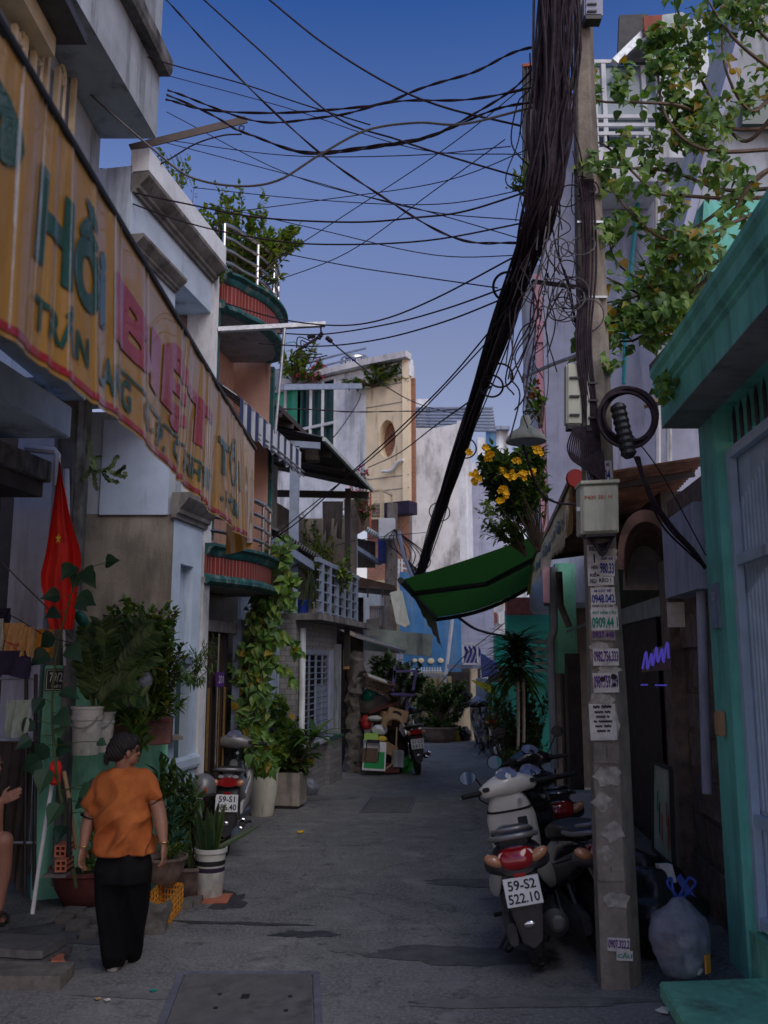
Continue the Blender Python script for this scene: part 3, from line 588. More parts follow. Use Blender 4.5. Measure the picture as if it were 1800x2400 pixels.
# ------------------------------------------------------------------ far houses closing the street
def front(t, name, m, x0, x1, y0, y1, Y, Y2=None, thick=.3, **k):
    """upright wall facing the viewer between photo columns x0..x1 and rows y0 (top) .. y1 (bottom)"""
    Y2 = Y2 or Y; a, b = P(x0, y1, Y), P(x1, y1, Y2); z0 = a.z; z1 = P(x0, y0, Y).z; b.z = z0
    n = V((0, 0, 1)).cross(b - a).normalized()
    if n.y < 0: n = -n
    return MB().pbox(a, b - a, n * thick, UP * (z1 - z0)).build(name, m, t, **k)
hE = thing('round_corner_house', 'cream and white house with rounded corner, oval window and roof garden', 'house', (-1.5, 28, 0))
YE = 27.5
ztE = P(800, 870, YE).z; zbE = P(900, 1185, YE).z; zroof = P(900, 858, YE).z
pl = [P(560, 1000, 30.5), P(700, 1000, 29.2), P(785, 1000, 28.2), P(858, 1000, 27.5), P(958, 1000, 26.7), P(966, 1000, 26.75)]
pl = [V((p.x, p.y, 0)) for p in pl]
def seg(a, b, z0, z1, m, nm, th=.3, d=0):
    n = (b - a).cross(UP).normalized()
    if n.y < 0: n = -n
    return MB().pbox(a + n * d + UP * z0, b - a, n * th, UP * (z1 - z0)).build(nm, m, hE)
zw1 = P(700, 903, 29).z; zw0 = P(700, 1090, 29).z
seg(pl[0], pl[1], zw1, zroof, 'white_plaster', 'wall'); seg(pl[1], pl[2], zw1, zroof, 'white_plaster', 'wall'); seg(pl[2], pl[3], zbE, zroof, 'white_plaster', 'wall')
seg(pl[0], pl[1], zbE - 1, zw0, 'white_plaster', 'wall'); seg(pl[1], pl[2], zbE - 1, zw0, 'white_plaster', 'wall')
a = P(636, 1000, 29.8); b = pl[2]; 
wE = seg(V((a.x, a.y, 0)), pl[1], zw0, zw1, 'glass_green', 'window', .03, .12); wE2 = seg(pl[1], pl[2] * .985 + pl[1] * .015, zw0, zw1, 'glass_dark', 'window', .03, .12)
for (w_, s, e, k) in ((wE, V((a.x, a.y, 0)), pl[1], 2), (wE2, pl[1], pl[2], 3)):
    f = MB()
    for i in range(k + 1): q = s.lerp(e, i / k); f.bar(q + UP * zw0 + V((0, -.02, 0)), q + UP * zw1 + V((0, -.02, 0)), .09)
    for z in (zw0, (zw0 * 1.1 + zw1 * .9) / 2, zw1): f.bar(s + UP * z + V((0, -.02, 0)), e + UP * z + V((0, -.02, 0)), .09)
    f.build('frame', 'white_paint', w_)
# cream front with an oval opening
cx, cz = P(907, 1028, 27.1), 0; e0, e1 = pl[3], pl[4]; L = (e1 - e0).length; ud = (e1 - e0).normalized()
oc = (V((cx.x, cx.y, 0)) - e0).dot(ud); ozc = P(907, 1028, 27.1).z; orx = 23 / FPX * 27.1 / .97; orz = (P(907, 985, 27.1).z - P(907, 1073, 27.1).z) / 2
m = MB(); K = 40
outer = []; zlo, zhi = zbE, zroof - .55
for k in range(K):
    an = 2 * math.pi * (k + .5) / K; c, s_ = math.cos(an), math.sin(an)
    sx = (L - oc) / c if c > 1e-6 else (-oc / c if c < -1e-6 else 1e9); sz = (zhi - ozc) / s_ if s_ > 1e-6 else ((zlo - ozc) / s_ if s_ < -1e-6 else 1e9)
    r = min(sx, sz); outer.append((oc + r * c, ozc + r * s_))
inner = [(oc + orx * math.cos(2 * math.pi * (k + .5) / K), ozc + orz * math.sin(2 * math.pi * (k + .5) / K)) for k in range(K)]
pos = lambda q, d=0: e0 + ud * q[0] + UP * q[1] + V((-ud.y, ud.x, 0)) * d
rings = [[pos(q, 0) for q in outer], [pos(q, 0) for q in inner], [pos(q, .35) for q in inner]]
m.loft(rings, True, False); m.quad(pos((0, zhi)), pos((0, zlo)), pos((0, zlo), .4), pos((0, zhi), .4))
corner = [pos(p) for p in ((0, zlo), (L, zlo), (L, zhi), (0, zhi))]
for cpt, an in zip(((0, zlo), (L, zlo), (L, zhi), (0, zhi)), (225, 315, 45, 135)):     # fill the corners of the plate
    i = min(range(K), key=lambda k: (outer[k][0] - cpt[0]) ** 2 + (outer[k][1] - cpt[1]) ** 2); 
    for j in (i, (i - 1) % K): m.poly([pos(outer[j]), pos(cpt), pos(outer[(j + 1) % K])])
m.build('facade', 'cream_wall', hE)
MB().pbox(e0 + V((-ud.y, ud.x, 0)) * .36 + UP * zlo, ud * L, V((-ud.y, ud.x, 0)) * .1, UP * (zhi - zlo)).build('inner_wall', 'brick_wall', hE)
MB().pbox(e0 + UP * (zhi + .002), ud * L, V((-ud.y, ud.x, 0)) * .3, UP * (zroof - zhi)).build('wall', 'white_plaster', hE)
MB().tube(rope([P(895, 1105, 27), P(915, 1103, 26.9), P(930, 1085, 26.8), P(945, 1078, 26.7)]), .05, 8).build('ornament', 'white_paint', hE, smooth=True)
jj = MB()
for (yy) in (905, 950, 1120, 1150): 
    z = P(900, yy, 27.2).z; jj.bar(e0 + UP * z + V((0, -.005, 0)), e1 + UP * z + V((0, -.005, 0)), .02)
jj.build('joint', 'soffit', hE)
seg(pl[4], pl[5] + V((.1, .8, 0)), zbE, zroof, 'cream_wall', 'wall', .2)
rim = MB()
for i in range(4): rim.bar(pl[i] + UP * (zroof + .05) + V((0, -.1, 0)), pl[i + 1] + UP * (zroof + .05) + V((0, -.1, 0)), .35, .2)
rim.build('parapet', 'stained_white', hE)
MB().slab([q + UP * (zroof - .1) for q in pl[:5]] + [pl[4] + V((0, 8, zroof - .1)), pl[0] + V((0, 8, zroof - .1))], UP * .1).build('roof_slab', 'old_concrete', hE)
MB().slab([pos((.2, zbE), -.12), pos((L + .06, zbE), -.12), pos((L + .06, zbE), .4), pos((.2, zbE), .4)], UP * -.38).build('soffit_band', 'purple_cloth', hE)
bw = front(hE, 'wall', 'brick_wall', 860, 962, 1190, 1370, 27.9); front(hE, 'wall', 'yellow_wall', 880, 980, 1360, 1560, 27.6)
rr = MB()
for k in range(5): rr.bar(P(925, 1316 + k * 12, 26.5), P(958, 1322 + k * 12, 26.5), .04)
for x in (935, 942): rr.bar(P(x, 1310, 26.45), P(x, 1375, 26.45), .05)
rr.build('railing', 'white_paint', hE)
rg = MB()
for i in range(3): 
    for z in (.35, .6): rg.bar(pl[i] + UP * (zroof + z), pl[i + 1] + UP * (zroof + z), .05)
rg.bar(P(650, 908, 24), P(845, 905, 27), .12, .16); rg.build('roof_rail', 'sheet_blue', hE)
# roof things
wt = thing('water_tank', 'steel water tank with blue label on the roof garden', 'water tank', tuple(P(833, 870, 29)))
c = P(833, 905, 29); hgt = P(833, 836, 29).z - c.z
MB().lathe(c, [(.52, 0), (.52, hgt * .88), (.46, hgt * .95), (.2, hgt), (.05, hgt + .02)], 24).build('drum', 'tank', wt, smooth=True)
for k in range(3): MB().torus(c + UP * hgt * (.3 + .25 * k), .525, .015, n=24, m=6).build('hoop', 'steel', wt)
lb = MB().loft([[c + V((.535 * math.sin(a), -.535 * math.cos(a), z)) for a in [-.75 + .1 * i for i in range(13)]] for z in (hgt * .42, hgt * .8)], False, False); lo = lb.build('label_band', 'ink_blue', wt)
text('MT', c + V((-.1, -.56, hgt * .61)), (1, 0, 0), UP, .3, M('ink_white'), lo)
sh = thing('solar_heater', 'silver solar water heater lying on the far roof', 'water heater', tuple(P(930, 900, 28)))
MB().tube([P(905, 905, 28), P(960, 903, 28)], .26, 16).build('drum', 'tank', sh, smooth=True)
st_ = MB()
for k in range(9): st_.tube([P(908 + k * 6, 911, 27.7), P(908 + k * 6, 922, 27.2)], .03, 6)
st_.build('tubes', 'glass_dark', sh)
dome = thing('teal_canopy', 'teal plastic barrel canopy behind the roof plants', 'canopy', tuple(P(690, 860, 29.5)))
dm = MB().loft([[P(632, 862, 29), P(640, 830, 29), P(660, 805, 29), P(690, 800, 29), P(715, 825, 29), P(735, 870, 29)], [P(632, 862, 31), P(640, 830, 31), P(660, 805, 31), P(690, 800, 31), P(715, 825, 31), P(735, 870, 31)]], False, False)
dm.build('canopy_sheet', 'teal_plastic', dome, solid=.03, smooth=True)
front(dome, 'support', 'sheet_blue', 640, 690, 868, 905, 29.3)
vt = MB().lathe(P(754, 885, 29), [(.1, -.35), (.1, 0), (.28, .05), (.32, .2), (.2, .36), (.02, .4)], 16); vt.build('roof_ventilator', 'galv', label='small round metal roof ventilator among the roof flowers', cat='ventilator')
# blank stained wall and pergola
hF = thing('blank_wall_house', 'tall house with blank stained white side wall', 'house', (2, 33, 0))
a0, a1, b0, b1 = P(966, 1420, 31), P(1098, 1420, 31), P(966, 1003, 31), P(1098, 988, 31)
MB().slab([a0, a1, b1, P(1020, 1003, 31), b0], V((0, 4, 0))).build('wall', 'stained_white', hF); front(hF, 'wall', 'white_plaster', 1098, 1112, 985, 1480, 30.95, 33)
front(hF, 'wall', 'lavender_wall', 1105, 1190, 1120, 1480, 34); front(hF, 'parapet', 'white_plaster', 960, 1005, 935, 1000, 33)
pg = thing('roof_pergola', 'slatted grey metal pergola above the blank white wall', 'pergola', tuple(P(1060, 1000, 32)))
sl_ = MB()
for k in range(8): sl_.bar(P(968 + k, 957 + k * 7, 32 - .12 * k), P(1155 + k, 957 + k * 7.5, 32 - .12 * k), .16, .06)
sl_.build('slats', 'frame_blue', pg)
for x in (972, 1002, 1150): MB().bar(P(x, 955, 32.2), P(x + 2, 1010, 32.2), .14).build('post', 'white_plaster', pg)
hG = thing('distant_house', 'pale blue white house in the distance above the yellow flowers', 'house', tuple(P(1150, 1050, 40)))
front(hG, 'wall', 'white_plaster', 1110, 1195, 1085, 1500, 40); front(hG, 'wall', 'blue_wall', 1142, 1165, 1000, 1100, 39.8); front(hG, 'wall', 'white_plaster', 1165, 1195, 1008, 1100, 39.9); front(hG, 'roof', 'sheet_blue', 1138, 1195, 998, 1006, 39.6); front(hG, 'wall', 'white_plaster', 1120, 1142, 1025, 1100, 39.9)
# blue wall house at the bend
hH = thing('blue_house', 'blue walled house at the end of the street with small roof fence', 'house', (1.8, 27, 0))
front(hH, 'wall', 'blue_wall', 938, 1082, 1340, 1575, 26.2); front(hH, 'wall', 'yellow_wall', 960, 1050, 1575, 1740, 26); front(hH, 'wall', 'lavender_wall', 905, 945, 1480, 1560, 25.5)
front(hH, 'wall', 'old_concrete', 800, 962, 1490, 1760, 26.8); front(hH, 'wall', 'grey_plaster', 760, 905, 1380, 1500, 27); front(hH, 'wall', 'shop_dark', 1040, 1130, 1560, 1760, 26.9)
bl = MB()
for (x, y, r) in ((987, 1548, .09), (1010, 1549, .1), (1033, 1548, .09), (972, 1548, .07)): bl.ball(P(x, y, 26.15), (r, .02, r * .8), 12, 6)
bl.build('painted_shell', 'cream_wall', hH)
pf = MB()
for k in range(13): pf.pbox(P(955 + k * 6.3, 1577, 25.9), (.035, 0, 0), (0, .02, 0), UP * .16)
pf.bar(P(955, 1572, 25.9), P(1036, 1572, 25.9), .02, .03); pf.build('picket_fence', 'white_paint', hH)
for k in range(4): front(hH, 'pillar', 'yellow_wall', 985 + k * 22, 993 + k * 22, 1585, 1640, 25.7)
MB().bar(P(958, 1578, 25.6), P(1040, 1586, 25.4), .3, .1).build('eave', 'galv', hH)
MB().tube([P(1060, 1450, 25.5), P(1043, 1600, 25.5)], .05, 8).build('drain_pipe', 'white_paint', hH, smooth=True)
front(hH, 'balcony_slab', 'sheet_blue', 1050, 1124, 1557, 1567, 25); front(hH, 'wall', 'shop_dark', 1055, 1108, 1575, 1650, 25.8); front(hH, 'wall', 'cream_wall', 1055, 1112, 1650, 1742, 25.6)
front(hH, 'wall', 'lavender_wall', 1082, 1160, 1380, 1560, 27); front(hH, 'column', 'cream_wall', 1106, 1122, 1567, 1740, 25)
front(hH, 'wall', 'stained_white', 1060, 1175, 1330, 1400, 33)
wb = thing('wavy_railing', 'white railing with wavy striped bars on the far balcony', 'railing', tuple(P(1105, 1555, 24.9)))
for k in range(7):
    MB().tube(rope([P(1088 + k * 5, 1515, 24.8), P(1094 + k * 5, 1528, 24.8), P(1088 + k * 5, 1545, 24.8), P(1084 + k * 5, 1556, 24.8)], 4), .04, 6).build('bar', 'galv' if k % 2 else 'ink_blue', wb)
fr_ = MB()
for q in ((1085, 1508, 1118, 1508), (1085, 1508, 1085, 1556), (1118, 1508, 1120, 1556), (1085, 1556, 1121, 1556)): fr_.bar(P(q[0], q[1], 24.78), P(q[2], q[3], 24.78), .05)
fr_.build('frame', 'white_paint', wb)
# houses on the right beyond the plants
hI = thing('mint_house', 'bright mint green walled house behind the dragon tree', 'house', (4.5, 21, 0))
front(hI, 'wall', 'far_green', 1190, 1330, 1430, 1600, 21); front(hI, 'wall', 'far_green', 1160, 1330, 1600, 1800, 21.2); front(hI, 'roof', 'tile_roof', 1188, 1270, 1400, 1440, 20.5)
front(hI, 'wall', 'sheet_blue', 1120, 1152, 1590, 1740, 24); front(hI, 'wall', 'shop_dark', 1150, 1195, 1560, 1740, 23.5); front(hI, 'wall', 'teal_plastic', 1160, 1185, 1490, 1560, 25)
for k in range(5): front(hI, 'louver', 'sheet_pale', 1255, 1305, 1500 + k * 17, 1508 + k * 17, 15.2)
tp = MB().slab([P(1126, 1535, 23), P(1165, 1560, 21.5), P(1168, 1580, 21.5), P(1128, 1590, 23)], V((.02, .05, .05))); tp.build('tarpaulin', 'bag_blue', label='dark blue tarpaulin strung beside the far column', cat='tarpaulin')
hJ = thing('white_grille_house', 'small white house with grilles and orange ledge beyond the green awning', 'house', tuple(P(1180, 1450, 30)))
front(hJ, 'wall', 'white_plaster', 1130, 1260, 1350, 1740, 30); wg = front(hJ, 'window', 'glass_dark', 1170, 1184, 1435, 1462, 29.8, thick=.1)
gg = MB()
for k in range(5): gg.bar(P(1170 + k * 3.5, 1435, 29.7), P(1170 + k * 3.5, 1462, 29.7), .04)
gg.build('grille', 'white_paint', wg); front(hJ, 'shutter', 'tile_roof', 1157, 1165, 1435, 1460, 29.8, thick=.1); front(hJ, 'balcony', 'cream_wall', 1174, 1192, 1408, 1416, 29.6); front(hJ, 'grille', 'white_paint', 1176, 1190, 1396, 1399, 29.5)
# ------------------------------------------------------------------ tall right house (lavender side wall)
hK = thing('tall_plaster_house', 'tall lavender grey plastered house with enclosed white balcony high up', 'house', (4, 14.5, 0))
YK = 14.2
x0, x1 = P(1276, 900, YK).x, 7.5; zK = P(1400, 395, YK).z
MB().slab([(x0, YK, 3), (x1, YK, 3), (x1, YK + 6, 3), (x0 + 1.5, YK + 6, 3)], UP * (zK - 3.0)).build('side_wall', 'lavender_wall', hK)
MB().slab([(x0 - .002, YK + .02, 3), (x0 + .2, YK + .9, 3), (x0 + .05, YK + .9, 3), (x0 - .12, YK + .02, 3)], UP * (P(1265, 640, YK).z - 3.0)).build('corner_strip', 'rose_trim', hK)
MB().slab([(x0 - .02, YK + 2.0, 3), (x0 + .5, YK + 2.0, 3), (x0 + .8, YK + 3.5, 3), (x0 + .3, YK + 3.5, 3)], UP * (P(1250, 620, YK + 2).z - 3)).build('wall', 'white_plaster', hK)
MB().pbox(P(1256, 800, YK) + V((0, -.02, -.02)), (.12, 0, 0), (0, .1, 0), UP * 1.0).build('ledge', 'rose_trim', hK)
MB().slab([P(1230, 765, YK + 5), P(1250, 765, YK + 5), P(1252, 870, YK + 5), P(1244, 870, YK + 5)], V((0, .3, 0))).build('ledge', 'white_plaster', hK)
# enclosed balcony
bx0, bx1 = P(1392, 300, YK - .9).x, P(1552, 300, YK - .9).x; bz0, bz1, bz2 = P(1400, 425, YK - .9).z, P(1400, 285, YK - .9).z, P(1400, 142, YK - .9).z
MB().pbox((bx0, YK - .9, bz0), (bx1 - bx0, 0, 0), (0, .89, 0), UP * (P(1400, 345, YK - .9).z - bz0)).build('balcony', 'white_paint', hK)
MB().pbox((bx0 + .06, YK - .86, bz1), (bx1 - bx0 - .12, 0, 0), (0, .8, 0), UP * (bz2 - bz1 - .06)).build('window', 'glass_sky_tint', hK)  # bluish reflection is put into the pane colour
bf = MB()
zq = P(1400, 345, YK - .9).z
for x in (bx0, bx0 + .16, bx1 - .3, bx1 - .07): bf.pbox((x, YK - .92, zq), (.07, 0, 0), (0, .07, 0), UP * (bz2 - zq))
for z in (zq + .2, bz1 - .1, bz1 + .05, bz2 - .06): bf.pbox((bx0, YK - .93, z), (bx1 - bx0, 0, 0), (0, .06, 0), UP * .06)
for k in range(4): bf.pbox((bx0 + .2 + k * .24, YK - .92, zq), (.03, 0, 0), (0, .03, 0), UP * .25)
bf.build('balcony_frame', 'white_paint', hK)
MB().pbox((bx0 - .1, YK - .3, zK), (4, 0, 0), (0, 3, 0), UP * (bz2 - zK)).build('upper_wall', 'lavender_wall', hK)
MB().pbox((bx1 + .05, YK - .35, bz2 - 1.4), (1.0, 0, 0), (0, 2, 0), UP * 2.6).build('upper_wall', 'white_plaster', hK)
rz = P(1460, 40, YK - 1).z
MB().slab([P(1452, 35, YK - 1), P(1520, 32, YK - 1), P(1520, 145, YK - 1), P(1448, 145, YK - 1)], V((0, .08, 0))).build('roof_sheet', 'sheet_dark', hK)
MB().bar(P(1440, 148, YK - 1.2), P(1515, 75, YK - 1.2), .12).build('strut', 'galv', hK)
rs = MB().slab([P(1512, 40, YK - 1.3), P(1600, 28, YK - 1.3), P(1640, 60, YK - 1.3), P(1635, 180, YK - 1.3), P(1600, 190, YK - 1.3), P(1512, 80, YK - 1.3)], V((0, .06, 0))).build('rusty_sheet', 'sheet_pale', hK)
MB().slab([P(1508, 38, YK - 1.36), P(1552, 34, YK - 1.36), P(1550, 74, YK - 1.36), P(1512, 80, YK - 1.36)], V((0, .05, 0))).build('rusty_sheet', 'tile_roof', hK)
pnl = thing('tin_sheet', 'dark corrugated tin panel standing on edge behind the cable bundle', 'panel', tuple(P(1255, 410, 13.6)))
corrug(P(1224, 408, 13.6), P(1290, 408, 13.6) - P(1224, 408, 13.6), P(1224, 152, 13.6) - P(1224, 408, 13.6), 8, .03).build('sheet', 'sheet_dark', pnl, solid=.01)
MB().bar(P(1224, 155, 13.58), P(1300, 145, 13.58), .05).build('edge_bar', 'tile_roof', pnl)
hose = MB().tube(rope([P(1500, 430, 14), P(1492, 500, 14), P(1480, 620, 14.0), P(1468, 740, 14), P(1462, 900, 14)]), .035, 8); hose.build('water_hose', 'cable_teal', label='turquoise hose hanging down the lavender wall', cat='hose', smooth=True)
dp = MB()
for x in (1540, 1566): dp.tube([P(x, 430, 13.9), P(x + 2, 1120, 13.9)], .05, 8)
dp.build('drain_pipe', 'white_paint', hK)
# gable house farther right behind the vines
hL = thing('gable_house', 'grey gabled upper house half hidden by the vines at upper right', 'house', (5.5, 10.5, 0))
MB().slab([P(1600, 620, 10.5), P(1900, 620, 10.5), P(1900, -250, 10.5), P(1810, -160, 10.5)], V((0, 2, 0))).build('wall', 'grey_plaster', hL)
MB().bar(P(1605, 540, 10.3), P(1800, -150, 10.3), .22, .1).build('roof_edge', 'lavender_wall', hL)
MB().slab([P(1640, 640, 10.2), P(1900, 640, 10.2), P(1900, 470, 10.2), P(1650, 470, 10.2)], V((0, .3, 0))).build('wall', 'mint_wall', hL)
MB().slab([P(1740, 290, 10.3), P(1900, 290, 10.3), P(1900, 180, 10.3), P(1745, 210, 10.3)], V((0, .1, 0))).build('window', 'glass_dark', hL)
# ------------------------------------------------------------------ shop under the rusty canopy
hM = thing('dark_shop', 'dark stone fronted shop under a rusty corrugated canopy, right side', 'shop', (2.9, 10, 0))
wall(hM, 'wall', 'shop_stone', 6.75, 8.6, 0, 3.6, line=FR, d=.18, thick=.3); wall(hM, 'wall', 'shop_dark', 9.6, 14.1, 0, 3.9, line=FR, d=.35, thick=.3)
wall(hM, 'wall', 'shop_dark', 8.6, 9.6, 0, 3.6, line=FR, d=.9, thick=.2); wall(hM, 'column', 'shop_stone', 8.25, 8.6, 0, 3.0, line=FR, d=.06, thick=.3)
MB().tube([P(1642, 1340, 7.2), P(1658, 1860, 7.2)], .04, 10).build('drain_pipe', 'lavender_wall', hM, smooth=True)
for k in range(7):   # rough stone courses
    z = .15 + k * .34; wall(hM, 'stone_course', 'shop_stone', 6.85 + .1 * (k % 2), 8.2 - .1 * (k % 3), z, z + .28, line=FR, d=.14 + .02 * (k % 2), thick=.03)
sh_ = fr(9.9, .1, .3); corrug(sh_, fr(13.2, .1, .3) - sh_, UP * 2.5, 40, .02).build('shutter', 'dark_panel', hM)
wall(hM, 'beam', 'grey_plaster', 8.0, 13.6, 2.55, 2.75, line=FR, d=.25, thick=.2)
wall(hM, 'pillar', 'dark_panel', 13.75, 14.15, 0, 2.2, line=FR, d=-.25, thick=.2); wall(hM, 'pillar', 'dark_panel', 14.4, 14.7, 0, 2.25, line=FR, d=-.25, thick=.2)
wall(hM, 'wall', 'mint_low_wall', 14.0, 15.2, 1.9, 3.6, line=FR, d=-.35, thick=.3)
MB().tube([P(1298, 1330, 13.5), P(1298, 1478, 13.5), P(1290, 1500, 13.5), P(1300, 1800, 13.5)], .06, 10).build('drain_pipe', 'grey_plaster', hM, smooth=True)
MB().tube([P(1310, 1340, 13.2), P(1314, 1420, 13.2), P(1335, 1470, 13.2)], .05, 8).build('drain_pipe', 'old_concrete', hM, smooth=True)
MB().pbox((2.9, 15.6, 0), (3.0, 0, 0), (0, .2, 0), UP * 4.0).build('wall', 'shop_dark', hM)
# vault over the entrance
va = P(1560, 1300, 8.4); 
arch = []
ao = MB(); A0 = P(1462, 1335, 8.7); A1 = P(1575, 1335, 8.7); wA = A1.x - A0.x; zs = A0.z; hA_ = P(1500, 1222, 8.7).z - zs
def archpt(t, s=1, dz=0): 
    a = math.pi * (1 - t); return V(((A0.x + A1.x) / 2 + wA / 2 * s * math.cos(a), 8.7, zs + hA_ * s * math.sin(a) ** .8 + dz))
r0 = [archpt(i / 20) for i in range(21)]; r1 = [archpt(i / 20, 1.25) for i in range(21)]
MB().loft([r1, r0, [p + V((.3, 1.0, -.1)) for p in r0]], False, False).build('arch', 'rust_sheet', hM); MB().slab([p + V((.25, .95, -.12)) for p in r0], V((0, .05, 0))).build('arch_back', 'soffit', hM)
wall(hM, 'wall', 'lavender_wall', 6.9, 8.0, 2.62, 3.3, line=FR, d=-.02, thick=.2)
# corrugated canopy
K0 = P(1441, 1095, 9.2); 
cn = [P(1338, 1118, 8.8), P(1247, 1318, 13.3), P(1420, 1296, 13.3), P(1660, 1068, 8.8)]
o = cn[0]; corrug(o, cn[1] - o, cn[3] - o, 46, .02, sharp=False).build('canopy', 'rust_sheet', hM, solid=.004, smooth=True)
for k in range(3): MB().bar(cn[0].lerp(cn[1], .1 + .4 * k) - UP * .05, cn[3].lerp(cn[2], .1 + .4 * k) - UP * .05, .05, .06).build('canopy_beam', 'black_metal', hM)
MB().bar(cn[0] - UP * .04, cn[1] - UP * .04, .05, .06).build('canopy_beam', 'black_metal', hM)
# ------------------------------------------------------------------ mint green house, right foreground
hN = thing('mint_green_house', 'mint green house with moulded eave and tall grey gate, right foreground', 'house', (2.6, 5, 0))
ye = 6.7
wall(hN, 'column', 'mint_wall', 6.28, ye, 0, 3.95, line=FR, d=0, thick=.6); wall(hN, 'wall', 'mint_wall', 1.0, 6.27, 3.62, 3.95, line=FR, d=.1, thick=.4); wall(hN, 'wall', 'mint_low_wall', 1.0, 6.27, 0, .32, line=FR, d=.02, thick=.2)
pe = P(1551, 1003, ye); pt = P(1522, 870, ye); co = FR(ye) - pe.x; hh = pt.z - pe.z; ol = pe.x - pt.x
prof = [(-.6, 0), (co, 0), (co, hh * .45), (co + .02, hh * .5), (co + .02, hh * .56), (co + .05, hh * .62), (co + .05, hh * .68), (co + ol * .7, hh * .82), (co + ol, hh * .9), (co + ol, hh), (-.6, hh)]
moulding(V((FR(.5), .5, pe.z)), V((FR(ye), ye, pe.z)), (-1, 0, 0), prof).build('eave', 'mint_wall', hN)
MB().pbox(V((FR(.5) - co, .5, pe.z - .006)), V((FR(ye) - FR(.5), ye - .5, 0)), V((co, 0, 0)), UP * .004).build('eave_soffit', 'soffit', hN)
MB().pbox(V((FR(ye) - co - ol, .5, pt.z + .002)), V((0, ye - .5, 0)), V((1.5, 0, 0)), UP * .05).build('roof_slab', 'old_concrete', hN)
gt = wall(hN, 'gate', 'gate_paint', 2.0, 6.24, .3, 3.56, line=FR, d=.12, thick=.03)
zg = 2.72
for (a, b) in ((2.1, 6.22), ): 
    for z in (.36, 1.0, zg, 3.48): wall(gt, 'gate_bar', 'gate_paint', a, b, z, z + .07, line=FR, d=.06, thick=.05)
for k in range(4):
    y0_ = 6.2 - k * 1.0; o = fr(y0_ - .9, .42, .11); corrug(o, fr(y0_, .42, .11) - o, UP * .56, 12, .025).build('gate_panel', 'gate_paint', gt)
    o = fr(y0_ - .9, 1.1, .11); corrug(o, fr(y0_, 1.1, .11) - o, UP * 1.6, 12, .025).build('gate_panel', 'gate_paint', gt); o = fr(y0_ - .9, 2.8, .11); corrug(o, fr(y0_, 2.5, .11) - o, UP * .66, 12, .025).build('gate_panel', 'gate_paint', gt)
    wall(gt, 'gate_post', 'gate_paint', y0_ - .03, y0_ + .04, .34, 3.53, line=FR, d=.055, thick=.055)
sp = MB()
for k in range(24): y = 6.1 - k * .16; sp.tube([fr(y, 3.5, .09), fr(y, 3.76, .09), fr(y, 3.84, .09)], [.014, .014, .002], 6)
sp.build('gate_spike', 'black_metal', hN)
lg = [G(1540, 2292, .1), G(1650, 2255, .1)]
step = MB().pbox(V((1.62, 5.1, .0)) + V((0, 0, .0)), V((.05, 1.0, 0)), V((1.0, 0, 0)), UP * .1); 
sp0 = G(1545, 2300, .1); sp1 = G(1608, 2400, .1); sd_ = (sp1 - sp0).normalized()
MB().pbox(V((sp0.x, sp0.y, 0)), V((sd_.x, sd_.y, 0)) * 2.5, V((1.2, .12, 0)), UP * .1).build('door_step', 'mint_low_wall', hN, bevel=.01)
np_ = wall(hN, 'number_plate', 'frame_blue', 6.4, 6.6, 2.3, 2.62, line=FR, d=-.02, thick=.02)
text('53', fr(6.5, 2.53, -.02), (-.084, -1, 0), UP, .06, M('ink_white'), np_)
MB().pbox(fr(6.42, 1.55, -.06), (-.0, .09, 0), (.055, 0, 0), UP * .17).build('door_bell', 'card', hN, bevel=.01)
MB().quad(V((2.7, 7.2, 4.3)), V((4.0, 7.2, 4.3)), V((4.0, 9, 5.6)), V((2.7, 9, 4.7))).build('straw_roof', 'card', label='piece of straw coloured roof above the rusty canopy', cat='roof', solid=.04)
# ------------------------------------------------------------------ yellow valance of the left shop awning
XB = -1.05
ZT, ZB = 3.775, 2.955
fold = [(rnd.uniform(1.0, 7.2), rnd.uniform(.02, .055), rnd.uniform(.35, 1)) for _ in range(40)]
def bpt(y, z, proud=0.0):
    f = (ZT - z) / (ZT - ZB); x = 0
    for (c, w_, a) in fold:
        d = (y - c - .03 * f) / w_
        if abs(d) < 3: x += .014 * a * math.exp(-d * d) * (.35 + .65 * f)
    x += .012 * math.sin(y * 9) * f + .03 * math.sin(y * 2.1 + 1) * f
    return V((XB + x + proud, y, z))
def zbot(y): return ZB + .02 * abs(math.sin(y * 4.2)) + .025 * math.sin(y * 1.7 + .5) + (.05 if y > 6.6 else 0) * (y - 6.6)
bn = thing('awning_valance', 'yellow vinyl awning valance with green and red lettering, wrinkled clear cover', 'awning', (XB, 4, ZB))
def bgrid(y0, y1, f0, f1, nu, nv, pr): return MB().grid(lambda u, v: bpt(y0 + (y1 - y0) * u, (ZT + (zbot(y0 + (y1 - y0) * u) - ZT) * (f0 + (f1 - f0) * v)), pr), nu, nv)
bgrid(1.0, 7.08, 0, 1, 420, 8, 0).build('cloth', 'vinyl_yellow', bn, smooth=True)
bgrid(1.0, 7.05, .95, .98, 420, 1, .004).build('hem', 'vinyl_red', bn, smooth=True)
MB().tube([(XB, 1.0, ZT), (XB, 7.1, ZT)], .018, 8).build('rod', 'black_metal', bn)
eg = MB().grid(lambda u, v: bpt(7.08, ZT + (zbot(7.08) - .04 - ZT) * v) + V((.02 * math.sin(u * 3), .0, 0)) + V((-.22 * u, .03 * math.sin(6 * u + 3 * v), -.05 * u)), 10, 12); eg.build('end_flap', 'vinyl_yellow', bn, smooth=True)
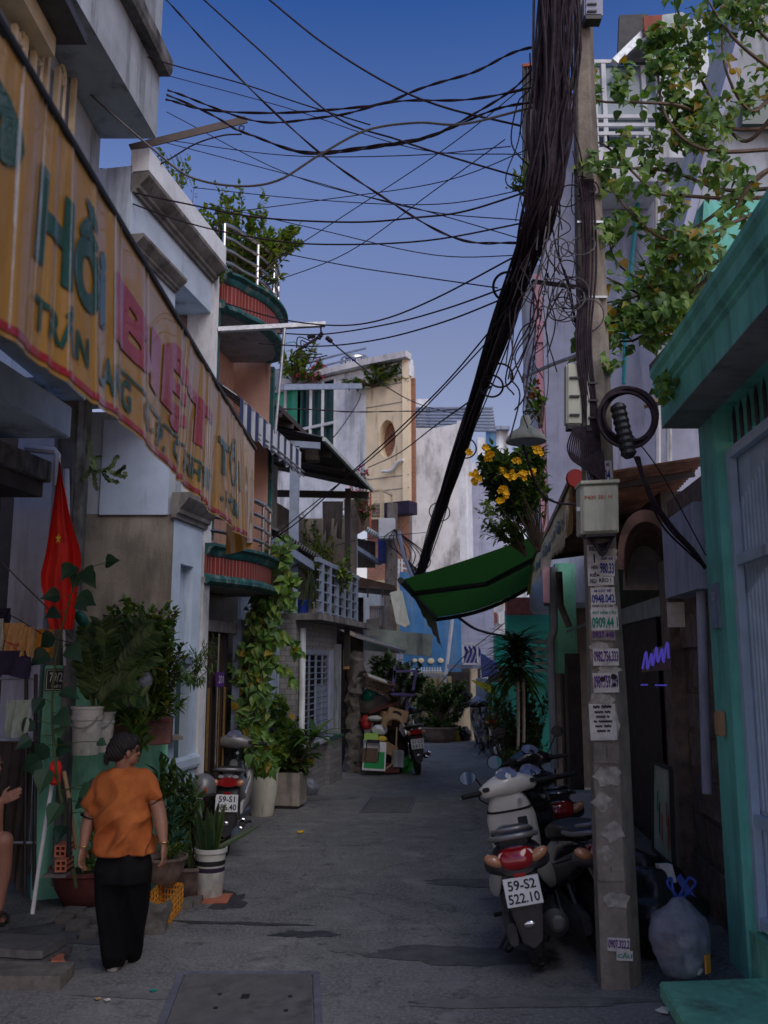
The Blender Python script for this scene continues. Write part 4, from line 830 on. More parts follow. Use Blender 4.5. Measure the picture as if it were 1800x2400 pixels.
def fine(vs, fs, L):
    bm = bmesh.new(); bv = [bm.verts.new(v) for v in vs]
    for f in fs:
        try: bm.faces.new([bv[i] for i in f])
        except Exception: pass
    bmesh.ops.triangulate(bm, faces=bm.faces[:])
    for _ in range(5):
        e = [e for e in bm.edges if e.calc_length() > L]
        if not e: break
        bmesh.ops.subdivide_edges(bm, edges=e, cuts=1); bmesh.ops.triangulate(bm, faces=bm.faces[:])
    bm.verts.index_update(); r = ([v.co.copy() for v in bm.verts], [tuple(v.index for v in f.verts) for f in bm.faces]); bm.free(); return r
def btext(s, y0, y1, z0, z1, m, slope=0, bold=.02, pr=.006, name='lettering'):
    vs, fs = text_mesh(s, 1.0, bold); a0, a1 = min(v.x for v in vs), max(v.x for v in vs); b0, b1 = min(v.y for v in vs), max(v.y for v in vs)
    vs = [V((y0 + (v.x - a0) / (a1 - a0) * (y1 - y0), z0 + (v.y - b0) / (b1 - b0) * (z1 - z0), 0)) for v in vs]
    vs, fs = fine(vs, fs, .03)
    MB().add([bpt(v.x, v.y, pr) for v in vs], fs).build(name, m, bn)
btext('P', 2.0, 2.38, 3.26, 3.62, 'vinyl_green', bold=.045); btext('Hồi', 2.52, 3.14, 3.25, 3.66, 'vinyl_green', bold=.04)
btext('BIỆT', 3.25, 5.3, 3.2, 3.64, 'vinyl_red', bold=.05); btext('3', 2.18, 2.28, 3.04, 3.19, 'vinyl_green', bold=.04)
btext('TRẦN', 2.55, 2.95, 3.05, 3.21, 'vinyl_green', bold=.03); btext('LANG', 3.05, 3.5, 3.04, 3.17, 'vinyl_green', bold=.03); btext('G - P.', 3.68, 4.2, 3.05, 3.17, 'vinyl_green', bold=.03)
btext('Q. ANH TH', 4.35, 5.3, 3.05, 3.17, 'vinyl_green', bold=.03); btext('- HCM', 5.6, 6.2, 3.05, 3.17, 'vinyl_green', bold=.03); btext('TỐI', 5.5, 6.3, 3.25, 3.6, 'vinyl_green', bold=.03)
for (y0, y1, z) in ((3.3, 4.1, 3.205), (4.15, 5.4, 3.2)):
    MB().grid(lambda u, v: bpt(y0 + (y1 - y0) * u, z - .012 - .014 * v, .006), 60, 1).build('underline', 'vinyl_green', bn)
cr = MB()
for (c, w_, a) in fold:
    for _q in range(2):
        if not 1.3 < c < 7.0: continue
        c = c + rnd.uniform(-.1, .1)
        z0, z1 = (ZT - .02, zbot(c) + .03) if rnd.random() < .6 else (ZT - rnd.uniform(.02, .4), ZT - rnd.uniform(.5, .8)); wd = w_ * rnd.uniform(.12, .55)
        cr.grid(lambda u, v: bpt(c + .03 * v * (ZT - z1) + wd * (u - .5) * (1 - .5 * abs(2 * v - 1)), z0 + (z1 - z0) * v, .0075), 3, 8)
mat('creased_film_glint', (.7, .74, .76), .15, .2, 14, .3, alpha=.36, spec=.8); cr.build('cover_glints', 'creased_film_glint', bn, smooth=True)  # whitish strips along folds: creased clear film, its highlights put into the colour
MB().grid(lambda u, v: V((XB - .02 - 1.2 * u, 1.0 + 6.05 * v, ZT + .02 + 1.35 * u)), 4, 10).build('roof_sheet', 'shop_dark', bn, solid=.006)
for y in (2.2, 4.4, 6.7): MB().bar((XB, y, ZT - .03), (-2.25, y, ZT + 1.3), .03).build('frame_bar', 'black_metal', bn)
# striped awning on the balcony house
aw = thing('striped_awning', 'blue and white striped awning with folded arms below the upper balcony', 'awning', tuple(fl(11, 5)))
t0, t1 = fl(9.9, 5.05, -.26), fl(12.35, 4.98, -.3); b0, b1 = fl(9.9, 5.45, .3), fl(12.35, 5.38, .3)
MB().slab([t0, t1, b1, b0], UP * .012).build('roof_sheet', 'stripe_awning', aw)
MB().grid(lambda u, v: t0.lerp(t1, u) + V((.012 * math.sin(u * 60), 0, -.34 * v + .03 * v * math.sin(u * 50))), 60, 3).build('valance', 'stripe_awning', aw)
for dz in (-.3, -.24): MB().tube([t0 + V((.1, .6, dz)), t1 + V((.04, 0, dz - .03))], .012, 6).build('arm', 'galv', aw)
# green awning across the street
ga = thing('green_awning', 'large green striped awning reaching over the street from the right', 'awning', (1, 14, 2.8))
g0, g1, g2, g3 = P(939, 1360, 12.5), P(1021, 1448, 16.2), P(1240, 1372, 16.2), P(1300, 1238, 12.5)
def gsurf(u, v): 
    p = g0.lerp(g1, v).lerp(g3.lerp(g2, v), u); return p + UP * (-.10 * math.sin(math.pi * u) * (.4 + .6 * v) + .015 * math.sin(9 * v + 3 * u))
MB().grid(gsurf, 24, 16).build('cloth', 'awning_green', ga, smooth=True)
MB().tube([g0, g1], .045, 10).build('front_bar', 'black_metal', ga); MB().tube([gsurf(i / 10, 1) - UP * .04 for i in range(11)], .035, 8).build('side_bar', 'black_metal', ga)
MB().tube([gsurf(0, .25) - UP * .05, gsurf(.55, .38) - UP * .1, gsurf(1, .05) - UP * .25], .04, 8).build('folding_arm', 'black_metal', ga)
dv = P(1031, 1520, 15.2) - g1; 
MB().grid(lambda u, v: g0.lerp(g1, .25 + .75 * u) + V((.12 * v, 0, -(.25 + .32 * u) * v)) + V((.015 * math.sin(u * 30) * v, 0, 0)), 30, 8).build('front_flap', 'awning_dark', ga, smooth=True)
fp = MB().slab([P(912, 1388, 12.4), P(938, 1383, 12.5), P(957, 1465, 12.6), P(950, 1472, 12.6), P(928, 1462, 12.4)], V((.03, .05, 0))); fp.build('rolled_sheet', 'pale_cloth', ga, bevel=.01)
# brown roof edge left of it
de = thing('dark_tin_eave', 'dark sagging tin eave above the junk pile left of the green awning', 'roof', tuple(P(870, 1380, 17.6)))
MB().slab([P(815, 1345, 17.4), P(925, 1372, 18), P(930, 1384, 18), P(815, 1375, 17.4)], V((-.2, 2.4, .1))).build('roof_sheet', 'brown_wood', de)
for x in (828, 862, 897): MB().bar(P(x, 1372, 17.5), P(x, 1400, 17.5), .03).build('strut', 'black_metal', de)
MB().bar(P(820, 1385, 17.5), P(920, 1395, 17.8), .03).build('strut', 'black_metal', de)
# fringed valance of the rusty canopy
fv = thing('fringed_valance', 'yellow fringed awning valance with blue lettering left of the pole', 'awning', tuple(P(1290, 1300, 11)))
q0, q1, q2, q3 = P(1341, 1116, 8.75), P(1247, 1315, 13.2), P(1235, 1394, 13.2), P(1343, 1246, 8.75)
fs_ = lambda u, v: q0.lerp(q1, u).lerp(q3.lerp(q2, u), v) + V((-.03 * math.sin(u * 25) * v, 0, 0))
MB().grid(lambda u, v: fs_(u, v * .8), 60, 4).build('cloth', 'fringe', fv, smooth=True)
frg = MB()
for k in range(90):
    u = k / 90; frg.poly([fs_(u, .8), fs_(u + .009, .8), fs_(u + .0095, .9 + .06 * rnd.random()), fs_(u + .006, 1.02 + .06 * rnd.random()), fs_(u + .001, .92)])
frg.build('fringe_strip', 'fringe', fv, kind='stuff')
for (u0, u1, m_) in ((.0, .06, 'vinyl_yellow'), (.95, 1.0, 'vinyl_yellow')): MB().grid(lambda u, v: fs_(u0 + (u1 - u0) * u, v * 1.03) + V((-.008, 0, 0)), 4, 4).build('end_band', m_, fv)
vs, fs2 = text_mesh('CƠM TẤM SƯỜN', 1.0, .03); a0, a1 = min(v.x for v in vs), max(v.x for v in vs); b0_, b1_ = min(v.y for v in vs), max(v.y for v in vs)
mat('ink_faded', (.17, .24, .27), .7, .2, 9, 0)
MB().add([fs_(.92 - (v.x - a0) / (a1 - a0) * .8, .68 - (v.y - b0_) / (b1_ - b0_) * .38) + V((-.012, 0, 0)) for v in vs], fs2).build('lettering', 'ink_faded', fv)
rs_ = MB().lathe(q0 + V((.03, -.02, -.03)), [(.0, -.03), (.09, -.03), (.1, 0), (.09, .03), (0, .03)], 20, axis=(0, 1, 0)); rs_.build('end_cap', 'red_plastic', fv, smooth=True)
# ------------------------------------------------------------------ concrete utility pole, right foreground
YP = 6.15
pole = thing('utility_pole', 'leaning concrete utility pole plastered with phone number stickers, right foreground', 'utility pole', tuple(G(1457, 2310)))
rows = [(2330, 1410, 1506), (2000, 1398, 1488), (1700, 1388, 1474), (1270, 1376, 1444), (900, 1365, 1431), (600, 1355, 1418), (250, 1351, 1397), (-40, 1352, 1386)]
def pedge(py):
    for (y0, l0, r0), (y1, l1, r1) in zip(rows, rows[1:]):
        if y1 <= py <= y0: f = (y0 - py) / (y0 - y1); return l0 + (l1 - l0) * f, r0 + (r1 - r0) * f
    return rows[0][1:] if py > rows[0][0] else rows[-1][1:]
rg_ = []
for (y, l, r) in rows:
    pl_, pm, pr_ = P(l, y, YP), P(l + (r - l) * .74, y, YP - .01), P(r, y, YP + .13); wv = pr_ - pl_
    if y == 2330: zb = -.02
    rg_.append([pl_ + V((.012, -.012, 0)), pm + V((-.012, -.004, 0)), pm + V((.008, .012, 0)), pr_, pr_ + V((-.03, .1, 0)), pl_ + V((.02, .2, 0)), pl_])
MB().loft(rg_).build('shaft', 'pole_concrete', pole, smooth=True, angle=20)
def onpole(px, py, d=0.0):         # point on the front face
    l, r = pedge(py); f = (px - l) / ((r - l) * .74); return P(px, py, YP - .01 * max(0, min(1, f)) - d)
def px_of(f, py): l, r = pedge(py); return l + (r - l) * f
for (f, y) in ((.3, 245), (.3, 292), (.3, 340), (.3, 440), (.32, 578), (.35, 718), (.55, 1487), (.52, 1870), (.4, 1920), (.55, 1995), (.55, 2178), (.2, 2262), (.4, 1745)):
    MB().lathe(onpole(px_of(f, y), y, .002), [(.011, 0), (.011, .004)], 12, axis=(0, -1, 0)).build('hole', 'rubber', pole)
def sticker(px, py, w_, h_, lines, m, paper='paper', rot=0, wrap=False):
    c = onpole(px, py, .02); k = YP / (CT - ST * (1200 - py) / FPX) / FPX; wm, hm = w_ * k, h_ * k * CT
    x = V((math.cos(rot), 0, math.sin(rot))); u = V((-math.sin(rot), 0, math.cos(rot)))
    s = MB().pbox(c - x * wm / 2 - u * hm / 2, x * wm, u * hm, V((0, -.002, 0))).build('sticker', paper, pole)
    n = len(lines)
    for i, (tx, fh, fw) in enumerate(lines):
        z = hm * (.5 - (sum(l[1] for l in lines[:i]) + fh / 2)); text(tx, c + u * z + V((0, -.002, 0)), x, u, hm * fh * .72, M(m), s, width=wm * fw, bold=.03)
sticker(1404, 1107, 62, 54, [('KHOAN CẮT BÊ', .28, .8), ('0899.804.', .72, .92)], 'ink_blue', rot=.05)
sticker(1393, 1325, 32, 98, [('RÈO !', .18, .7), (' ', .4, .1) if 0 else ('-', .3, .1), ('HẸN', .16, .5), ('KIỂM', .16, .7), ('NGAY', .16, .7)], 'ink_black')
sticker(1422, 1326, 36, 48, [('GIÁ RẺ', .25, .8), ('980.33', .75, .9)], 'ink_blue', rot=-.03); sticker(1418, 1361, 40, 20, [('RÈO !', .8, .7)], 'ink_black')
sticker(1413, 1397, 56, 40, [('M CẮT BÊ', .3, .7), ('0948.042', .7, .94)], 'ink_blue', rot=.03); sticker(1412, 1420, 54, 16, [('KHOAN CẮT BÊ TÔNG', .8, .9)], 'ink_black')
sticker(1417, 1452, 64, 50, [('RÚT HẦM CẦU', .28, .85), ('0909.44 1', .72, .94)], 'ink_green', rot=.02); sticker(1414, 1489, 56, 24, [('0937.448', .85, .9)], 'ink_violet', 'pole_concrete')
sticker(1420, 1540, 60, 40, [('0982.756.333', .9, .95)], 'ink_violet'); sticker(1420, 1600, 60, 46, [('0981.759.779', .9, .95)], 'ink_violet', rot=.02)
for (x, y, w_, h_, r_) in ((1425, 1300, 40, 30, .05), (1408, 1372, 30, 30, -.04), (1432, 1440, 26, 60, .02), (1405, 1515, 40, 18, 0), (1428, 1570, 46, 16, .03), (1410, 1640, 50, 24, -.03), (1440, 1700, 20, 50, 0), (1425, 1820, 52, 34, .05), (1412, 1880, 40, 28, -.05), (1436, 1950, 44, 30, .03), (1420, 2000, 30, 22, 0), (1445, 2110, 50, 26, -.02)):
    s_ = MB(); c = onpole(x, y, .012); k = .0028; s_.poly([c + V((w_ * k * .5 * math.cos(a) * (1.2 + .25 * math.sin(5 * a + x)), -.001, h_ * k * .6 * math.sin(a) * (1.15 + .3 * math.sin(4 * a + y)))) for a in [2 * math.pi * q / 14 for q in range(14)]]).build('paper_remnant', 'paper_old', pole, solid=.001)
bt = MB()
for (x, y, r) in ((1412, 1592, .018), (1438, 1586, .02), (1440, 1605, .014)): bt.lathe(onpole(x, y, .026), [(r, 0), (r * .9, .001)], 9, axis=(0, -1, 0))
bt.build('ink_blot', 'ink_black', pole)
sticker(1413, 1692, 62, 84, [('~~ ~~~', .16, .7), ('~~~ ~~', .13, .6), ('~~~~ ~', .13, .5), ('~ ~~~~', .13, .7), ('~~ ~~', .13, .6), ('~~~ ~', .13, .5)], 'ink_black', rot=.02)
sticker(1422, 1765, 58, 46, [('-', .9, .02)], 'ink_black', 'pole_concrete', rot=-.04); sticker(1432, 2047, 62, 34, [('-', .5, .02)], 'ink_black', 'pole_concrete')
sticker(1450, 2214, 52, 30, [('0907.322.2', .9, .95)], 'ink_violet', rot=-.06); sticker(1464, 2240, 38, 22, [('CẦU', .85, .9)], 'ink_green', rot=-.03)
for (y, c_) in ((452, 'black_metal'), (517, 'galv'), (693, 'white_paint')):
    l, r = pedge(y); MB().loft([[P(l - 1, y, YP - .02), P(r + 1, y, YP - .02), P(r + 2, y, YP + .25), P(l - 1, y, YP + .25)], [P(l - 1, y + 5, YP - .02), P(r + 1, y + 5, YP - .02), P(r + 2, y + 5, YP + .25), P(l - 1, y + 5, YP + .25)]]).build('strap', c_, pole)
def at(px, py, d): return P(px, py, YP - d)
bx = thing('junction_box', 'pale green metal junction box strapped to the pole, red stencilled code', 'junction box', tuple(at(1406, 1258, .1)))
a_, b_, c_ = at(1362, 1252, .17), at(1451, 1248, .17), at(1361, 1137, .17)
MB().pbox(a_, b_ - a_, c_ - a_, V((0, .155, 0))).build('case', 'box_paint', bx, bevel=.006)
dr = MB().pbox(a_ + V((.012, -.018, .012)), (b_ - a_) * .92, (c_ - a_) * .93, V((0, .017, 0))).build('door', 'box_paint', bx, bevel=.006)
MB().pbox(c_ + V((-.006, -.03, 0)), (b_ - a_) * 1.04, UP * .025, V((0, .2, 0))).build('hood', 'box_paint', bx, bevel=.004); MB().pbox(a_ + V((.03, -.01, -.02)), (b_ - a_) * .8, UP * .018, V((0, .12, 0))).build('base', 'black_metal', bx)
MB().pbox(at(1352, 1198, .15), (.03, 0, 0), UP * .03, V((0, .03, 0))).build('latch', 'galv', bx)
text('P400 281 H', a_.lerp(b_, .47) + UP * .245 + V((0, -.018, 0)), b_ - a_, c_ - a_, .026, M('ink_red'), dr, width=.185, bold=.01)
for k in range(5): MB().tube(rope([at(1372 + 4 * k, 1252, .06 + .02 * k), at(1395 + 3 * k, 1275 + 6 * k, .08 + .02 * k), at(1425 - k, 1272 + 5 * k, .06 + .02 * k), at(1442 - 2 * k, 1252, .05 + .02 * k)]), .009, 6).build('cable_loop', 'cable', bx, smooth=True)
# small boxes high on the pole
def fuse(name, label, x0, x1, y0, y1, m, d):
    t = thing(name, label, 'electric box', tuple(at(x0, y1, d))); a, b, c = at(x0, y1, d), at(x1, y1, d), at(x0, y0, d)
    MB().pbox(a, b - a, c - a, V((0, .1, 0))).build('case', m, t, bevel=.012); MB().pbox(a + V((.008, -.004, -.03)), (b - a) * .85, UP * .03, V((0, .09, 0))).build('socket', 'black_metal', t)
    for k in range(3): MB().bar(c.lerp(a, .25 + .3 * k) + V((.02, -.006, 0)), c.lerp(a, .25 + .3 * k) + V((.09, -.006, 0)), .014).build('clip', 'black_metal', t)
    return t
fuse('terminal_box', 'long grey terminal box left of the pole under the cable tangle', 1328, 1364, 850, 995, 'box_paint', .05); fuse('terminal_box', 'narrow grey conduit box on the pole above the cable coil', 1372, 1386, 865, 1000, 'box_paint', .06)
fuse('terminal_box', 'dark box at the very top of the pole', 1370, 1414, -20, 36, 'lavender_wall', .12)
arm = thing('lamp_bracket', 'thin grey pipe bracket slanting left from the pole', 'bracket', tuple(P(1295, 850, 6.5)))
MB().tube([P(1368, 828, 6.2), P(1300, 852, 6.8), P(1226, 884, 7.5)], .016, 8).build('pipe', 'galv', arm); MB().tube([P(1228, 876, 7.5), P(1226, 897, 7.5)], .012, 6).build('hook', 'black_metal', arm)
lp = thing('street_lamp', 'old grey bell shaped lamp hanging over the yellow flowers', 'lamp', tuple(P(1233, 1040, 7.6)))
lc = P(1233, 1036, 7.6)
MB().lathe(lc, [(.175, 0), (.178, .012), (.165, .04), (.13, .085), (.07, .12), (.05, .15), (.045, .2), (.03, .235), (.01, .24)], 28, cap=False).build('shade', 'box_paint', lp, smooth=True, solid=.004)
MB().lathe(lc + UP * .01, [(.0, 0), (.165, 0), (.165, .006), (0, .006)], 24).build('reflector', 'grey_plaster', lp)
ch = MB(); cp_ = rope([lc + UP * .24, P(1255, 820, 7.2), P(1275, 690, 6.7), P(1285, 640, 6.4)], 12)
for i, (p, q) in enumerate(zip(cp_[::2], cp_[1::2])): ch.torus((p + q) / 2, .016, .004, (1, 0, .3) if i % 2 else (0, 1, .2), 10, 5)
MB().tube(cp_, .004, 5).build('cord', 'cable', lp); ch.build('chain', 'black_metal', lp)
# ------------------------------------------------------------------ cable bundle
cb = thing('cable_bundle', 'thick black bundle of cables running from the pole down the street', 'cable bundle', tuple(P(1180, 760, 7.6)))
cpath = [(P(1302, -60, 6.0), .165), (P(1300, 120, 5.98), .165), (P(1292, 300, 5.98), .155), (P(1280, 430, 6.0), .13), (P(1254, 530, 6.15), .105), (P(1222, 630, 6.6), .09), (P(1178, 765, 7.7), .095), (P(1130, 905, 9.6), .095), (P(1068, 1085, 13.2), .10), (P(1018, 1235, 17.4), .11), (P(985, 1345, 21.5), .11)]
MB().tube(rope([p for p, r in cpath], 6), [cpath[min(10, i // 6)][1] * .42 for i in range(61)], 10).build('core', 'cable', cb, smooth=True)
for k in range(84):
    a, rr_ = rnd.uniform(0, 6.28), math.sqrt(rnd.uniform(.15, 1)); pts = []
    for i, (p, r) in enumerate(cpath):
        a += rnd.uniform(-.75, .75); q = max(.3, min(1.22, rr_ + rnd.uniform(-.25, .25)))
        d = (cpath[min(i + 1, 10)][0] - cpath[max(i - 1, 0)][0]).normalized(); s = d.cross(V((0, 1, 0))).normalized() if abs(d.y) < .95 else V((1, 0, 0)); u = s.cross(d)
        pts.append(p + s * r * q * math.cos(a) + u * r * q * math.sin(a) * .8)
    if k % 5 == 0: pts = pts[:rnd.choice((4, 5, 6))]
    MB().tube(rope(pts, 5), rnd.choice((.006, .008, .011)), 5).build('strand', 'cable_grey' if k % 14 == 0 else 'cable', cb, smooth=True)
for k in range(44):      # loose ends and loops around the pole
    x, y = rnd.uniform(1225, 1350), rnd.uniform(120, 760); x -= max(0, y - 500) * .08; n = rnd.randint(3, 5); d = rnd.uniform(-.25, .12); pts = [at(x, y, d)]
    for i in range(n): x += rnd.uniform(-45, 55); y += rnd.uniform(30, 120); pts.append(at(max(1185, min(1365, x)), y, d + rnd.uniform(-.06, .06)))
    MB().tube(rope(pts, 6), rnd.choice((.004, .005, .006)), 5).build('loose_cable', rnd.choice(('cable', 'cable', 'cable_grey')), cb, smooth=True)
for k in range(16):
    c = at(rnd.uniform(1290, 1395), rnd.uniform(430, 760), .05); MB().torus(c, rnd.uniform(.05, .12), .005, (rnd.uniform(-.5, .5), 1, rnd.uniform(-.6, .6)), 22, 5).build('loose_loop', rnd.choice(('cable_grey', 'cable')), cb)
for (x, y, Y, R) in ((1190, 672, 7.0, .12), (1172, 880, 9, .13), (1152, 905, 9, .12), (1090, 1050, 12.5, .16), (1030, 1200, 17, .2)): MB().torus(P(x, y, Y), R, .011, (.3, 1, .8), 28, 6).build('loose_loop', 'cable', cb)
for k in range(8): MB().tube(rope([at(1362 + k * 4, 420, .03), at(1366 + k * 4 + 6 * math.sin(k), 620, .05), at(1350 + k * 5, 800, .06), at(1375 + k * 4, 1000, .05), at(1392 + 3 * k, 1130, .05)]), .008, 5).build('riser_cable', 'cable', cb, smooth=True)
for k in range(14): MB().tube(rope([at(1345 + 3 * k, 1000, .05), at(1330 + 5 * k, 1050 + 4 * k, .08), at(1352 + 5 * k, 1085 + 3 * k, .09), at(1400 + k, 1060, .07)]), .006, 5).build('drip_loop', 'cable', cb, smooth=True)
tb = MB().tube([P(1250, 660, 6.6), P(1345, 672, 6.15)], .02, 6); tb.build('tie_bar', 'black_metal', cb)
cl = thing('cable_coil', 'big round coil of black cable hanging on the right of the pole', 'cable coil', tuple(at(1478, 990, .1)))
for k in range(7): MB().torus(at(1474 + rnd.uniform(-6, 6), 978 + rnd.uniform(-8, 8), .1 + .015 * k), .185 + rnd.uniform(-.035, .02), .012, (rnd.uniform(-.12, .12), 1, rnd.uniform(-.1, .1)), 40, 6).build('turn', 'cable', cl, smooth=True)
sc_ = thing('splice_closure', 'black ribbed splice closure hanging inside the cable coil', 'splice closure', tuple(at(1462, 1000, .2)))
s0, s1 = at(1446, 945, .2), at(1476, 1075, .2); dd = (s1 - s0); 
MB().lathe(s0, [(.02, 0)] + [(.048 + (.008 if i % 2 else 0), dd.length * (.04 + .058 * i)) for i in range(16)] + [(.03, dd.length * .99)], 16, axis=dd).build('body', 'plastic_black', sc_)
tk = thing('thick_cable', 'thick black cable drooping from the pole to the mint column', 'cable', tuple(P(1560, 1200, 6.2)))
for k in range(3): MB().tube(rope([at(1490 + 4 * k, 1070, .1), at(1525 - 3 * k, 1160, .1), P(1575 - 10 * k, 1235, 6.2), P(1625 - 8 * k, 1290, 6.4), P(1652, 1330, 6.6)]), .016 if k == 0 else .008, 6).build('strand', 'cable', tk, smooth=True)
# ------------------------------------------------------------------ wires over the street
def wire(label, pts, Y0, Y1, r=.009, twist=0, m='cable'):
    pts = [(x * 1.085, y * 1.085) for x, y in pts]; L = [0]
    for a, b in zip(pts, pts[1:]): L.append(L[-1] + math.hypot(b[0] - a[0], b[1] - a[1]))
    w3 = rope([P(x, y, Y0 + (Y1 - Y0) * l / L[-1]) for (x, y), l in zip(pts, L)], 14 if twist else 7)
    if twist:
        mb = MB()
        for ph in (0, math.pi): mb.tube([p + V((0, math.sin(i * .55 + ph) * .005, math.cos(i * .55 + ph) * .006 + .008 * math.sin(i * .23))) for i, p in enumerate(w3)], r * .72, 5)
    else: mb = MB().tube(w3, r, 5)
    mb.build('overhead_wire', m, smooth=True, label=label, cat='wire', group='overhead wires across the street')
wire('double black wire from the top edge down to the cable bundle, leftmost of the three', [(350, -10), (470, 120), (690, 330), (850, 440), (1000, 520), (1125, 525)], 7, 6.4, .008, 1)
wire('black wire from the top edge, middle of the three, sagging right', [(430, -10), (560, 108), (720, 250), (860, 302), (960, 335), (1120, 382)], 7, 6.4, .008)
wire('black wire from the top edge, rightmost of the three', [(570, -10), (700, 95), (840, 182), (960, 232), (1125, 272)], 7, 6.3, .009)
wire('thin wire leaving the grey upper storey high, long and nearly straight', [(180, 75), (355, 135), (520, 180), (650, 224), (800, 270)], 7.3, 6.8, .006)
wire('twisted wire from the grey upper storey bending up to the pole', [(358, 215), (440, 236), (640, 243), (800, 228), (900, 195), (1010, 160), (1100, 118), (1185, 95)], 7.4, 6.1, .009, 1)
wire('twisted wire from the grey storey running almost level', [(362, 195), (450, 228), (580, 265), (720, 250), (840, 222), (1000, 215), (1180, 183)], 7.4, 6.1, .008, 1)
wire('twisted wire passing the brown bracket tip and rising to the pole', [(360, 205), (470, 255), (530, 288), (640, 325), (760, 322), (900, 300), (1010, 255), (1110, 190), (1190, 95)], 7.4, 6.1, .009, 1)
wire('second twisted wire from the bracket tip, rising behind the first', [(525, 285), (640, 328), (760, 326), (880, 308), (980, 275), (1090, 230), (1190, 215)], 8, 6.1, .009, 1)
wire('pale cable looping from the cream railing in a deep sag', [(155, 168), (260, 262), (340, 330), (410, 382), (510, 402), (600, 390), (690, 335), (790, 282), (900, 265), (1000, 268), (1150, 232)], 6.9, 6.2, .01, 0, 'cable_grey')
wire('wire from the plastered roof up to the brown bracket', [(215, 365), (280, 368), (345, 355), (420, 312), (480, 293), (522, 290)], 7.7, 8, .008)
wire('wire across from the plastered facade, upper of two, level', [(205, 398), (400, 440), (560, 470), (760, 480), (900, 470), (1010, 455), (1180, 400)], 7.8, 6.2, .008)
wire('wire across from the plastered facade, lower of two', [(210, 412), (400, 480), (560, 515), (700, 528), (920, 520), (1150, 478)], 7.8, 6.2, .007)
wire('thin straight wire from the balcony shrub to the dark cable loop', [(600, 545), (760, 576), (900, 597), (1075, 622)], 9.9, 7, .006)
wire('wire rising from the steel arm to the bundle, topmost', [(470, 650), (600, 688), (720, 703), (820, 692), (940, 645), (1120, 550)], 9.9, 6.8, .008)
wire('wire rising from the steel arm to the bundle, middle', [(600, 720), (700, 722), (840, 700), (960, 668), (1090, 622)], 10, 7, .008)
wire('wire rising from the steel arm to the bundle, lowest', [(560, 742), (690, 748), (820, 733), (960, 695), (1100, 640)], 10, 7, .008)
wire('wire from the insulators running down over the roof garden', [(705, 730), (760, 775), (850, 845), (920, 878), (1010, 900)], 10, 22, .01)
wire('long wire from the bundle down left across the oval window, upper', [(1110, 650), (1050, 725), (960, 830), (850, 938), (760, 1020), (640, 1130), (560, 1180)], 6.9, 11.8, .008)
wire('long wire from the bundle down left across the oval window, lower', [(1112, 665), (1060, 730), (930, 868), (820, 975), (700, 1070), (590, 1160)], 6.9, 11.8, .007)
wire('wire from the bundle to the green windows, shorter', [(1060, 835), (940, 920), (860, 980), (795, 1010)], 9, 22, .012)
wire('level twisted wire in front of the white upper wall', [(560, 885), (680, 885), (790, 890), (900, 888), (1010, 884)], 12, 24, .012, 1)
wire('wire hanging below the far grey roof bar toward the cream wall', [(560, 970), (660, 985), (720, 945), (770, 875), (780, 850)], 12, 22, .012)
wire('wire under the green awning sagging from pole to pole', [(985, 1330), (1030, 1360), (1080, 1372), (1110, 1372)], 17, 23, .03)
wire('thin wire left of the far concrete pole', [(590, 1250), (720, 1180), (820, 1160), (920, 1150)], 12, 22, .008)
wire('wire along the pale blue far walls, sagging', [(940, 1490), (1000, 1420), (1060, 1370), (1110, 1330)], 22, 24, .012)
wire('guy wire from the bundle straight down to the bell lamp', [(1165, 640), (1150, 760), (1130, 880), (1140, 925)], 6.6, 7.4, .005)
wire('thin stay wire slanting from the pole to the mint column', [(1330, 900), (1420, 1010), (1525, 1200)], 6.3, 6.5, .005)
wire('wire along the drain pipe to the yellow flower bush', [(1120, 930), (1160, 1050), (1200, 1085), (1260, 1090)], 7.6, 8.8, .012)
for k in range(9):
    y0, y1, x1 = rnd.uniform(150, 640), rnd.uniform(60, 560), rnd.uniform(1090, 1180); x0 = 360 + max(0, y0 - 330) * .75
    wire('very thin stray wire sagging across the sky between the houses and the cable bundle', [(x0, y0), ((x0 * .66 + x1 * .34), (y0 * .66 + y1 * .34) + rnd.uniform(10, 40)), ((x0 * .3 + x1 * .7), (y0 * .3 + y1 * .7) + rnd.uniform(10, 40)), (x1, y1)], 8.5, 6.4, .0045)
br1 = thing('steel_bracket', 'rusty brown steel bracket jutting out over the street from the plastered roof', 'bracket', tuple(P(440, 310, 8)))
MB().bar(P(305, 347, 7.75), P(577, 280, 8.1), .018, .07).build('arm', 'brown_wood', br1); MB().torus(P(566, 300, 8.05), .025, .007, (0, 1, 0), 14, 6).build('hook', 'black_metal', br1)
br2 = thing('steel_bracket', 'pale steel arm with dark insulators jutting out from the balcony house', 'bracket', tuple(P(640, 765, 9.9)))
MB().bar(P(510, 773, 9.8), P(762, 760, 10.1), .07, .05).build('arm', 'galv', br2); MB().tube([P(752, 767, 10.1), P(753, 785, 10.1)], .012).build('hook', 'black_metal', br2)
for (x0, y0, x1, y1) in ((720, 790, 738, 787), (764, 790, 780, 803), (745, 795, 752, 785)): MB().lathe(P(x0, y0, 10.1), [(.01, 0), (.03, .01), (.03, .03), (.02, .035), (.03, .045), (.03, .065), (.02, .07), (.03, .08), (.01, .1)], 10, axis=P(x1, y1, 10.1) - P(x0, y0, 10.1)).build('insulator', 'plastic_black', br2)
for k in range(7): MB().tube(rope([P(750, 785, 10.1), P(735 - 8 * k, 800 + 5 * k, 10.1), P(700 + 6 * k, 790 + 8 * k, 10.15), P(695 + 12 * k, 815 + 3 * k, 10.1)]), .007, 5).build('loose_wire', 'cable', br2)
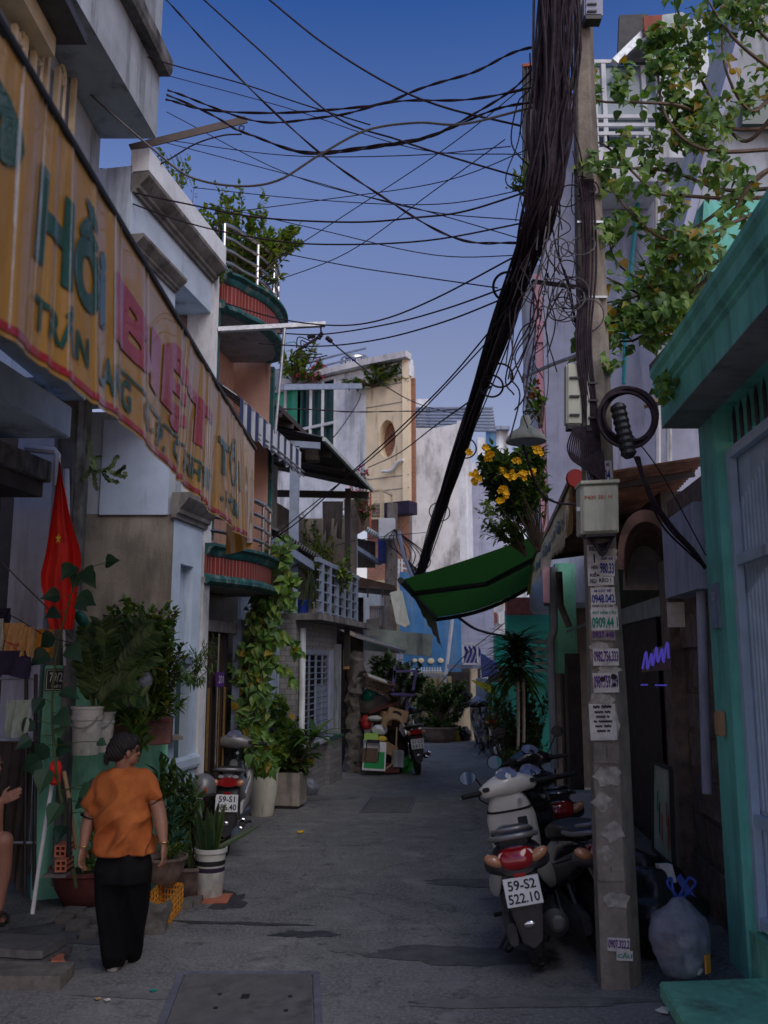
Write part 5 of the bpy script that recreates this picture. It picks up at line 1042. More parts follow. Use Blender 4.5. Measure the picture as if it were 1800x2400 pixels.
tr = MB().tube([P(667, 770, 9.9), P(645, 1015, 9.9)], .018, 8); tr.build('steel_rod', 'galv', label='thin upright steel rod in front of the pink wall edge', cat='rod')
# second, far concrete pole
p2_ = thing('utility_pole', 'slim distant concrete pole beside the orange brick wall', 'utility pole', tuple(P(915, 1500, 21)))
ra_, rb_ = [], []
b_ = P(920, 1180, 21.5); b0_ = P(908, 1700, 21.5); 
MB().tube([V((b0_.x, 21.5, 0)), b_], [.19, .13], 8).build('shaft', 'pole_concrete', p2_, smooth=True)
for k in range(6): MB().lathe(b0_.lerp(b_, .55 + .07 * k) + V((0, -.17, 0)), [(.018, 0), (.018, .02)], 8, axis=(0, -1, 0)).build('hole', 'rubber', p2_)
MB().box(P(907, 1240, 21.2), (.4, .25, .5)).build('meter_box', 'white_paint', p2_, bevel=.02)
ta = MB().tube([P(935, 1245, 21), P(945, 1300, 21), P(965, 1350, 21), P(990, 1370, 21.3)], .05, 6); ta.build('stay_arm', 'sheet_blue', p2_)
for k in range(10): MB().tube(rope([P(925, 1240, 21), P(900 + 12 * k, 1265 + 5 * k, 21), P(940 + 4 * k, 1300 + 6 * k, 21), P(985, 1340 + 3 * k, 21.3)]), .012, 5).build('loose_wire', 'cable', p2_)
# ------------------------------------------------------------------ plants
R = random.Random(21)
PROF = {'ovate': (.0, .78, 1.0, .82, .42, 0), 'lance': (.25, .8, 1.0, .85, .5, 0), 'heart': (.45, 1.0, .95, .65, .25, 0), 'strap': (.7, .95, 1, .9, .6, 0)}
def rv(s=1): return V((R.uniform(-s, s), R.uniform(-s, s), R.uniform(-s, s)))
def leaf(mb, base, d, L, W, kind='ovate', curl=.3, up=None):
    d = d.normalized(); up = up or V((0, 0, 1)) + rv(.35); s = d.cross(up)
    if s.length < 1e-3: s = d.cross(V((1, 0, 0)))
    s.normalize(); n = s.cross(d); pr = PROF[kind]
    if L < .055 or kind == 'tiny':
        m = base + d * L * .5; mb.add([base, m + s * W * .5 + n * W * .15, base + d * L - n * curl * L * .3, m - s * W * .5 + n * W * .15], [(0, 1, 2), (0, 2, 3)]); return
    vs = []; k = len(pr) - 1
    for i, w_ in enumerate(pr):
        t = i / k; c = base + d * (L * t) - n * (curl * L * t * t)
        vs += [c - s * W * .5 * w_ + n * W * .16 * w_, c, c + s * W * .5 * w_ + n * W * .16 * w_]
    fs = []
    for i in range(k): a = i * 3; fs += [(a, a + 1, a + 4, a + 3), (a + 1, a + 2, a + 5, a + 4)]
    mb.add(vs, fs)
def inball(r): 
    while 1:
        v = rv()
        if v.length <= 1: return V((v.x * r[0], v.y * r[1], v.z * r[2]))
def shrub(name, label, cat, base, blobs, nbr=10, nl=14, L=.08, W=.04, lm='leaf_mid', kind='ovate', stem='bark', sr=.012, t0=.4, droop=.2, group=None, flowers=None, spread=.6, curl=.3):
    t = thing(name, label, cat, tuple(base), group); sm, lf = MB(), MB(); base = V(base); ends = []
    for c, r in blobs:
        c = V(c)
        for i in range(nbr):
            e = c + inball(r); mid = base.lerp(e, .5) + rv(.12 * (e - base).length) + UP * .08 * (e - base).length
            path = rope([base + rv(.02), mid, e], 6); sm.tube(path, [sr * (1 - .75 * k / (len(path) - 1)) for k in range(len(path))], 5); ends.append(e)
            for k in range(nl):
                q = t0 + (1 - t0) * (k / nl) ** .7; x = q * (len(path) - 1); a = int(min(x, len(path) - 2)); p = path[a].lerp(path[a + 1], x - a)
                ax = (path[a + 1] - path[a]).normalized(); d = ax * .5 + rv(1) * spread + (e - base).normalized() * .3 - UP * droop
                s = R.uniform(.65, 1.15); leaf(lf, p + rv(.3 * L), d, L * s, W * s, kind, curl * R.uniform(.2, 1.4))
    sm.build('stems', stem, t, smooth=True); lf.build('foliage', lm, t)
    if flowers:
        fm, n, s = flowers; fl_ = MB()
        for k in range(n):
            e = R.choice(ends) + rv(s * 1.5)
            for j in range(6): leaf(fl_, e + rv(s * .3), rv() + UP * .3, s, s * .8, 'ovate', .3)
        fl_.build('blossom', fm, t)
    return t
def potlathe(name, label, c, prof, m, cat='pot', soil=True, group=None):
    t = thing(name, label, cat, tuple(c), group); MB().lathe(c, prof, 28, cap=False).build('vessel', m, t, smooth=True, solid=.012)
    if soil: r, z = prof[-1]; MB().lathe(c, [(0, z - .05), (r * .93, z - .05)], 20, cap=False).build('soil', 'soil', t)
    return t
PR_BOWL = lambda r, h: [(r * .55, 0), (r * .62, .01), (r * .85, h * .45), (r * .97, h * .85), (r * 1.05, h * .9), (r * 1.06, h), (r * .97, h)]
PR_TAPER = lambda r0, r1, h: [(r0, 0), (r0 + (r1 - r0) * .5, h * .5), (r1, h * .88), (r1 * 1.06, h * .9), (r1 * 1.06, h), (r1 * .97, h)]
# -- left yard: low mint wall, trough, buckets
lw = thing('low_wall', 'low mint green weathered garden wall with a taller end pillar', 'wall', tuple(G(180, 2080)))
w0, w1 = G(72, 2112), P(404, 1500, 8.75); w0.z = w1.z = 0; wd = (w1 - w0).normalized(); wn = V((-wd.y, wd.x, 0))
zw = lambda px, py: P(px, py, 7.6).z
MB().pbox(w0, wd * .5, wn * .3, UP * (zw(150, 1560))).build('pillar', 'mint_low_wall', lw, bevel=.008)
MB().pbox(w0 + wd * .5, wd * ((w1 - w0).length - .5), wn * .22, UP * 1.33).build('wall', 'mint_low_wall', lw, bevel=.01)
hn = thing('house_number_sign', 'black house number plaque with white figures on the mint pillar', 'sign', tuple(w0 + UP * 1.55))
hc = w0 + wd * .14 - wn * .012 + UP * zw(120, 1597)
MB().pbox(hc - wd * .135 - UP * .1, wd * .27, -wn * .008, UP * .2).build('plate', 'black_metal', hn)
fr1 = MB()
for dz in (-.09, .085): fr1.pbox(hc - wd * .125 - wn * .009 + UP * dz, wd * .25, -wn * .003, UP * .005)
for dx in (-.125, .12): fr1.pbox(hc + wd * dx - wn * .009 - UP * .09, wd * .005, -wn * .003, UP * .18)
fr1.build('border', 'ink_white', hn)
text('79/20/7', hc - wn * .01 + UP * .025, wd, UP, .085, M('ink_white'), hn, width=.2, bold=.02); text('VIẾT CH', hc - wn * .01 - UP * .055, wd, UP, .03, M('ink_white'), hn, width=.17, bold=.02)
def bucket(label, px, pyt, pyb, r, Y, ring_=True):
    b, tp_ = P(px, pyb, Y), P(px, pyt, Y); h = tp_.z - b.z; t = thing('bucket', label, 'bucket', tuple(b), 'white buckets hung on the mint wall' if Y < 7.62 and pyb < 1900 else None)
    MB().lathe(b, [(r * .8, 0), (r * .82, .005), (r * .93, h * .7), (r * 1.02, h * .72), (r * 1.02, h * .78), (r * .96, h * .8), (r * .99, h * .94), (r * 1.06, h * .95), (r * 1.06, h), (r * .98, h)], 26).build('vessel', 'bucket_white', t, smooth=True)
    MB().torus(b + UP * h * .8 + V((0, -r * .7, 0)), r * .9, .006, (0, -.8, .6), 24, 5, math.pi, 2 * math.pi).build('handle', 'galv', t); return t
bucket('larger paint stained white bucket hung on the mint wall', 200, 1655, 1768, .125, 7.45); bucket('narrower pale bucket hung beside the larger one', 241, 1668, 1762, .085, 7.6)
tr_ = thing('planter_trough', 'long dark brown planter trough on the mint wall', 'planter', tuple(P(330, 1760, 7.9)))
a_ = P(262, 1752, 8.0); b_ = P(398, 1745, 8.3); b_.z = a_.z; hT = P(262, 1690, 8.0).z - a_.z
MB().pbox(a_, b_ - a_, V((-.05, .32, 0)), UP * hT).build('box', 'terracotta', tr_, bevel=.01); MB().pbox(a_ + V((-.01, -.015, hT - .03)), (b_ - a_) * 1.02, V((-.05, .34, 0)), UP * .035).build('rim', 'bowl_red', tr_, bevel=.006)
MB().pbox(w0 + wd * .5 + wn * .02 + UP * 1.331, wd * .78, wn * .33, UP * max(.03, a_.z - 1.331)).build('support', 'dirty_wall', tr_)
# peepul sapling
sp_ = thing('fig_sapling', 'thin fig sapling with big round blue green leaves tied to a stake', 'plant', tuple(P(150, 2060, 7.15)))
path = rope([P(178, 2080, 7.15), P(160, 1960, 7.1), P(132, 1800, 7.0), P(122, 1650, 7.0), P(135, 1520, 7.0), P(165, 1400, 7.0), P(185, 1345, 7.0)], 6)
MB().tube(path, [.014 - .009 * i / len(path) for i in range(len(path))], 6).build('stem', 'stem_green', sp_, smooth=True)
lf = MB(); pt_ = MB()
for (x, y, s) in ((207, 1341, 1), (155, 1336, 1), (175, 1362, .8), (216, 1358, .9), (262, 1312, .8), (118, 1392, .9), (208, 1402, 1), (122, 1432, .8), (195, 1418, .7), (105, 1497, 1), (178, 1528, 1.05), (88, 1540, 1), (165, 1620, 1), (82, 1652, .9), (150, 1680, 1.05), (140, 1712, .7), (147, 1738, 1), (52, 1738, .8), (92, 1765, 1), (70, 1790, 1.2), (95, 1830, 1.2), (120, 1905, 1.1), (140, 1950, .9), (205, 1850, .8), (190, 1880, .7), (215, 1905, .6), (225, 1840, .8), (60, 1700, .8), (240, 1740, .5)):
    c = P(x, y, 6.95 + R.uniform(-.1, .1)); n_ = min(path, key=lambda q: (q - c).length); d = c - n_ + rv(.06); d.y -= .03; d.z -= .05; L = .16 * s; b = c - d.normalized() * L * .5
    pt_.tube([n_, n_.lerp(b, .6) + UP * .01, b], .003, 4); leaf(lf, b, d - UP * .05, L, L * .92, 'heart', .25, V((0, -1, .35)) + rv(.5))
pt_.build('leaf_stalk', 'stem_green', sp_); lf.build('foliage', 'leaf_blue', sp_)
MB().tube([P(76, 2142, 7.05), P(98, 1985, 7.1), P(128, 1800, 7.15)], .016, 8).build('stake', 'white_paint', label='white paint flecked stick leaning on the mint wall', cat='stick', smooth=True)
tie = MB().lathe(P(128, 1840, 7.05), [(.02, 0), (.045, .02), (.04, .08), (.05, .13), (.035, .17), (.02, .18)], 10); tie.build('red_tie', 'red_cloth', label='red cloth tie binding the sapling to its stick', cat='tie', smooth=True)
MB().tube([P(150, 1808, 7.05), P(165, 1890, 7.1), P(178, 1990, 7.2)], .016, 7).build('bamboo_stake', 'card', label='brown bamboo stake slanting beside the sapling', cat='stick')
MB().tube([P(164, 1870, 6.9), P(163, 1900, 6.9), P(161, 2040, 6.95)], [.014, .02, .018], 8).build('closed_umbrella', 'plastic_black', label='thin black furled umbrella standing in the large bowl', cat='umbrella')
# ZZ plant, bougainvillea, trough plants
def frond(mb, sm, b, tip, n, L, W, kind='ovate', sag=.1):
    p = rope([b, b.lerp(tip, .5) + UP * sag * (tip - b).length, tip], 8); sm.tube(p, [.008 - .005 * i / len(p) for i in range(len(p))], 5)
    for i in range(n):
        x = (.2 + .8 * i / n) * (len(p) - 1); a = int(min(x, len(p) - 2)); q = p[a].lerp(p[a + 1], x - a); ax = (p[a + 1] - p[a]).normalized(); s = ax.cross(V((0, -1, .2))).normalized()
        for sg in (-1, 1): leaf(mb, q, ax * .75 + s * sg + rv(.15), L * R.uniform(.8, 1.1), W, kind, .1, V((0, -1, .3)) + rv(.2))
mat('teal_dark', (.0, .12, .08), .4, .2, 8, .05)
zz = thing('fern_plant', 'large dark feathery fern like plant rising out of the buckets', 'plant', tuple(P(235, 1665, 7.5))); lf, sm = MB(), MB()
for (x, y) in ((330, 1462), (352, 1500), (300, 1445), (262, 1452), (225, 1445), (190, 1470), (172, 1510), (345, 1545), (318, 1590), (280, 1480), (205, 1520), (240, 1490), (300, 1530), (365, 1470), (185, 1560), (335, 1620)): [frond(lf, sm, P(232 + R.uniform(-18, 18), 1668, 7.5), P(x + 10 + R.uniform(-12, 12), y + R.uniform(-12, 12), 7.5 + R.uniform(-.25, .25)), 15, .12, .05, 'lance') for _ in range(1)]
sm.build('stems', 'stem_green', zz); lf.build('foliage', 'leaf_fern', zz)
shrub('flower_shrub', 'leafy green shrub with small mauve flowers against the bare brown wall', 'plant', P(330, 1690, 8.2), [(P(330, 1500, 8.2), (.35, .2, .25)), (P(385, 1540, 8.1), (.22, .2, .28)), (P(290, 1430, 8.4), (.2, .15, .12)), (P(390, 1450, 8.3), (.14, .1, .16)), (P(350, 1560, 7.9), (.3, .2, .2))], 14, 30, .07, .05, 'leaf_mid', flowers=('petal_mauve', 9, .03))
shrub('trough_plant', 'long leaved green plants crowding the brown trough', 'plant', P(330, 1700, 8.0), [(P(310, 1620, 7.9), (.3, .12, .18)), (P(380, 1640, 8.0), (.18, .12, .15)), (P(290, 1660, 7.8), (.3, .1, .08)), (P(340, 1570, 7.9), (.3, .15, .2))], 15, 15, .13, .032, 'leaf_mid', 'lance', 'stem_green', .007, droop=.1, flowers=('petal_mauve', 4, .03))
shrub('broad_leaf_plant', 'small bright lance leaved plant behind the head of the woman', 'plant', P(325, 1780, 7.7), [(P(322, 1690, 7.6), (.08, .08, .1))], 5, 9, .2, .055, 'leaf_mid', 'lance', 'stem_green', .009, droop=0, t0=.3)
shrub('hanging_fern', 'fine leaved fern sprouting beside the pilaster', 'plant', P(455, 1600, 9.0), [(P(478, 1540, 8.9), (.14, .1, .2)), (P(440, 1590, 8.8), (.2, .1, .06))], 9, 30, .09, .012, 'leaf_mid', 'lance', 'stem_green', .005, t0=.2, droop=.5)
gl = thing('glass_jar', 'round glass jar hanging among the trough plants', 'jar', tuple(P(332, 1610, 7.75))); MB().lathe(P(332, 1618, 7.75), [(.05, 0), (.085, .05), (.09, .1), (.05, .17), (.03, .19), (.045, .2), (.045, .23), (0, .24)], 18).build('glass', 'bag_clear', gl, smooth=True); MB().torus(P(336, 1585, 7.75), .05, .005, (0, 1, 0), 16, 5, 0, math.pi).build('handle', 'white_paint', gl)
MB().ball(P(192, 1452, 7.9), (.05, .05, .09), rot=(0, -.6, 0)).build('green_ball', 'teal_dark', label='shiny green and yellow striped ball behind the fern', cat='ball', smooth=True)
# spiky cactus hanging from the wall
cc = thing('climbing_cactus', 'spiny green cactus with branching arms hanging from the grey post', 'plant', tuple(P(200, 1000, 8.3)))
def cactus(pts, w_):
    p = rope([P(x, y, 8.3 + dy) for x, y, dy in pts], 5); mb = MB(); prev = V((1, 0, 0)); rings = []
    for i, q in enumerate(p):
        d = (p[min(i + 1, len(p) - 1)] - p[max(i - 1, 0)]).normalized(); s = (prev - d * prev.dot(d)).normalized(); u = d.cross(s); ww = w_ * (1.35 if i % 2 else .8) * (1 if i < len(p) - 1 else .3)
        rings.append([q + (s * math.cos(a) + u * math.sin(a)) * (ww if k % 2 == 0 else w_ * .35) for k, a in enumerate([2 * math.pi * k / 6 for k in range(6)])])
    mb.loft(rings).build('arm', 'stem_cactus', cc)
mat('stem_cactus', (.07, .11, .035), .6, .4, 14, .2)
for pts in (((195, 945, 0), (200, 990, 0), (208, 1040, 0), (212, 1090, -.1)), ((212, 1085, -.1), (225, 1105, -.15), (250, 1100, -.2), (270, 1085, -.2)), ((250, 1100, -.2), (268, 1110, -.2), (295, 1090, -.25)), ((225, 1100, -.1), (222, 1075, -.1), (240, 1070, -.1)), ((215, 1095, -.1), (205, 1110, -.1), (190, 1125, -.1)), ((220, 1105, -.1), (222, 1135, -.1), (228, 1150, -.1)), ((240, 1105, -.1), (255, 1125, -.2), (280, 1130, -.2)), ((262, 1095, -.2), (270, 1075, -.2), (280, 1068, -.2)), ((262, 1110, -.2), (290, 1118, -.2), (292, 1105, -.2)), ((190, 950, 0), (180, 980, 0), (186, 1000, 0))): cactus(pts, .022)
# pots on the ground
def potp(px, pyb, r, h, m, label, prof=None, cat='pot'): c = G(px, pyb - 2); c.y += r * .55; return c, potlathe('plant_pot', label, c, (prof or PR_BOWL)(r, h) if prof is None else prof, m, cat)
c1, _ = potp(185, 2130, .31, .30, 'bowl_red', 'large wide dark red glazed bowl planter beside the woman')
shrub('bowl_herb', 'low mixed herbs growing in the large dark red bowl', 'plant', c1 + UP * .26, [(c1 + V((.1, 0, .4)), (.2, .15, .14)), (c1 + V((.15, .05, .65)), (.12, .1, .2))], 9, 12, .07, .035, 'leaf_mid', 'lance', 'stem_green', .005)
c2 = G(370, 2140); c2.z = .2; c2.y += .18
potlathe('plant_pot', 'brown clay bowl planter standing on the orange crate', c2, PR_BOWL(.185, .22), 'pot_grey')
shrub('bowl_herb', 'small bright green herb in the bowl on the crate', 'plant', c2 + UP * .19, [(c2 + V((.06, -.05, .29)), (.1, .08, .05))], 10, 14, .045, .018, 'leaf_bright', 'lance', 'stem_green', .003)
c3, _ = potp(440, 2105, .2, .26, 'pot_grey', 'round clay bowl planter between crate and bucket')
shrub('leafy_plant', 'tall dense plant with glossy dark lance leaves in front of the pilaster', 'plant', c3 + UP * .22, [(c3 + V((-.15, 0, .8)), (.2, .2, .28)), (c3 + V((-.24, .1, 1.0)), (.14, .15, .28)), (c3 + V((-.06, -.05, .48)), (.22, .2, .2))], 12, 14, .15, .05, 'leaf_fern', 'lance', 'stem_green', .008, droop=.15)
shrub('leafy_plant', 'smaller leafy plant showing its light tips left of the snake plant', 'plant', c2 + UP * .2, [(c2 + V((.08, .05, .6)), (.12, .12, .25))], 8, 12, .12, .045, 'leaf_blue', 'lance', 'stem_green', .007)
c4 = G(486, 2108); c4.y += .1
bk = thing('paint_bucket', 'white rimmed dark label paint bucket holding the snake plant', 'bucket', tuple(c4)); hb = .42
MB().lathe(c4, [(.11, 0), (.112, .005), (.135, hb * .9), (.148, hb * .91), (.148, hb), (.135, hb)], 28, cap=False).build('vessel', 'bucket_white', bk, smooth=True, solid=.008); MB().lathe(c4, [(.112 + .001, .04), (.128, hb * .62)], 28, cap=False).build('label_band', 'purple_cloth', bk, smooth=True)
MB().lathe(c4, [(.1295, hb * .66), (.1325, hb * .76)], 28, cap=False).build('label_band', 'ink_black', bk, smooth=True); MB().lathe(c4, [(0, hb - .06), (.13, hb - .06)], 20, cap=False).build('soil', 'soil', bk)
sn = thing('snake_plant', 'yellow edged upright snake plant in the paint bucket', 'plant', tuple(c4 + UP * .36)); lf, le = MB(), MB()
for k in range(17):
    a = R.uniform(0, 6.28); d = V((math.cos(a) * .26 - .1, math.sin(a) * .3, 1)); b = c4 + V((math.cos(a) * .06 - .02, math.sin(a) * .06, .36)); L = R.uniform(.24, .46); up_ = V((0, -1, .1)) + rv(.5)
    leaf(le, b + V((0, .004, 0)), d, L, .074, 'strap', .12, up_); leaf(lf, b - V((0, .006, 0)), d, L * .97, .042, 'strap', .12, up_)
leaf(le, c4 + UP * .38, V((1, .5, .42)), .5, .05, 'strap', -.12, V((0, -1, .6)))
le.build('leaf_edge', 'leaf_snake', sn); lf.build('foliage', 'leaf_dark', sn)
# climbing vine on the balcony house + plants before the tin house
vn = thing('climbing_vine', 'dense climbing vine with yellowing leaves between door and sheet metal wall', 'vine', tuple(P(600, 1830, 12))); sm, lf = MB(), MB()
for k in range(26):
    x, y, d = R.uniform(575, 640), 1800, R.uniform(11.3, 12.0); pts = [P(x, y, d)]
    top = R.choice((1340, 1400, 1450, 1500, 1560)); X = R.uniform(600, 660)
    while y > top: y -= R.uniform(50, 90); X2 = 585 + 55 * max(0, (1560 - y) / 220) + R.uniform(-30, 40); x = X2; pts.append(P(x, y, d + R.uniform(-.15, .1)))
    p = rope(pts, 5); sm.tube(p, .006, 4)
    for i, q in enumerate(p):
        for j in range(R.choice((1, 2, 2))): leaf(lf, q + rv(.05), rv() + V((0, -.4, -.5)), R.uniform(.09, .17), R.uniform(.06, .11), 'heart', .3, V((0, -1, .3)) + rv(.5))
for pts in (((640, 1480), (680, 1500), (700, 1530)), ((630, 1530), (660, 1570), (690, 1590)), ((625, 1290), (660, 1300), (672, 1270)), ((620, 1360), (660, 1370), (680, 1400), (675, 1430)), ((630, 1350), (665, 1355), (690, 1370)), ((600, 1640), (565, 1680), (560, 1720)), ((575, 1560), (560, 1600), (550, 1560))):
    p = rope([P(x, y, 11.4) for x, y in pts], 6); sm.tube(p, .005, 4)
    for q in p:
        for j in range(2): leaf(lf, q + rv(.04), rv() + V((0, -.3, -.4)), R.uniform(.09, .16), .09, 'heart', .3, V((0, -1, .3)) + rv(.4))
sm.build('stems', 'bark', vn); lf.build('foliage', 'leaf_vine', vn)
ct_ = G(612, 1914); ct_.y += .12
potlathe('tall_planter', 'tall smooth cream ceramic planter beside the parked silver motorbike', ct_, [(.145, 0), (.15, .01), (.19, .3), (.212, .55), (.212, .62), (.19, .72), (.185, .74), (.175, .74)], 'ceramic_white', 'planter')
shrub('pot_shrub', 'yellow green shrub spilling over the tall cream planter', 'plant', ct_ + UP * .7, [(ct_ + V((0, 0, .86)), (.3, .25, .12)), (ct_ + V((.18, -.1, .78)), (.14, .1, .1))], 14, 16, .09, .055, 'leaf_bright', 'ovate', 'stem_green', .006)
cw = G(668, 1895); cw.y += .15
pw = thing('planter_box', 'weathered square wooden planter box beside the cream planter', 'planter', tuple(cw)); MB().box(cw + UP * .27, (.5, .42, .46), (0, 0, -.18)).build('box', 'planter_wood', pw, bevel=.01); MB().box(cw + UP * .02, (.42, .36, .04), (0, 0, -.18)).build('base', 'shop_dark', pw); MB().box(cw + UP * .505, (.44, .36, .01), (0, 0, -.18)).build('soil', 'soil', pw)
shrub('broad_leaf_bush', 'big bush with mottled broad leaves above the wooden planter', 'plant', cw + UP * .5, [(cw + V((-.1, 0, 1.0)), (.4, .3, .25)), (cw + V((.1, 0, .75)), (.3, .3, .2)), (cw + V((-.3, .1, 1.5)), (.25, .2, .25))], 10, 12, .2, .11, 'leaf_mid', 'ovate', 'stem_green', .01, droop=.3)
shrub('dark_bush', 'dark small leaved bush under the grille window', 'plant', cw + V((.1, .3, .5)), [(cw + V((.15, .4, 1.1)), (.42, .3, .3)), (cw + V((.0, .2, .65)), (.3, .2, .3))], 12, 22, .07, .035, 'leaf_dark', 'ovate')
sl2 = thing('strap_leaf_plant', 'long strap leaved plant leaning right over the street before the grille window', 'plant', tuple(cw + V((.2, 0, .5)))); sm, lf = MB(), MB()
b = cw + V((.15, 0, .5)); tpn = P(738, 1728, cw.y - .1); sm.tube(rope([b, b.lerp(tpn, .5) + UP * .06, tpn], 6), .018, 6)
for k in range(15):
    a = 2 * math.pi * k / 15; leaf(lf, tpn, V((math.cos(a), math.sin(a) * .6 - .2, .5 + .35 * math.sin(k * 2.3))), R.uniform(.35, .5), .085, 'lance', .5, UP)
sm.build('stems', 'bark', sl2); lf.build('foliage', 'leaf_mid', sl2)
# balcony of the tin roof house
cd_ = P(770, 1330, 15.8)
shrub('balcony_bush', 'round leafy bush on the rail balcony under the tin roof', 'plant', P(770, 1420, 15.8), [(P(775, 1305, 15.6), (.36, .3, .32)), (P(810, 1340, 15.2), (.2, .2, .2)), (P(745, 1280, 15.8), (.25, .2, .2))], 14, 22, .1, .05, 'leaf_bright')
pb_ = thing('snake_plant', 'snake plants lined up behind the balcony rails', 'plant', tuple(P(710, 1430, 14.6))); lf = MB()
for k in range(26): b = fl(14.2 + k * .085, 2.95, .1 + R.uniform(0, .3)); leaf(lf, b, V((R.uniform(-.3, .3), R.uniform(-.3, .3), 1)), R.uniform(.3, .75), .05, 'strap', .15, V((1, -.6, 0)))
lf.build('foliage', 'leaf_snake', pb_)
for i, (y, m_) in enumerate(((14.5, 'bag_blue'), (15.1, 'bucket_white'), (15.6, 'terracotta'), (16.1, 'ceramic_white'))):
    c = fl(y, 2.84, .25); potlathe('balcony_pot', ('blue', 'dull white', 'brown clay', 'cream')[i] + ' flower pot standing behind the balcony rails', c, PR_TAPER(.1, .15, .22), m_)
shrub('spider_plant', 'thin bladed plant beside the balcony bush', 'plant', fl(15.9, 2.95, .2), [(fl(15.9, 3.3, .1), (.3, .3, .2))], 12, 10, .22, .02, 'leaf_bright', 'lance', 'stem_green', .004)
shrub('wall_creeper', 'sparse creeper with dry leaves on the concrete behind the balcony', 'vine', fl(16.5, 3.6, .7), [(fl(16.2, 4.5, .6), (.2, .6, .35)), (fl(15.6, 4.0, .6), (.15, .4, .3))], 8, 14, .09, .05, 'leaf_vine', 'ovate')
shrub('bougainvillea', 'bougainvillea with magenta flowers under the tip of the tin roof', 'plant', P(850, 1230, 18), [(P(850, 1160, 18), (.25, .3, .25)), (P(862, 1190, 18), (.15, .2, .3)), (P(848, 1110, 18.5), (.2, .2, .15))], 9, 12, .08, .045, 'leaf_mid', flowers=('petal_pink', 22, .06))
# rooftop plants
zt2 = 6.6
shrub('roof_tree', 'airy bright green shrub growing on the top bow balcony', 'tree', fl(10.7, zt2, .1), [(P(570, 560, 10.6), (.42, .35, .35)), (P(640, 560, 10.9), (.3, .35, .3)), (P(520, 500, 10.4), (.35, .3, .25)), (P(600, 640, 10.8), (.35, .3, .25)), (P(690, 555, 11), (.15, .2, .15))], 19, 24, .1, .055, 'leaf_bright', 'ovate', 'bark', .012, t0=.3)
shrub('roof_tree', 'thin upright sprays above the bow balcony shrub', 'tree', fl(10.6, zt2, .2), [(P(540, 455, 10.5), (.3, .3, .15)), (P(620, 480, 10.6), (.25, .2, .2))], 6, 12, .07, .04, 'leaf_bright', 'ovate', 'bark', .008, t0=.55)
shrub('roof_sprig', 'few leafy sprigs growing over the plastered parapet', 'plant', P(420, 560, 9.5), [(P(390, 365, 9.3), (.25, .2, .15)), (P(440, 395, 9.3), (.25, .2, .12)), (P(370, 385, 9.0), (.15, .1, .12))], 5, 9, .07, .04, 'leaf_bright', 'ovate', 'bark', .007, t0=.6)
shrub('wall_weed', 'tuft of weed growing from the old gutter pillar', 'plant', fl(9.7, 6.7, -.02), [(P(515, 660, 9.6), (.06, .06, .15))], 7, 10, .06, .045, 'leaf_mid', 'heart')
an = thing('tv_antenna', 'thin fishbone television antenna on the plastered roof', 'antenna', tuple(P(403, 470, 9.6)))
MB().tube([P(402, 480, 9.6), P(404, 395, 9.6)], .012).build('mast', 'galv', an)
am = MB(); am.tube([P(362, 405, 9.6), P(440, 398, 9.6)], .008, 5)
for k in range(8): q = P(365 + k * 10, 405 - k * .9, 9.6); am.tube([q - V((.0, .35, 0)), q + V((0, .35, 0))], .004, 4)
am.build('boom', 'galv', an)
shrub('roof_garden_tree', 'bushy yellow green tree below the teal canopy on the far roof', 'tree', P(690, 900, 28.6), [(P(670, 830, 28.5), (.7, .5, .5)), (P(715, 815, 28.6), (.55, .5, .4)), (P(690, 860, 28.5), (.5, .4, .4))], 13, 20, .17, .09, 'leaf_bright', 'ovate', 'bark', .02)
shrub('roof_garden_bush', 'wide bush in front of the steel water tank', 'plant', P(870, 905, 27.3), [(P(825, 898, 27.3), (.45, .4, .16)), (P(882, 880, 27.2), (.4, .4, .4)), (P(925, 890, 27), (.5, .4, .25)), (P(935, 855, 27), (.25, .2, .35))], 13, 22, .15, .08, 'leaf_mid', 'ovate', 'bark', .02)
shrub('roof_flower', 'pink flowering shrub on the far roof edge', 'plant', P(735, 900, 28.4), [(P(735, 880, 28.4), (.6, .3, .15)), (P(752, 860, 28.4), (.2, .2, .3))], 10, 14, .14, .08, 'leaf_mid', flowers=('petal_pink', 22, .09))
# end of the street
shrub('junk_shrub', 'broad leaved shrub with white blooms growing through the junk pile', 'plant', P(930, 1680, 18.4), [(P(900, 1545, 18.3), (.3, .25, .15)), (P(950, 1560, 18.2), (.3, .25, .22)), (P(975, 1590, 18), (.2, .2, .15)), (P(880, 1570, 18.3), (.2, .2, .2))], 10, 11, .17, .11, 'leaf_dark', 'heart', flowers=('bag_white', 7, .05))
cb_ = G(1030, 1742); cb_.y += .45
potlathe('plant_pot', 'wide brown pot holding the clipped bush at the street end', cb_, PR_BOWL(.52, .4), 'pot_grey')
shrub('round_bush', 'dense rounded bush in the wide pot at the end of the street', 'plant', cb_ + UP * .35, [(P(1040, 1650, cb_.y), (.72, .6, .55)), (P(1000, 1625, cb_.y), (.45, .5, .4)), (P(1075, 1620, cb_.y), (.4, .4, .35)), (P(1035, 1700, cb_.y), (.6, .5, .3))], 24, 62, .105, .062, 'leaf_fern', 'ovate', 'bark', .014, t0=.5, spread=1)
shrub('round_bush', 'narrower dark bush between the junk pile and the rounded bush', 'plant', G(975, 1755) + V((0, 1.5, 0)), [(P(985, 1650, 25.5), (.4, .3, .6)), (P(975, 1700, 25.5), (.4, .3, .4))], 14, 26, .1, .06, 'leaf_dark', 'ovate')
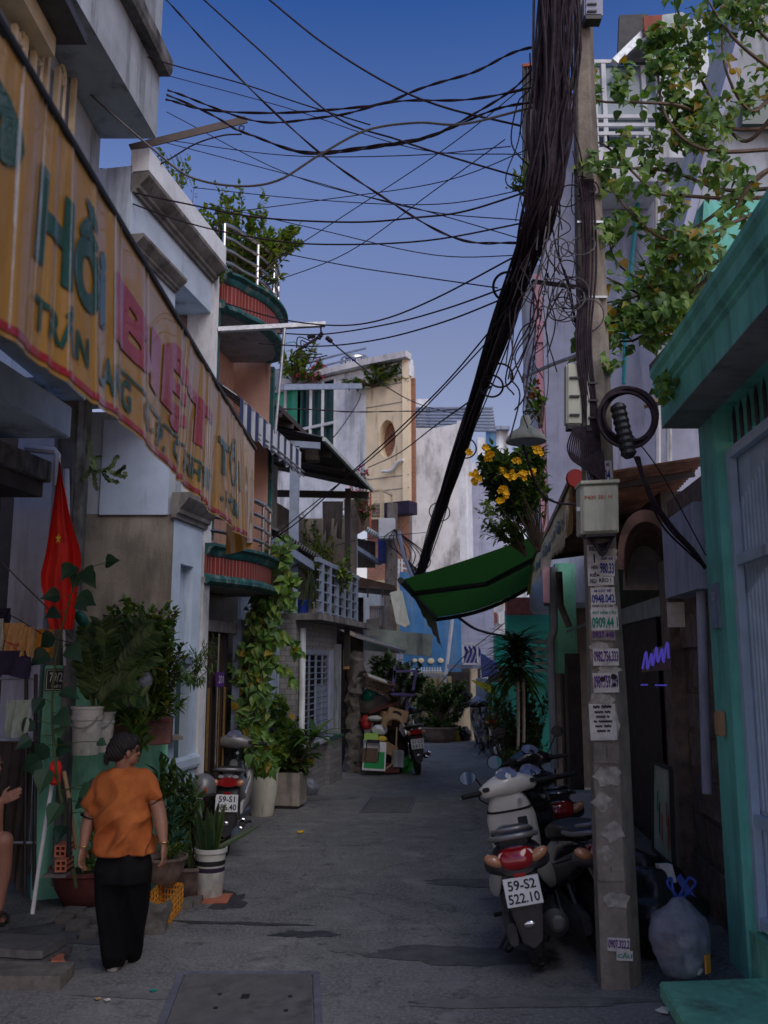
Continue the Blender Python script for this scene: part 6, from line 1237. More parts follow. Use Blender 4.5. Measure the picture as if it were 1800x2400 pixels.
shrub('dark_hedge', 'tall dark bush filling the right side behind the dragon tree', 'tree', V((P(1225, 1800, 16.5).x, 16.5, 0)), [(P(1200, 1640, 16.5), (.4, .4, .4)), (P(1250, 1620, 16.3), (.35, .4, .45)), (P(1190, 1715, 16.5), (.32, .3, .35)), (P(1245, 1720, 16.3), (.35, .4, .4)), (P(1215, 1770, 16), (.3, .3, .25))], 18, 26, .1, .055, 'leaf_dark', 'ovate', 'bark', .014, t0=.35)
shrub('bright_shrub', 'lighter green shrub tips left of the dragon tree', 'plant', V((P(1185, 1800, 17).x, 17, 0)), [(P(1165, 1600, 17), (.2, .2, .2)), (P(1160, 1650, 17), (.16, .2, .2))], 9, 16, .1, .055, 'leaf_bright', 'ovate')
dt = thing('dragon_tree', 'dragon tree with a fountain of long drooping dark leaves on thin trunks', 'tree', tuple(G(1222, 1838))); b0 = G(1222, 1838); sm, lf = MB(), MB(); Yd = b0.y
for (x, yt) in ((1213, 1560), (1226, 1540)): sm.tube(rope([V((P(x, 1820, Yd).x, Yd, .3)), P(x + 2, 1700, Yd), P(x, yt, Yd)], 4), .028, 7)
sm.build('trunk', 'planter_wood', dt, smooth=True)
for k in range(210):
    c = P(1208 + R.uniform(-10, 16), R.uniform(1500, 1600), Yd) + V((0, R.uniform(-.08, .08), 0)); a = R.uniform(0, 6.28); h = (c.z - P(1208, 1600, Yd).z) / .7; el = R.uniform(-.25, .9) + h * .6
    leaf(lf, c, V((math.cos(a), math.sin(a), el)), R.uniform(.45, .72), .068, 'strap', R.uniform(.5, .95), UP)
lf.build('foliage', 'leaf_fern', dt)
cp3 = G(1208, 1852); cp3.y += .15; potlathe('plant_pot', 'terracotta pot at the foot of the dragon tree', cp3, PR_TAPER(.14, .2, .3), 'terracotta')
shrub('pot_plant', 'small leafy plant in the terracotta pot by the far kerb', 'plant', cp3 + UP * .27, [(cp3 + V((0, 0, .5)), (.22, .2, .15))], 10, 14, .09, .05, 'leaf_mid', 'ovate')
leaf_ = MB(); leaf(leaf_, P(1165, 1625, 19), V((-1, -.1, .55)), .62, .16, 'ovate', .1, V((0, -1, .4))); leaf_.build('banana_leaf', 'leaf_yellow', label='single big yellow green banana leaf sticking out left', cat='leaf')
shrub('yellow_trumpet_bush', 'dark green bush with clusters of yellow trumpet flowers under the bell lamp', 'plant', P(1262, 1290, 9.6), [(P(1180, 1080, 9.5), (.35, .3, .18)), (P(1150, 1100, 9.4), (.22, .2, .2)), (P(1225, 1110, 9.6), (.25, .25, .25)), (P(1200, 1150, 9.6), (.25, .25, .2)), (P(1240, 1060, 9.7), (.15, .2, .12))], 17, 42, .105, .05, 'leaf_fern', 'ovate', 'bark', .006, t0=.5, spread=.9)
yf = MB(); yt = bpy.data.objects['yellow_trumpet_bush']
for (x, y, s) in ((1190, 1112, 1), (1180, 1104, .8), (1200, 1118, .8), (1180, 1148, .9), (1186, 1158, .7), (1110, 1112, .9), (1115, 1128, .6), (1145, 1072, .6), (1150, 1065, .5), (1210, 1080, .6), (1262, 1058, .9), (1258, 1048, .7), (1247, 1110, .8), (1225, 1114, .7), (1118, 1122, .7), (1140, 1050, .5), (1172, 1175, .5), (1100, 1062, .6)):
    c0 = P(x, y, 9.25)
    for q in range(7):
        c = c0 + inball((.055 * s, .04, .05 * s)); d = V((R.uniform(-.6, .6), -1, R.uniform(-.5, .5)))
        for j in range(5): a = j * 1.257; sd2 = d.normalized().cross(UP).normalized(); u2 = sd2.cross(d.normalized()); leaf(yf, c, d * .5 + (sd2 * math.cos(a) + u2 * math.sin(a)), .04, .034, 'ovate', .2, -d)
yf.build('blossom', 'petal_yellow', yt)
shrub('light_shrub', 'light green shrub below the yellow flowers above the green awning', 'plant', P(1230, 1300, 10), [(P(1170, 1215, 10), (.2, .2, .15)), (P(1150, 1245, 10), (.2, .2, .1)), (P(1200, 1235, 10), (.15, .2, .15)), (P(1130, 1180, 11), (.12, .1, .12))], 10, 14, .09, .04, 'leaf_bright', 'lance', 'bark', .007)
shrub('red_leaf_plant', 'small plant with red and green leaves behind the bell lamp', 'plant', P(1268, 1000, 9.6), [(P(1252, 935, 9.6), (.08, .08, .16))], 8, 8, .13, .05, 'leaf_mid', 'lance', flowers=('red_plastic', 5, .05))
shrub('ledge_plant', 'little leafy plant growing beside the tin panel', 'plant', P(1262, 470, 9), [(P(1240, 395, 9), (.08, .08, .15)), (P(1205, 430, 8.8), (.12, .1, .08))], 7, 9, .1, .035, 'leaf_mid', 'lance', 'stem_green', .005)
# big rambling vine, upper right
vr = thing('rambling_vine', 'rambling vine with arching brown branches and hanging leaf clusters at upper right', 'vine', tuple(P(1800, 500, 6.6))); sm, lf = MB(), MB()
br = [((1830, 440), (1700, 445), (1600, 410), (1545, 398), (1440, 392), (1400, 385)), ((1830, 460), (1720, 465), (1600, 458), (1530, 445), (1430, 350), (1390, 330)), ((1830, 380), (1760, 430), (1690, 550), (1610, 630), (1520, 660), (1450, 620), (1425, 560)), ((1830, 250), (1740, 330), (1650, 200), (1600, 60), (1575, -20)), ((1830, 300), (1700, 300), (1600, 250), (1500, 240), (1400, 235), (1360, 190)), ((1830, 180), (1720, 90), (1640, -30)), ((1830, 520), (1700, 600), (1560, 700), (1440, 740), (1360, 790)), ((1830, 560), (1680, 680), (1600, 760), (1590, 880)), ((1820, 350), (1650, 350), (1560, 270), (1540, 120), (1550, 70)), ((1830, 120), (1770, 60), (1740, -20)), ((1800, 400), (1650, 520), (1560, 560), (1480, 500), (1430, 440)), ((1820, 480), (1680, 540), (1560, 620), (1500, 690), (1420, 710)), ((1700, 620), (1600, 700), (1500, 790), (1440, 800)), ((1750, 600), (1620, 760), (1500, 690), (1400, 640)), ((1830, 200), (1760, 260), (1700, 160), (1690, 20))]
for k, b in enumerate(br):
    p = rope([P(x, y, 6.45 + .25 * math.sin(k * 2 + i)) for i, (x, y) in enumerate(b)], 8); sm.tube(p, [.018 - .012 * i / len(p) for i in range(len(p))], 5)
    for i in range(6, len(p)):
        if R.random() < .38:
            d = rv() + V((0, -.3, -.6)); n = R.randint(2, 4)
            for j in range(n): leaf(lf, p[i] + rv(.06), rv() + V((0, -.3, -.4)), R.uniform(.07, .12), R.uniform(.05, .085), 'heart', .3, V((0, -1, .5)) + rv(.6))
cl_ = [(1545, 90, 45, 25, 60), (1550, 150, 40, 20, 50), (1360, 180, 32, 25, 34), (1378, 215, 25, 25, 20), (1455, 185, 25, 25, 26), (1457, 215, 20, 15, 14), (1620, 130, 40, 40, 46), (1640, 60, 60, 40, 60), (1750, 30, 55, 50, 80), (1690, 20, 50, 30, 44), (1570, 200, 40, 50, 56), (1585, 260, 45, 35, 56), (1630, 270, 50, 40, 66), (1660, 310, 50, 40, 50), (1600, 320, 40, 40, 40), (1455, 340, 25, 28, 24), (1525, 340, 25, 30, 30), (1525, 385, 18, 25, 16), (1385, 390, 22, 35, 24), (1400, 425, 15, 20, 12), (1425, 440, 18, 15, 12), (1470, 445, 30, 12, 14), (1540, 440, 15, 15, 10), (1435, 530, 30, 28, 40), (1410, 555, 15, 15, 10), (1545, 555, 25, 35, 40), (1580, 475, 30, 25, 28), (1620, 560, 40, 40, 50), (1560, 600, 35, 30, 36), (1700, 250, 60, 60, 44), (1780, 200, 50, 60, 40), (1720, 430, 50, 60, 44), (1670, 400, 50, 30, 36), (1780, 520, 40, 60, 36), (1650, 600, 50, 50, 46), (1450, 740, 60, 25, 60), (1500, 750, 50, 30, 56), (1400, 790, 50, 35, 56), (1380, 830, 40, 25, 30), (1560, 720, 50, 30, 50), (1540, 780, 40, 30, 40), (1590, 890, 40, 30, 44), (1560, 905, 25, 20, 20), (1420, 850, 30, 15, 16), (1600, 700, 50, 40, 50), (1540, 650, 50, 40, 40)]
for (x, y, rx, ry, n) in cl_:
    c = P(x, y, 6.35 + R.uniform(-.25, .25)); k = 6.4 / FPX
    for j in range(int(n * 1.4)): leaf(lf, c + inball((rx * k * 1.15, .18, ry * k * 1.15)), rv() + V((0, -.35, -.5)), R.uniform(.055, .1), R.uniform(.045, .08), 'heart', .3, V((0, -1, .6)) + rv(.6))
sm.build('branch', 'bark', vr, smooth=True); lf.build('foliage', 'leaf_vine', vr)
gs = thing('grass_clump', 'tall wispy grass clump behind the vine above the mint eave', 'plant', tuple(P(1600, 800, 7.6))); lf = MB()
for k in range(210): b = P(R.uniform(1560, 1640), R.uniform(720, 800), 7.6 + R.uniform(-.2, .2)); leaf(lf, b, V((R.uniform(-.7, .35), R.uniform(-.3, .3), 1)), R.uniform(.35, .8), .014, 'lance', R.uniform(.2, .7))
lf.build('foliage', 'leaf_bright', gs)
# ------------------------------------------------------------------ motorbikes and scooters (local: y forward, origin under the rear wheel)
def sring(x, y, z, rx, rz, n=18, p=2.6, tilt=0.0): return ring((x, y, z), (1, 0, 0), (0, math.sin(tilt), math.cos(tilt)), rx, rz, n, p)
def make_bike(name, label, loc, heading, lean, paint, kind='scooter', plate=None, tail=None, steer=0.0, rail='paint_silver', trim='plastic_black', mirrors=(1, 1), loose=()):
    t = thing(name, label, 'scooter' if kind == 'scooter' else 'motorbike', loc, None, True, (0, lean, -heading))
    t["group"] = 'motorbikes parked along the alley'
    WB = 1.24; Rw = .275 if kind == 'cub' else .25; tw = .045 if kind == 'cub' else .052
    cs, sn_ = math.cos(steer), math.sin(steer); ax = V((0, WB - .28, 0))
    def st(p): p = V(p) - ax; return ax + V((p.x * cs - p.y * sn_, p.x * sn_ + p.y * cs, p.z))
    def B(mb, nm, m, steerit=False, parent=t, **k):
        if steerit: mb.v = [st(p) for p in mb.v]
        return mb.build(nm, m, parent, **k)
    def wheel(y, nm, s):
        w_ = B(MB().torus((0, y, Rw), Rw - tw, tw, (1, 0, 0), 40, 12), nm, 'rubber', s, smooth=True)
        tr = MB()
        for k in range(40):
            a = 2 * math.pi * k / 40; tr.box((.018 * (1 if k % 2 else -1), y + Rw * .985 * math.cos(a), Rw + Rw * .985 * math.sin(a)), (.03, .02, .014), (a, 0, 0))
        B(tr, 'tread', 'rubber', s, w_)
        B(MB().lathe((-.03, y, Rw), [(.05, 0), (Rw - tw * 1.6, .0), (Rw - tw * 1.3, .01), (Rw - tw * 1.3, .05), (Rw - tw * 1.6, .06), (.05, .06)], 28, axis=(1, 0, 0)), 'rim', 'engine', s, w_, smooth=True)
        if kind == 'cub': B(MB().lathe((-.055, y, Rw), [(.03, 0), (.09, .0), (.09, .01), (.03, .01)], 24, axis=(1, 0, 0)), 'brake_disc', 'chrome', s, w_)
    wheel(0, 'wheel', False); wheel(WB, 'wheel', True)
    if kind == 'scooter':
        body = [(-.31, .77, .05, .03), (-.28, .75, .12, .06), (-.15, .71, .155, .105), (.08, .63, .175, .15), (.32, .53, .16, .2), (.5, .45, .13, .2), (.56, .42, .1, .16)]
        seat = [(-.26, .815, .09, .02), (-.2, .825, .12, .035), (.05, .81, .145, .05), (.3, .77, .135, .06), (.46, .72, .09, .05), (.5, .7, .05, .03)]
    else:
        body = [(-.33, .78, .03, .03), (-.28, .76, .08, .07), (-.15, .72, .105, .10), (.08, .66, .12, .13), (.32, .58, .11, .16), (.55, .55, .08, .12), (.8, .66, .06, .09), (.92, .76, .05, .08)]
        seat = [(-.3, .835, .06, .02), (-.22, .83, .1, .035), (.05, .81, .125, .045), (.3, .785, .125, .05), (.5, .76, .08, .045), (.55, .74, .05, .03)]
    B(MB().loft([sring(0, *b) for b in body]), 'body', tail or paint, smooth=True, angle=60)
    B(MB().loft([sring(0, *b, p=3) for b in seat]), 'seat', 'seat_black', smooth=True, angle=60)
    # side panels and rear shell
    for sx in (-1, 1):
        pz = [(-.33, .76, .02), (-.24, .70, .06), (-.05, .60, .075), (.2, .5, .085), (.42, .44, .07)] if kind == 'scooter' else [(-.34, .8, .015), (-.22, .75, .035), (-.02, .66, .06), (.2, .56, .06), (.4, .52, .04)]
        B(MB().loft([ring((sx * (.075 + .13 * (i / 4) if kind == 'scooter' else .07 + .07 * (i / 4)), y, z), (sx, 0, 0), (0, .3, 1), .03, r, 12) for i, (y, z, r) in enumerate(pz)]), 'side_panel', paint, smooth=True, angle=60)
    if kind == 'scooter':
        B(MB().box((0, .72, .3), (.3, .5, .07)), 'floorboard', trim, bevel=.02)
        B(MB().loft([ring((0, y, z), (1, 0, 0), (0, 1, .1), rx, ry, 20, 2.8) for (z, y, rx, ry) in ((.27, .93, .13, .05), (.42, .96, .165, .06), (.62, .97, .185, .07), (.78, .95, .185, .085), (.9, .92, .145, .09), (.97, .9, .1, .07))]), 'leg_shield', paint, smooth=True, angle=60)
        gb_ = B(MB().box((.07, .885, .74), (.13, .05, .1)), 'glove_box', paint, bevel=.015); B(MB().box((.08, .855, .75), (.07, .008, .06)), 'glove_hole', 'plastic_black', parent=gb_, bevel=.004); B(MB().box((-.07, .875, .73), (.09, .03, .025)), 'hook', 'galv', bevel=.006)
    else:
        for sx in (-1, 1): B(MB().loft([ring((sx * rx, y, z), (1, 0, 0), (0, .5, 1), .025, rz, 12) for (y, z, rx, rz) in ((.62, .36, .12, .06), (.8, .5, .19, .14), (.93, .68, .2, .15), (.95, .82, .15, .1))]), 'leg_shield', paint if sx else trim, smooth=True, angle=60)
        B(MB().loft([sring(0, *b) for b in ((.25, .3, .09, .1), (.45, .3, .12, .13), (.65, .33, .1, .13), (.78, .36, .06, .08))]), 'engine', 'engine', smooth=True)
    B(MB().tube([(0, .93, .95), (0, 1.0, .7), (0, 1.08, .5)], .03, 8), 'steering_column', trim, True)
    for sx in (-.075, .075): B(MB().tube([(sx, 1.05, .62), (sx, WB, Rw)], .018, 8), 'fork', 'galv', True)
    B(MB().loft([ring((0, WB + (Rw + .03) * math.cos(a), Rw + (Rw + .03) * math.sin(a)), (1, 0, 0), (0, math.cos(a), math.sin(a)), .065, .012, 12) for a in [math.radians(q) for q in (10, 45, 80, 115, 150, 175)]]), 'front_fender', paint, True, smooth=True)
    # handlebar with cowl, dash, grips, levers, mirrors
    hz = 1.0 if kind == 'scooter' else 1.02
    B(MB().loft([ring((x, .88, hz + dz), (0, 1, .25), (0, -.25, 1), ry, rz, 16, 2.5) for x, ry, rz, dz in ((-.22, .025, .025, .0), (-.19, .05, .045, .0), (-.12, .075, .06, .015), (0, .1, .085, .03), (.12, .075, .06, .015), (.19, .05, .045, 0), (.22, .025, .025, 0))]), 'handlebar_cowl', paint, True, smooth=True, angle=60)
    B(MB().loft([ring((0, .845 + .02 * i, hz + .1 + .02 * i), (1, 0, 0), (0, 1, .55), .08 - .025 * i, .058 - .018 * i, 16, 2.4) for i in range(2)]), 'dash', 'dash', True, smooth=True)
    for sx in (-1, 1):
        B(MB().tube([(sx * .2, .87, hz), (sx * .25, .855, hz), (sx * .37, .82, hz + .005)], [.018, .02, .019], 10), 'grip', 'rubber', True, smooth=True)
        B(MB().box((sx * .185, .82, hz + .02), (.05, .03, .03)), 'switch', trim, True, bevel=.006)
        B(MB().tube(rope([(sx * .2, .93, hz), (sx * .28, .92, hz - .01), (sx * .38, .88, hz - .015)], 4), .007, 6), 'brake_lever', 'galv', True, smooth=True)
        if mirrors[0 if sx < 0 else 1]:
            mz = hz + .2 * mirrors[0 if sx < 0 else 1]
            ms = B(MB().tube(rope([(sx * .19, .89, hz + .03), (sx * .24, .87, hz + .12), (sx * .27, .84, mz + .0)], 5), .007, 6), 'mirror_stalk', 'plastic_black', True, smooth=True)
            mc = V((sx * .3, .83, mz + .04)); mb = MB().lathe(mc + V((0, .035, 0)), [(0, 0), (.045, .004), (.062, .02), (.066, .034)], 20, axis=(0, -1, .1), cap=True); mb.v = [mc + V(((p - mc).x, (p - mc).y, (p - mc).z * .78)) for p in mb.v]; B(mb, 'mirror', 'plastic_black', True, ms, smooth=True)
            mb = MB().lathe(mc + V((0, .002, 0)), [(.0, 0), (.06, 0), (.06, .003), (0, .003)], 20, axis=(0, -1, .1)); mb.v = [mc + V(((p - mc).x, (p - mc).y, (p - mc).z * .78)) for p in mb.v]; B(mb, 'mirror_glass', 'mirror_glass', True, ms)
    for sx in (-1, 1): B(MB().tube(rope([(sx * .17, .93, hz), (sx * .2, 1.02, hz - .06), (sx * .08, 1.03, hz - .16), (0, 1.02, hz - .25)], 5), .006, 5), 'brake_cable', 'rubber', True, smooth=True)
    B(MB().lathe((.05, .79, hz - .1), [(0, 0), (.016, 0), (.016, .03), (.0, .03)], 12, axis=(0, 1, 0)), 'key_switch', 'galv', True)
    if kind == 'scooter': B(MB().loft([ring((0, y, z), (1, 0, 0), (0, 1, .1), rx, ry, 20, 2.8) for (z, y, rx, ry) in ((.835, .935, .173, .091), (.85, .93, .168, .091))]), 'panel_gap', 'rubber')
    B(MB().ball((0, 1.0, hz - .0), (.075, .04, .06)), 'headlight', 'chrome', True, smooth=True)
    # tail
    zt = .755 if kind == 'scooter' else .755
    B(MB().loft([ring((0, -.30 - .05 * f, zt - .05 * f), (1, 0, 0), (0, -.35, 1), .115 * q, .048 * q, 18, 2.2) for f, q in ((0, 1), (.5, .96), (1, .75), (1.2, .3))]) if kind == 'scooter' else MB().slab([(-.1, -.335, zt - .035), (0, -.345, zt - .05), (.1, -.335, zt - .035), (.085, -.33, zt + .02), (0, -.35, zt + .045), (-.085, -.33, zt + .02)], V((0, -.03, 0))), 'tail_light', 'lens_red', smooth=True)
    for sx in (-1, 1): B(MB().ball((sx * (.135 if kind == 'scooter' else .12), -.305, zt - .02), (.07 if kind == 'scooter' else .045, .04, .036), rot=(0, sx * -.45, 0)), 'indicator', 'lens_amber', smooth=True)
    if kind == 'scooter': B(MB().loft([ring((0, -.27 - .03 * i, zt - .045 - .01 * i), (1, 0, 0), (0, .2, 1), .205 - .05 * i, .075 - .012 * i, 20, 2.6) for i in range(3)]), 'tail_panel', trim, smooth=True)
    B(MB().box((0, -.345, zt - .12), (.075, .012, .035)), 'reflector', 'lens_red', bevel=.004)
    B(MB().loft([ring((0, -.26 - .07 * i / 3, zt - .08 - .06 * i), (1, 0, 0), (0, .15, 1), .12 - .012 * i, .06, 14, 3) for i in range(4)]), 'under_tail', trim, smooth=True)
    rp_ = rope([(-.13, .0, zt + .06), (-.15, -.2, zt + .085), (-.1, -.34, zt + .11), (0, -.37, zt + .115), (.1, -.34, zt + .11), (.15, -.2, zt + .085), (.13, .0, zt + .06)], 6)
    B(MB().tube(rp_, .016, 8), 'grab_rail', rail, smooth=True)
    if kind == 'scooter': B(MB().tube([p * .82 + V((0, -.0, .19)) for p in rp_][8:-8], .014, 8), 'grab_rail', rail, smooth=True)
    # mudguard and plate
    B(MB().slab([(-.085, -.335, .58), (.085, -.335, .58), (.1, -.34, .46), (.06, -.36, .26), (0, -.365, .22), (-.06, -.36, .26), (-.1, -.34, .46)], V((0, .02, 0))), 'mudguard', trim, bevel=.006)
    B(MB().ball((0, -.362, .36), (.035, .008, .02)), 'reflector', 'chrome', smooth=True)
    pl_ = B(MB().box((0, -.358, .55), (.22, .006, .165), (-.12, 0, 0)), 'number_plate', 'white_paint', bevel=.008)
    if plate:
        u_ = V((0, .12, 1)); text(plate[0], (0, -.3575, .588), (1, 0, 0), u_, .056, M('ink_black'), pl_, bold=.015); text(plate[1], (0, -.3665, .514), (1, 0, 0), u_, .056, M('ink_black'), pl_, width=.19, bold=.015)
    # engine, muffler, shocks, stand
    if kind == 'scooter':
        B(MB().loft([ring((-.12, y, z), (1, 0, 0), (0, 0, 1), rx, rz, 14, 3) for y, z, rx, rz in ((-.12, Rw, .03, .07), (0, Rw, .05, .1), (.3, .3, .06, .1), (.5, .32, .05, .08))]), 'engine', 'engine', smooth=True)
        B(MB().tube([(-.12, -.02, Rw), (-.13, .15, .6)], .025, 8), 'shock', 'plastic_black')
        B(MB().lathe((.15, -.22, .30), [(.04, 0), (.085, .02), (.09, .1), (.085, .4), (.04, .46)], 18, axis=(0, 1, -.02)), 'muffler', 'plastic_black', smooth=True); B(MB().lathe((.165, -.235, .3), [(.0, 0), (.03, 0), (.05, .01), (.05, .03)], 14, axis=(0, 1, 0)), 'muffler_tip', 'engine')
        B(MB().loft([ring((.2, y, z), (1, 0, 0), (0, 0, 1), .018, rz, 10) for y, z, rz in ((-.2, .34, .05), (-.05, .33, .1), (.2, .32, .08))]), 'heat_guard', 'plastic_black', smooth=True)
    else:
        B(MB().lathe((.16, -.33, .36), [(.028, 0), (.05, .005), (.056, .04), (.05, .3), (.025, .42)], 18, axis=(0, 1, -.18)), 'muffler', 'plastic_black', smooth=True); B(MB().torus((.16, -.333, .36), .042, .012, (0, 1, 0), 20, 8), 'muffler_tip', 'chrome', smooth=True); B(MB().lathe((.16, -.328, .36), [(0, 0), (.03, 0)], 14, axis=(0, 1, 0)), 'muffler_tip', 'rubber')
        for sx in (-1, 1): B(MB().tube([(sx * .11, .02, .28), (sx * .105, .1, .62)], .016, 8), 'shock', 'chrome', smooth=True)
        B(MB().box((-.09, .3, .3), (.03, .5, .08), (.05, 0, 0)), 'chain_case', 'engine', bevel=.02)
    B(MB().tube(rope([(-.12, .42, .2), (-.2, .38, .1), (-.27, .34, .02)], 4), .012, 8), 'side_stand', 'black_metal'); B(MB().box((-.28, .34, .018), (.08, .05, .012)), 'stand_foot', 'black_metal')
    B(MB().tube(rope([(-.1, .3, .2), (-.16, .2, .08), (-.2, .12, .1), (-.16, .1, .15)], 4), .009, 6), 'centre_stand', 'black_metal')
    for sx in (-1, 1): B(MB().tube([(sx * .12, .35, .27), (sx * .24, .33, .27)], .014, 8), 'foot_peg', 'rubber')
    t.scale = (1.08,) * 3
    return t
w1_ = G(1266, 2268); make_bike('motor_scooter', 'white scooter with plate 59-S2 522.10, leaning beside the utility pole', w1_, math.radians(7), math.radians(-11), 'paint_white', plate=('59-S2', '522.10'), tail='plastic_black', steer=math.radians(16), mirrors=(.45, 0))
w2_ = G(1322, 2098); make_bike('motor_scooter', 'dark scooter with large raised mirrors directly behind the white scooter', w2_, math.radians(-2), math.radians(-6), 'paint_black', plate=('59-SA', '014.77'), steer=math.radians(14), rail='paint_black', mirrors=(1.25, .95))
w3_ = G(1414, 2238); make_bike('motor_scooter', 'black scooter half hidden behind the utility pole', w3_, math.radians(-12), math.radians(-9), 'paint_black', plate=('59-S3', '310.42'), steer=math.radians(10), rail='paint_silver', mirrors=(.9, 0))
w4_ = G(527, 2003); make_bike('motorbike', 'silver grey motorbike with plate 59-S1 486.40 before the carved door', w4_, math.radians(-7), math.radians(2), 'paint_silver', 'cub', ('59-S1', '486.40'), steer=math.radians(-4), mirrors=(1, 0))
w5_ = G(980, 1815); make_bike('motorbike', 'dark motorbike parked in front of the junk pile', w5_, math.radians(-6), math.radians(-6), 'paint_black', 'cub', ('51-L5', '3312'), steer=math.radians(10), mirrors=(0, 0))
w6_ = G(1158, 1774); make_bike('motorbike', 'red tailed dark motorbike parked near the far striped balcony', w6_, math.radians(-5), math.radians(-6), 'paint_black', 'cub', ('59-X1', '220.8'), mirrors=(1, 1))
w7_ = G(1146, 1755); make_bike('motor_scooter', 'farthest scooter with a pale cowl under the striped balcony', w7_, math.radians(-5), math.radians(-5), 'paint_silver', 'scooter', None, mirrors=(1, 1))
# helmet hung on the silver motorbike
hm = thing('helmet', 'shiny silver helmet hanging on the left of the silver motorbike', 'helmet', tuple(P(474, 1870, 9.4)))
hc_ = P(476, 1848, 9.45)
MB().loft([[hc_ + V((.135 * math.sin(t) * math.cos(a), .14 * math.sin(t) * math.sin(a), .15 * math.cos(t))) for a in [2 * math.pi * k / 24 for k in range(24)]] for t in [.05 + .17 * j for j in range(12)]], True, True).build('shell', 'paint_silver', hm, smooth=True, angle=80)
MB().torus(hc_ + V((0, 0, -.06)), .128, .012, n=28, m=6).build('rim', 'rubber', hm, smooth=True); MB().ball(hc_ + V((.05, -.135, .0)), (.02, .006, .03)).build('sticker', 'ink_red', hm)
MB().tube(rope([hc_ + V((.1, .02, -.08)), hc_ + V((.05, 0, -.2)), hc_ + V((-.06, .02, -.16)), hc_ + V((-.1, .02, -.07))]), .008, 6).build('strap', 'rubber', hm, smooth=True)
# ------------------------------------------------------------------ people
mat('orange_shirt', (.40, .12, .032), .85, .1, 9, .3, grain=160, spec=.2, stain=.6, stz=.7, sts=3.2, stcol=(.2, .04, .008))
def cap(mb, pts, rs, n=12):     # smooth tapered limb with round ends
    pts = [V(p) for p in pts]; mb.tube(rope(pts, 5), [rs[min(len(rs) - 1, i // 5)] + (rs[min(len(rs) - 1, i // 5 + 1)] - rs[min(len(rs) - 1, i // 5)]) * (i % 5) / 5 for i in range(5 * (len(pts) - 1) + 1)], n)
    for p, r in ((pts[0], rs[0]), (pts[-1], rs[-1])): mb.ball(p, r * .99, 12, 8)
    return mb
def hand(mb, w_, d, side, fwd, s=1.0, curl=.5):
    """palm below the wrist w_, fingers along d, thumb toward fwd, side = across the palm"""
    d, side, fwd = V(d).normalized(), V(side).normalized(), V(fwd).normalized()
    c = w_ + d * .045 * s; mb.loft([ring(w_ + d * q * s, fwd, side, a * s, b * s, 12) for q, a, b in ((-.015, .024, .019), (.01, .030, .019), (.045, .041, .018), (.08, .040, .015), (.09, .034, .011))])
    for i, (o, L) in enumerate(((.031, .070), (.011, .080), (-.010, .075), (-.030, .058))):
        b = w_ + d * .082 * s + fwd * o * s; q = curl * (.8 + .15 * i); p1 = b + (d + side * .15 * q) .normalized() * L * .42 * s; p2 = p1 + (d + side * .9 * q).normalized() * L * .33 * s; p3 = p2 + (d * .8 + side * 1.6 * q).normalized() * L * .27 * s
        cap(mb, [b - d * .01, p1, p2, p3], [.0098 * s, .0092 * s, .0085 * s, .0072 * s], 8)
    b = w_ + d * .02 * s + fwd * .026 * s; cap(mb, [b, b + (d * .6 + fwd * .8).normalized() * .035 * s, b + (d * 1.5 + fwd * 1.1 + side * .3).normalized() * .072 * s], [.013 * s, .0115 * s, .008 * s], 8)
def head(mb, c, f, s=1.0):
    """skin of a head: f is where the face looks"""
    f = V(f).normalized(); r = f.cross(UP).normalized(); u = r.cross(f)
    mb.ball(c + u * .02 * s - f * .012 * s, (.078 * s, .092 * s, .095 * s), 20, 14, (0, 0, math.atan2(f.y, f.x) - math.pi / 2)); q = c + f * .035 * s - u * .045 * s
    mb.ball(q, (.056 * s, .058 * s, .06 * s), 16, 10, (0, 0, math.atan2(f.y, f.x) - math.pi / 2)); mb.ball(c + f * .07 * s - u * .082 * s, (.026 * s, .024 * s, .022 * s), 10, 8)
    cap(mb, [c + f * .088 * s + u * .012 * s, c + f * .102 * s - u * .018 * s], [.008 * s, .012 * s], 8); mb.ball(c + f * .098 * s - u * .024 * s, (.015 * s, .013 * s, .011 * s), 10, 7)
    mb.ball(c + f * .085 * s - u * .052 * s, (.024 * s, .02 * s, .008 * s), 10, 6); mb.ball(c + f * .083 * s - u * .063 * s, (.021 * s, .018 * s, .008 * s), 10, 6)
    mb.ball(c + f * .078 * s + u * .024 * s, (.05 * s, .02 * s, .012 * s), 12, 6, (0, 0, math.atan2(f.y, f.x) - math.pi / 2))
    for sg in (-1, 1): mb.ball(c + r * sg * .079 * s - u * .012 * s - f * .005 * s, (.011 * s, .02 * s, .031 * s), 12, 8, (0, 0, math.atan2(f.y, f.x) - math.pi / 2 + sg * .35))
    return f, r, u
def face(t, c, f, s=1.0):
    f = V(f).normalized(); r = f.cross(UP).normalized(); u = r.cross(f)
    for sg in (-1, 1):
        MB().ball(c + f * .080 * s + r * sg * .031 * s + u * .004 * s, .012 * s, 10, 8).build('eye', 'ink_black', t, smooth=True)
        MB().tube([c + f * .087 * s + r * sg * .014 * s + u * .026 * s, c + f * .084 * s + r * sg * .034 * s + u * .03 * s, c + f * .068 * s + r * sg * .05 * s + u * .024 * s], [.003, .005, .003], 6).build('eyebrow', 'hair', t)
    MB().tube([c + f * .092 * s + r * x * s - u * (.057 + abs(x) * .1) * s for x in (-.022, -.01, 0, .01, .022)], .003, 6).build('mouth', 'bowl_red', t)
YW = 6.25
Q = lambda px, py, dy=0.0: P(px, py, YW + dy)
wo = thing('person', 'woman seen from behind in orange t-shirt and wide black trousers, head turned right', 'person', tuple(G(270, 2272)))
b = MB(); fc = V((.78, .62, -.06)); hc2 = Q(293, 1759, .0)
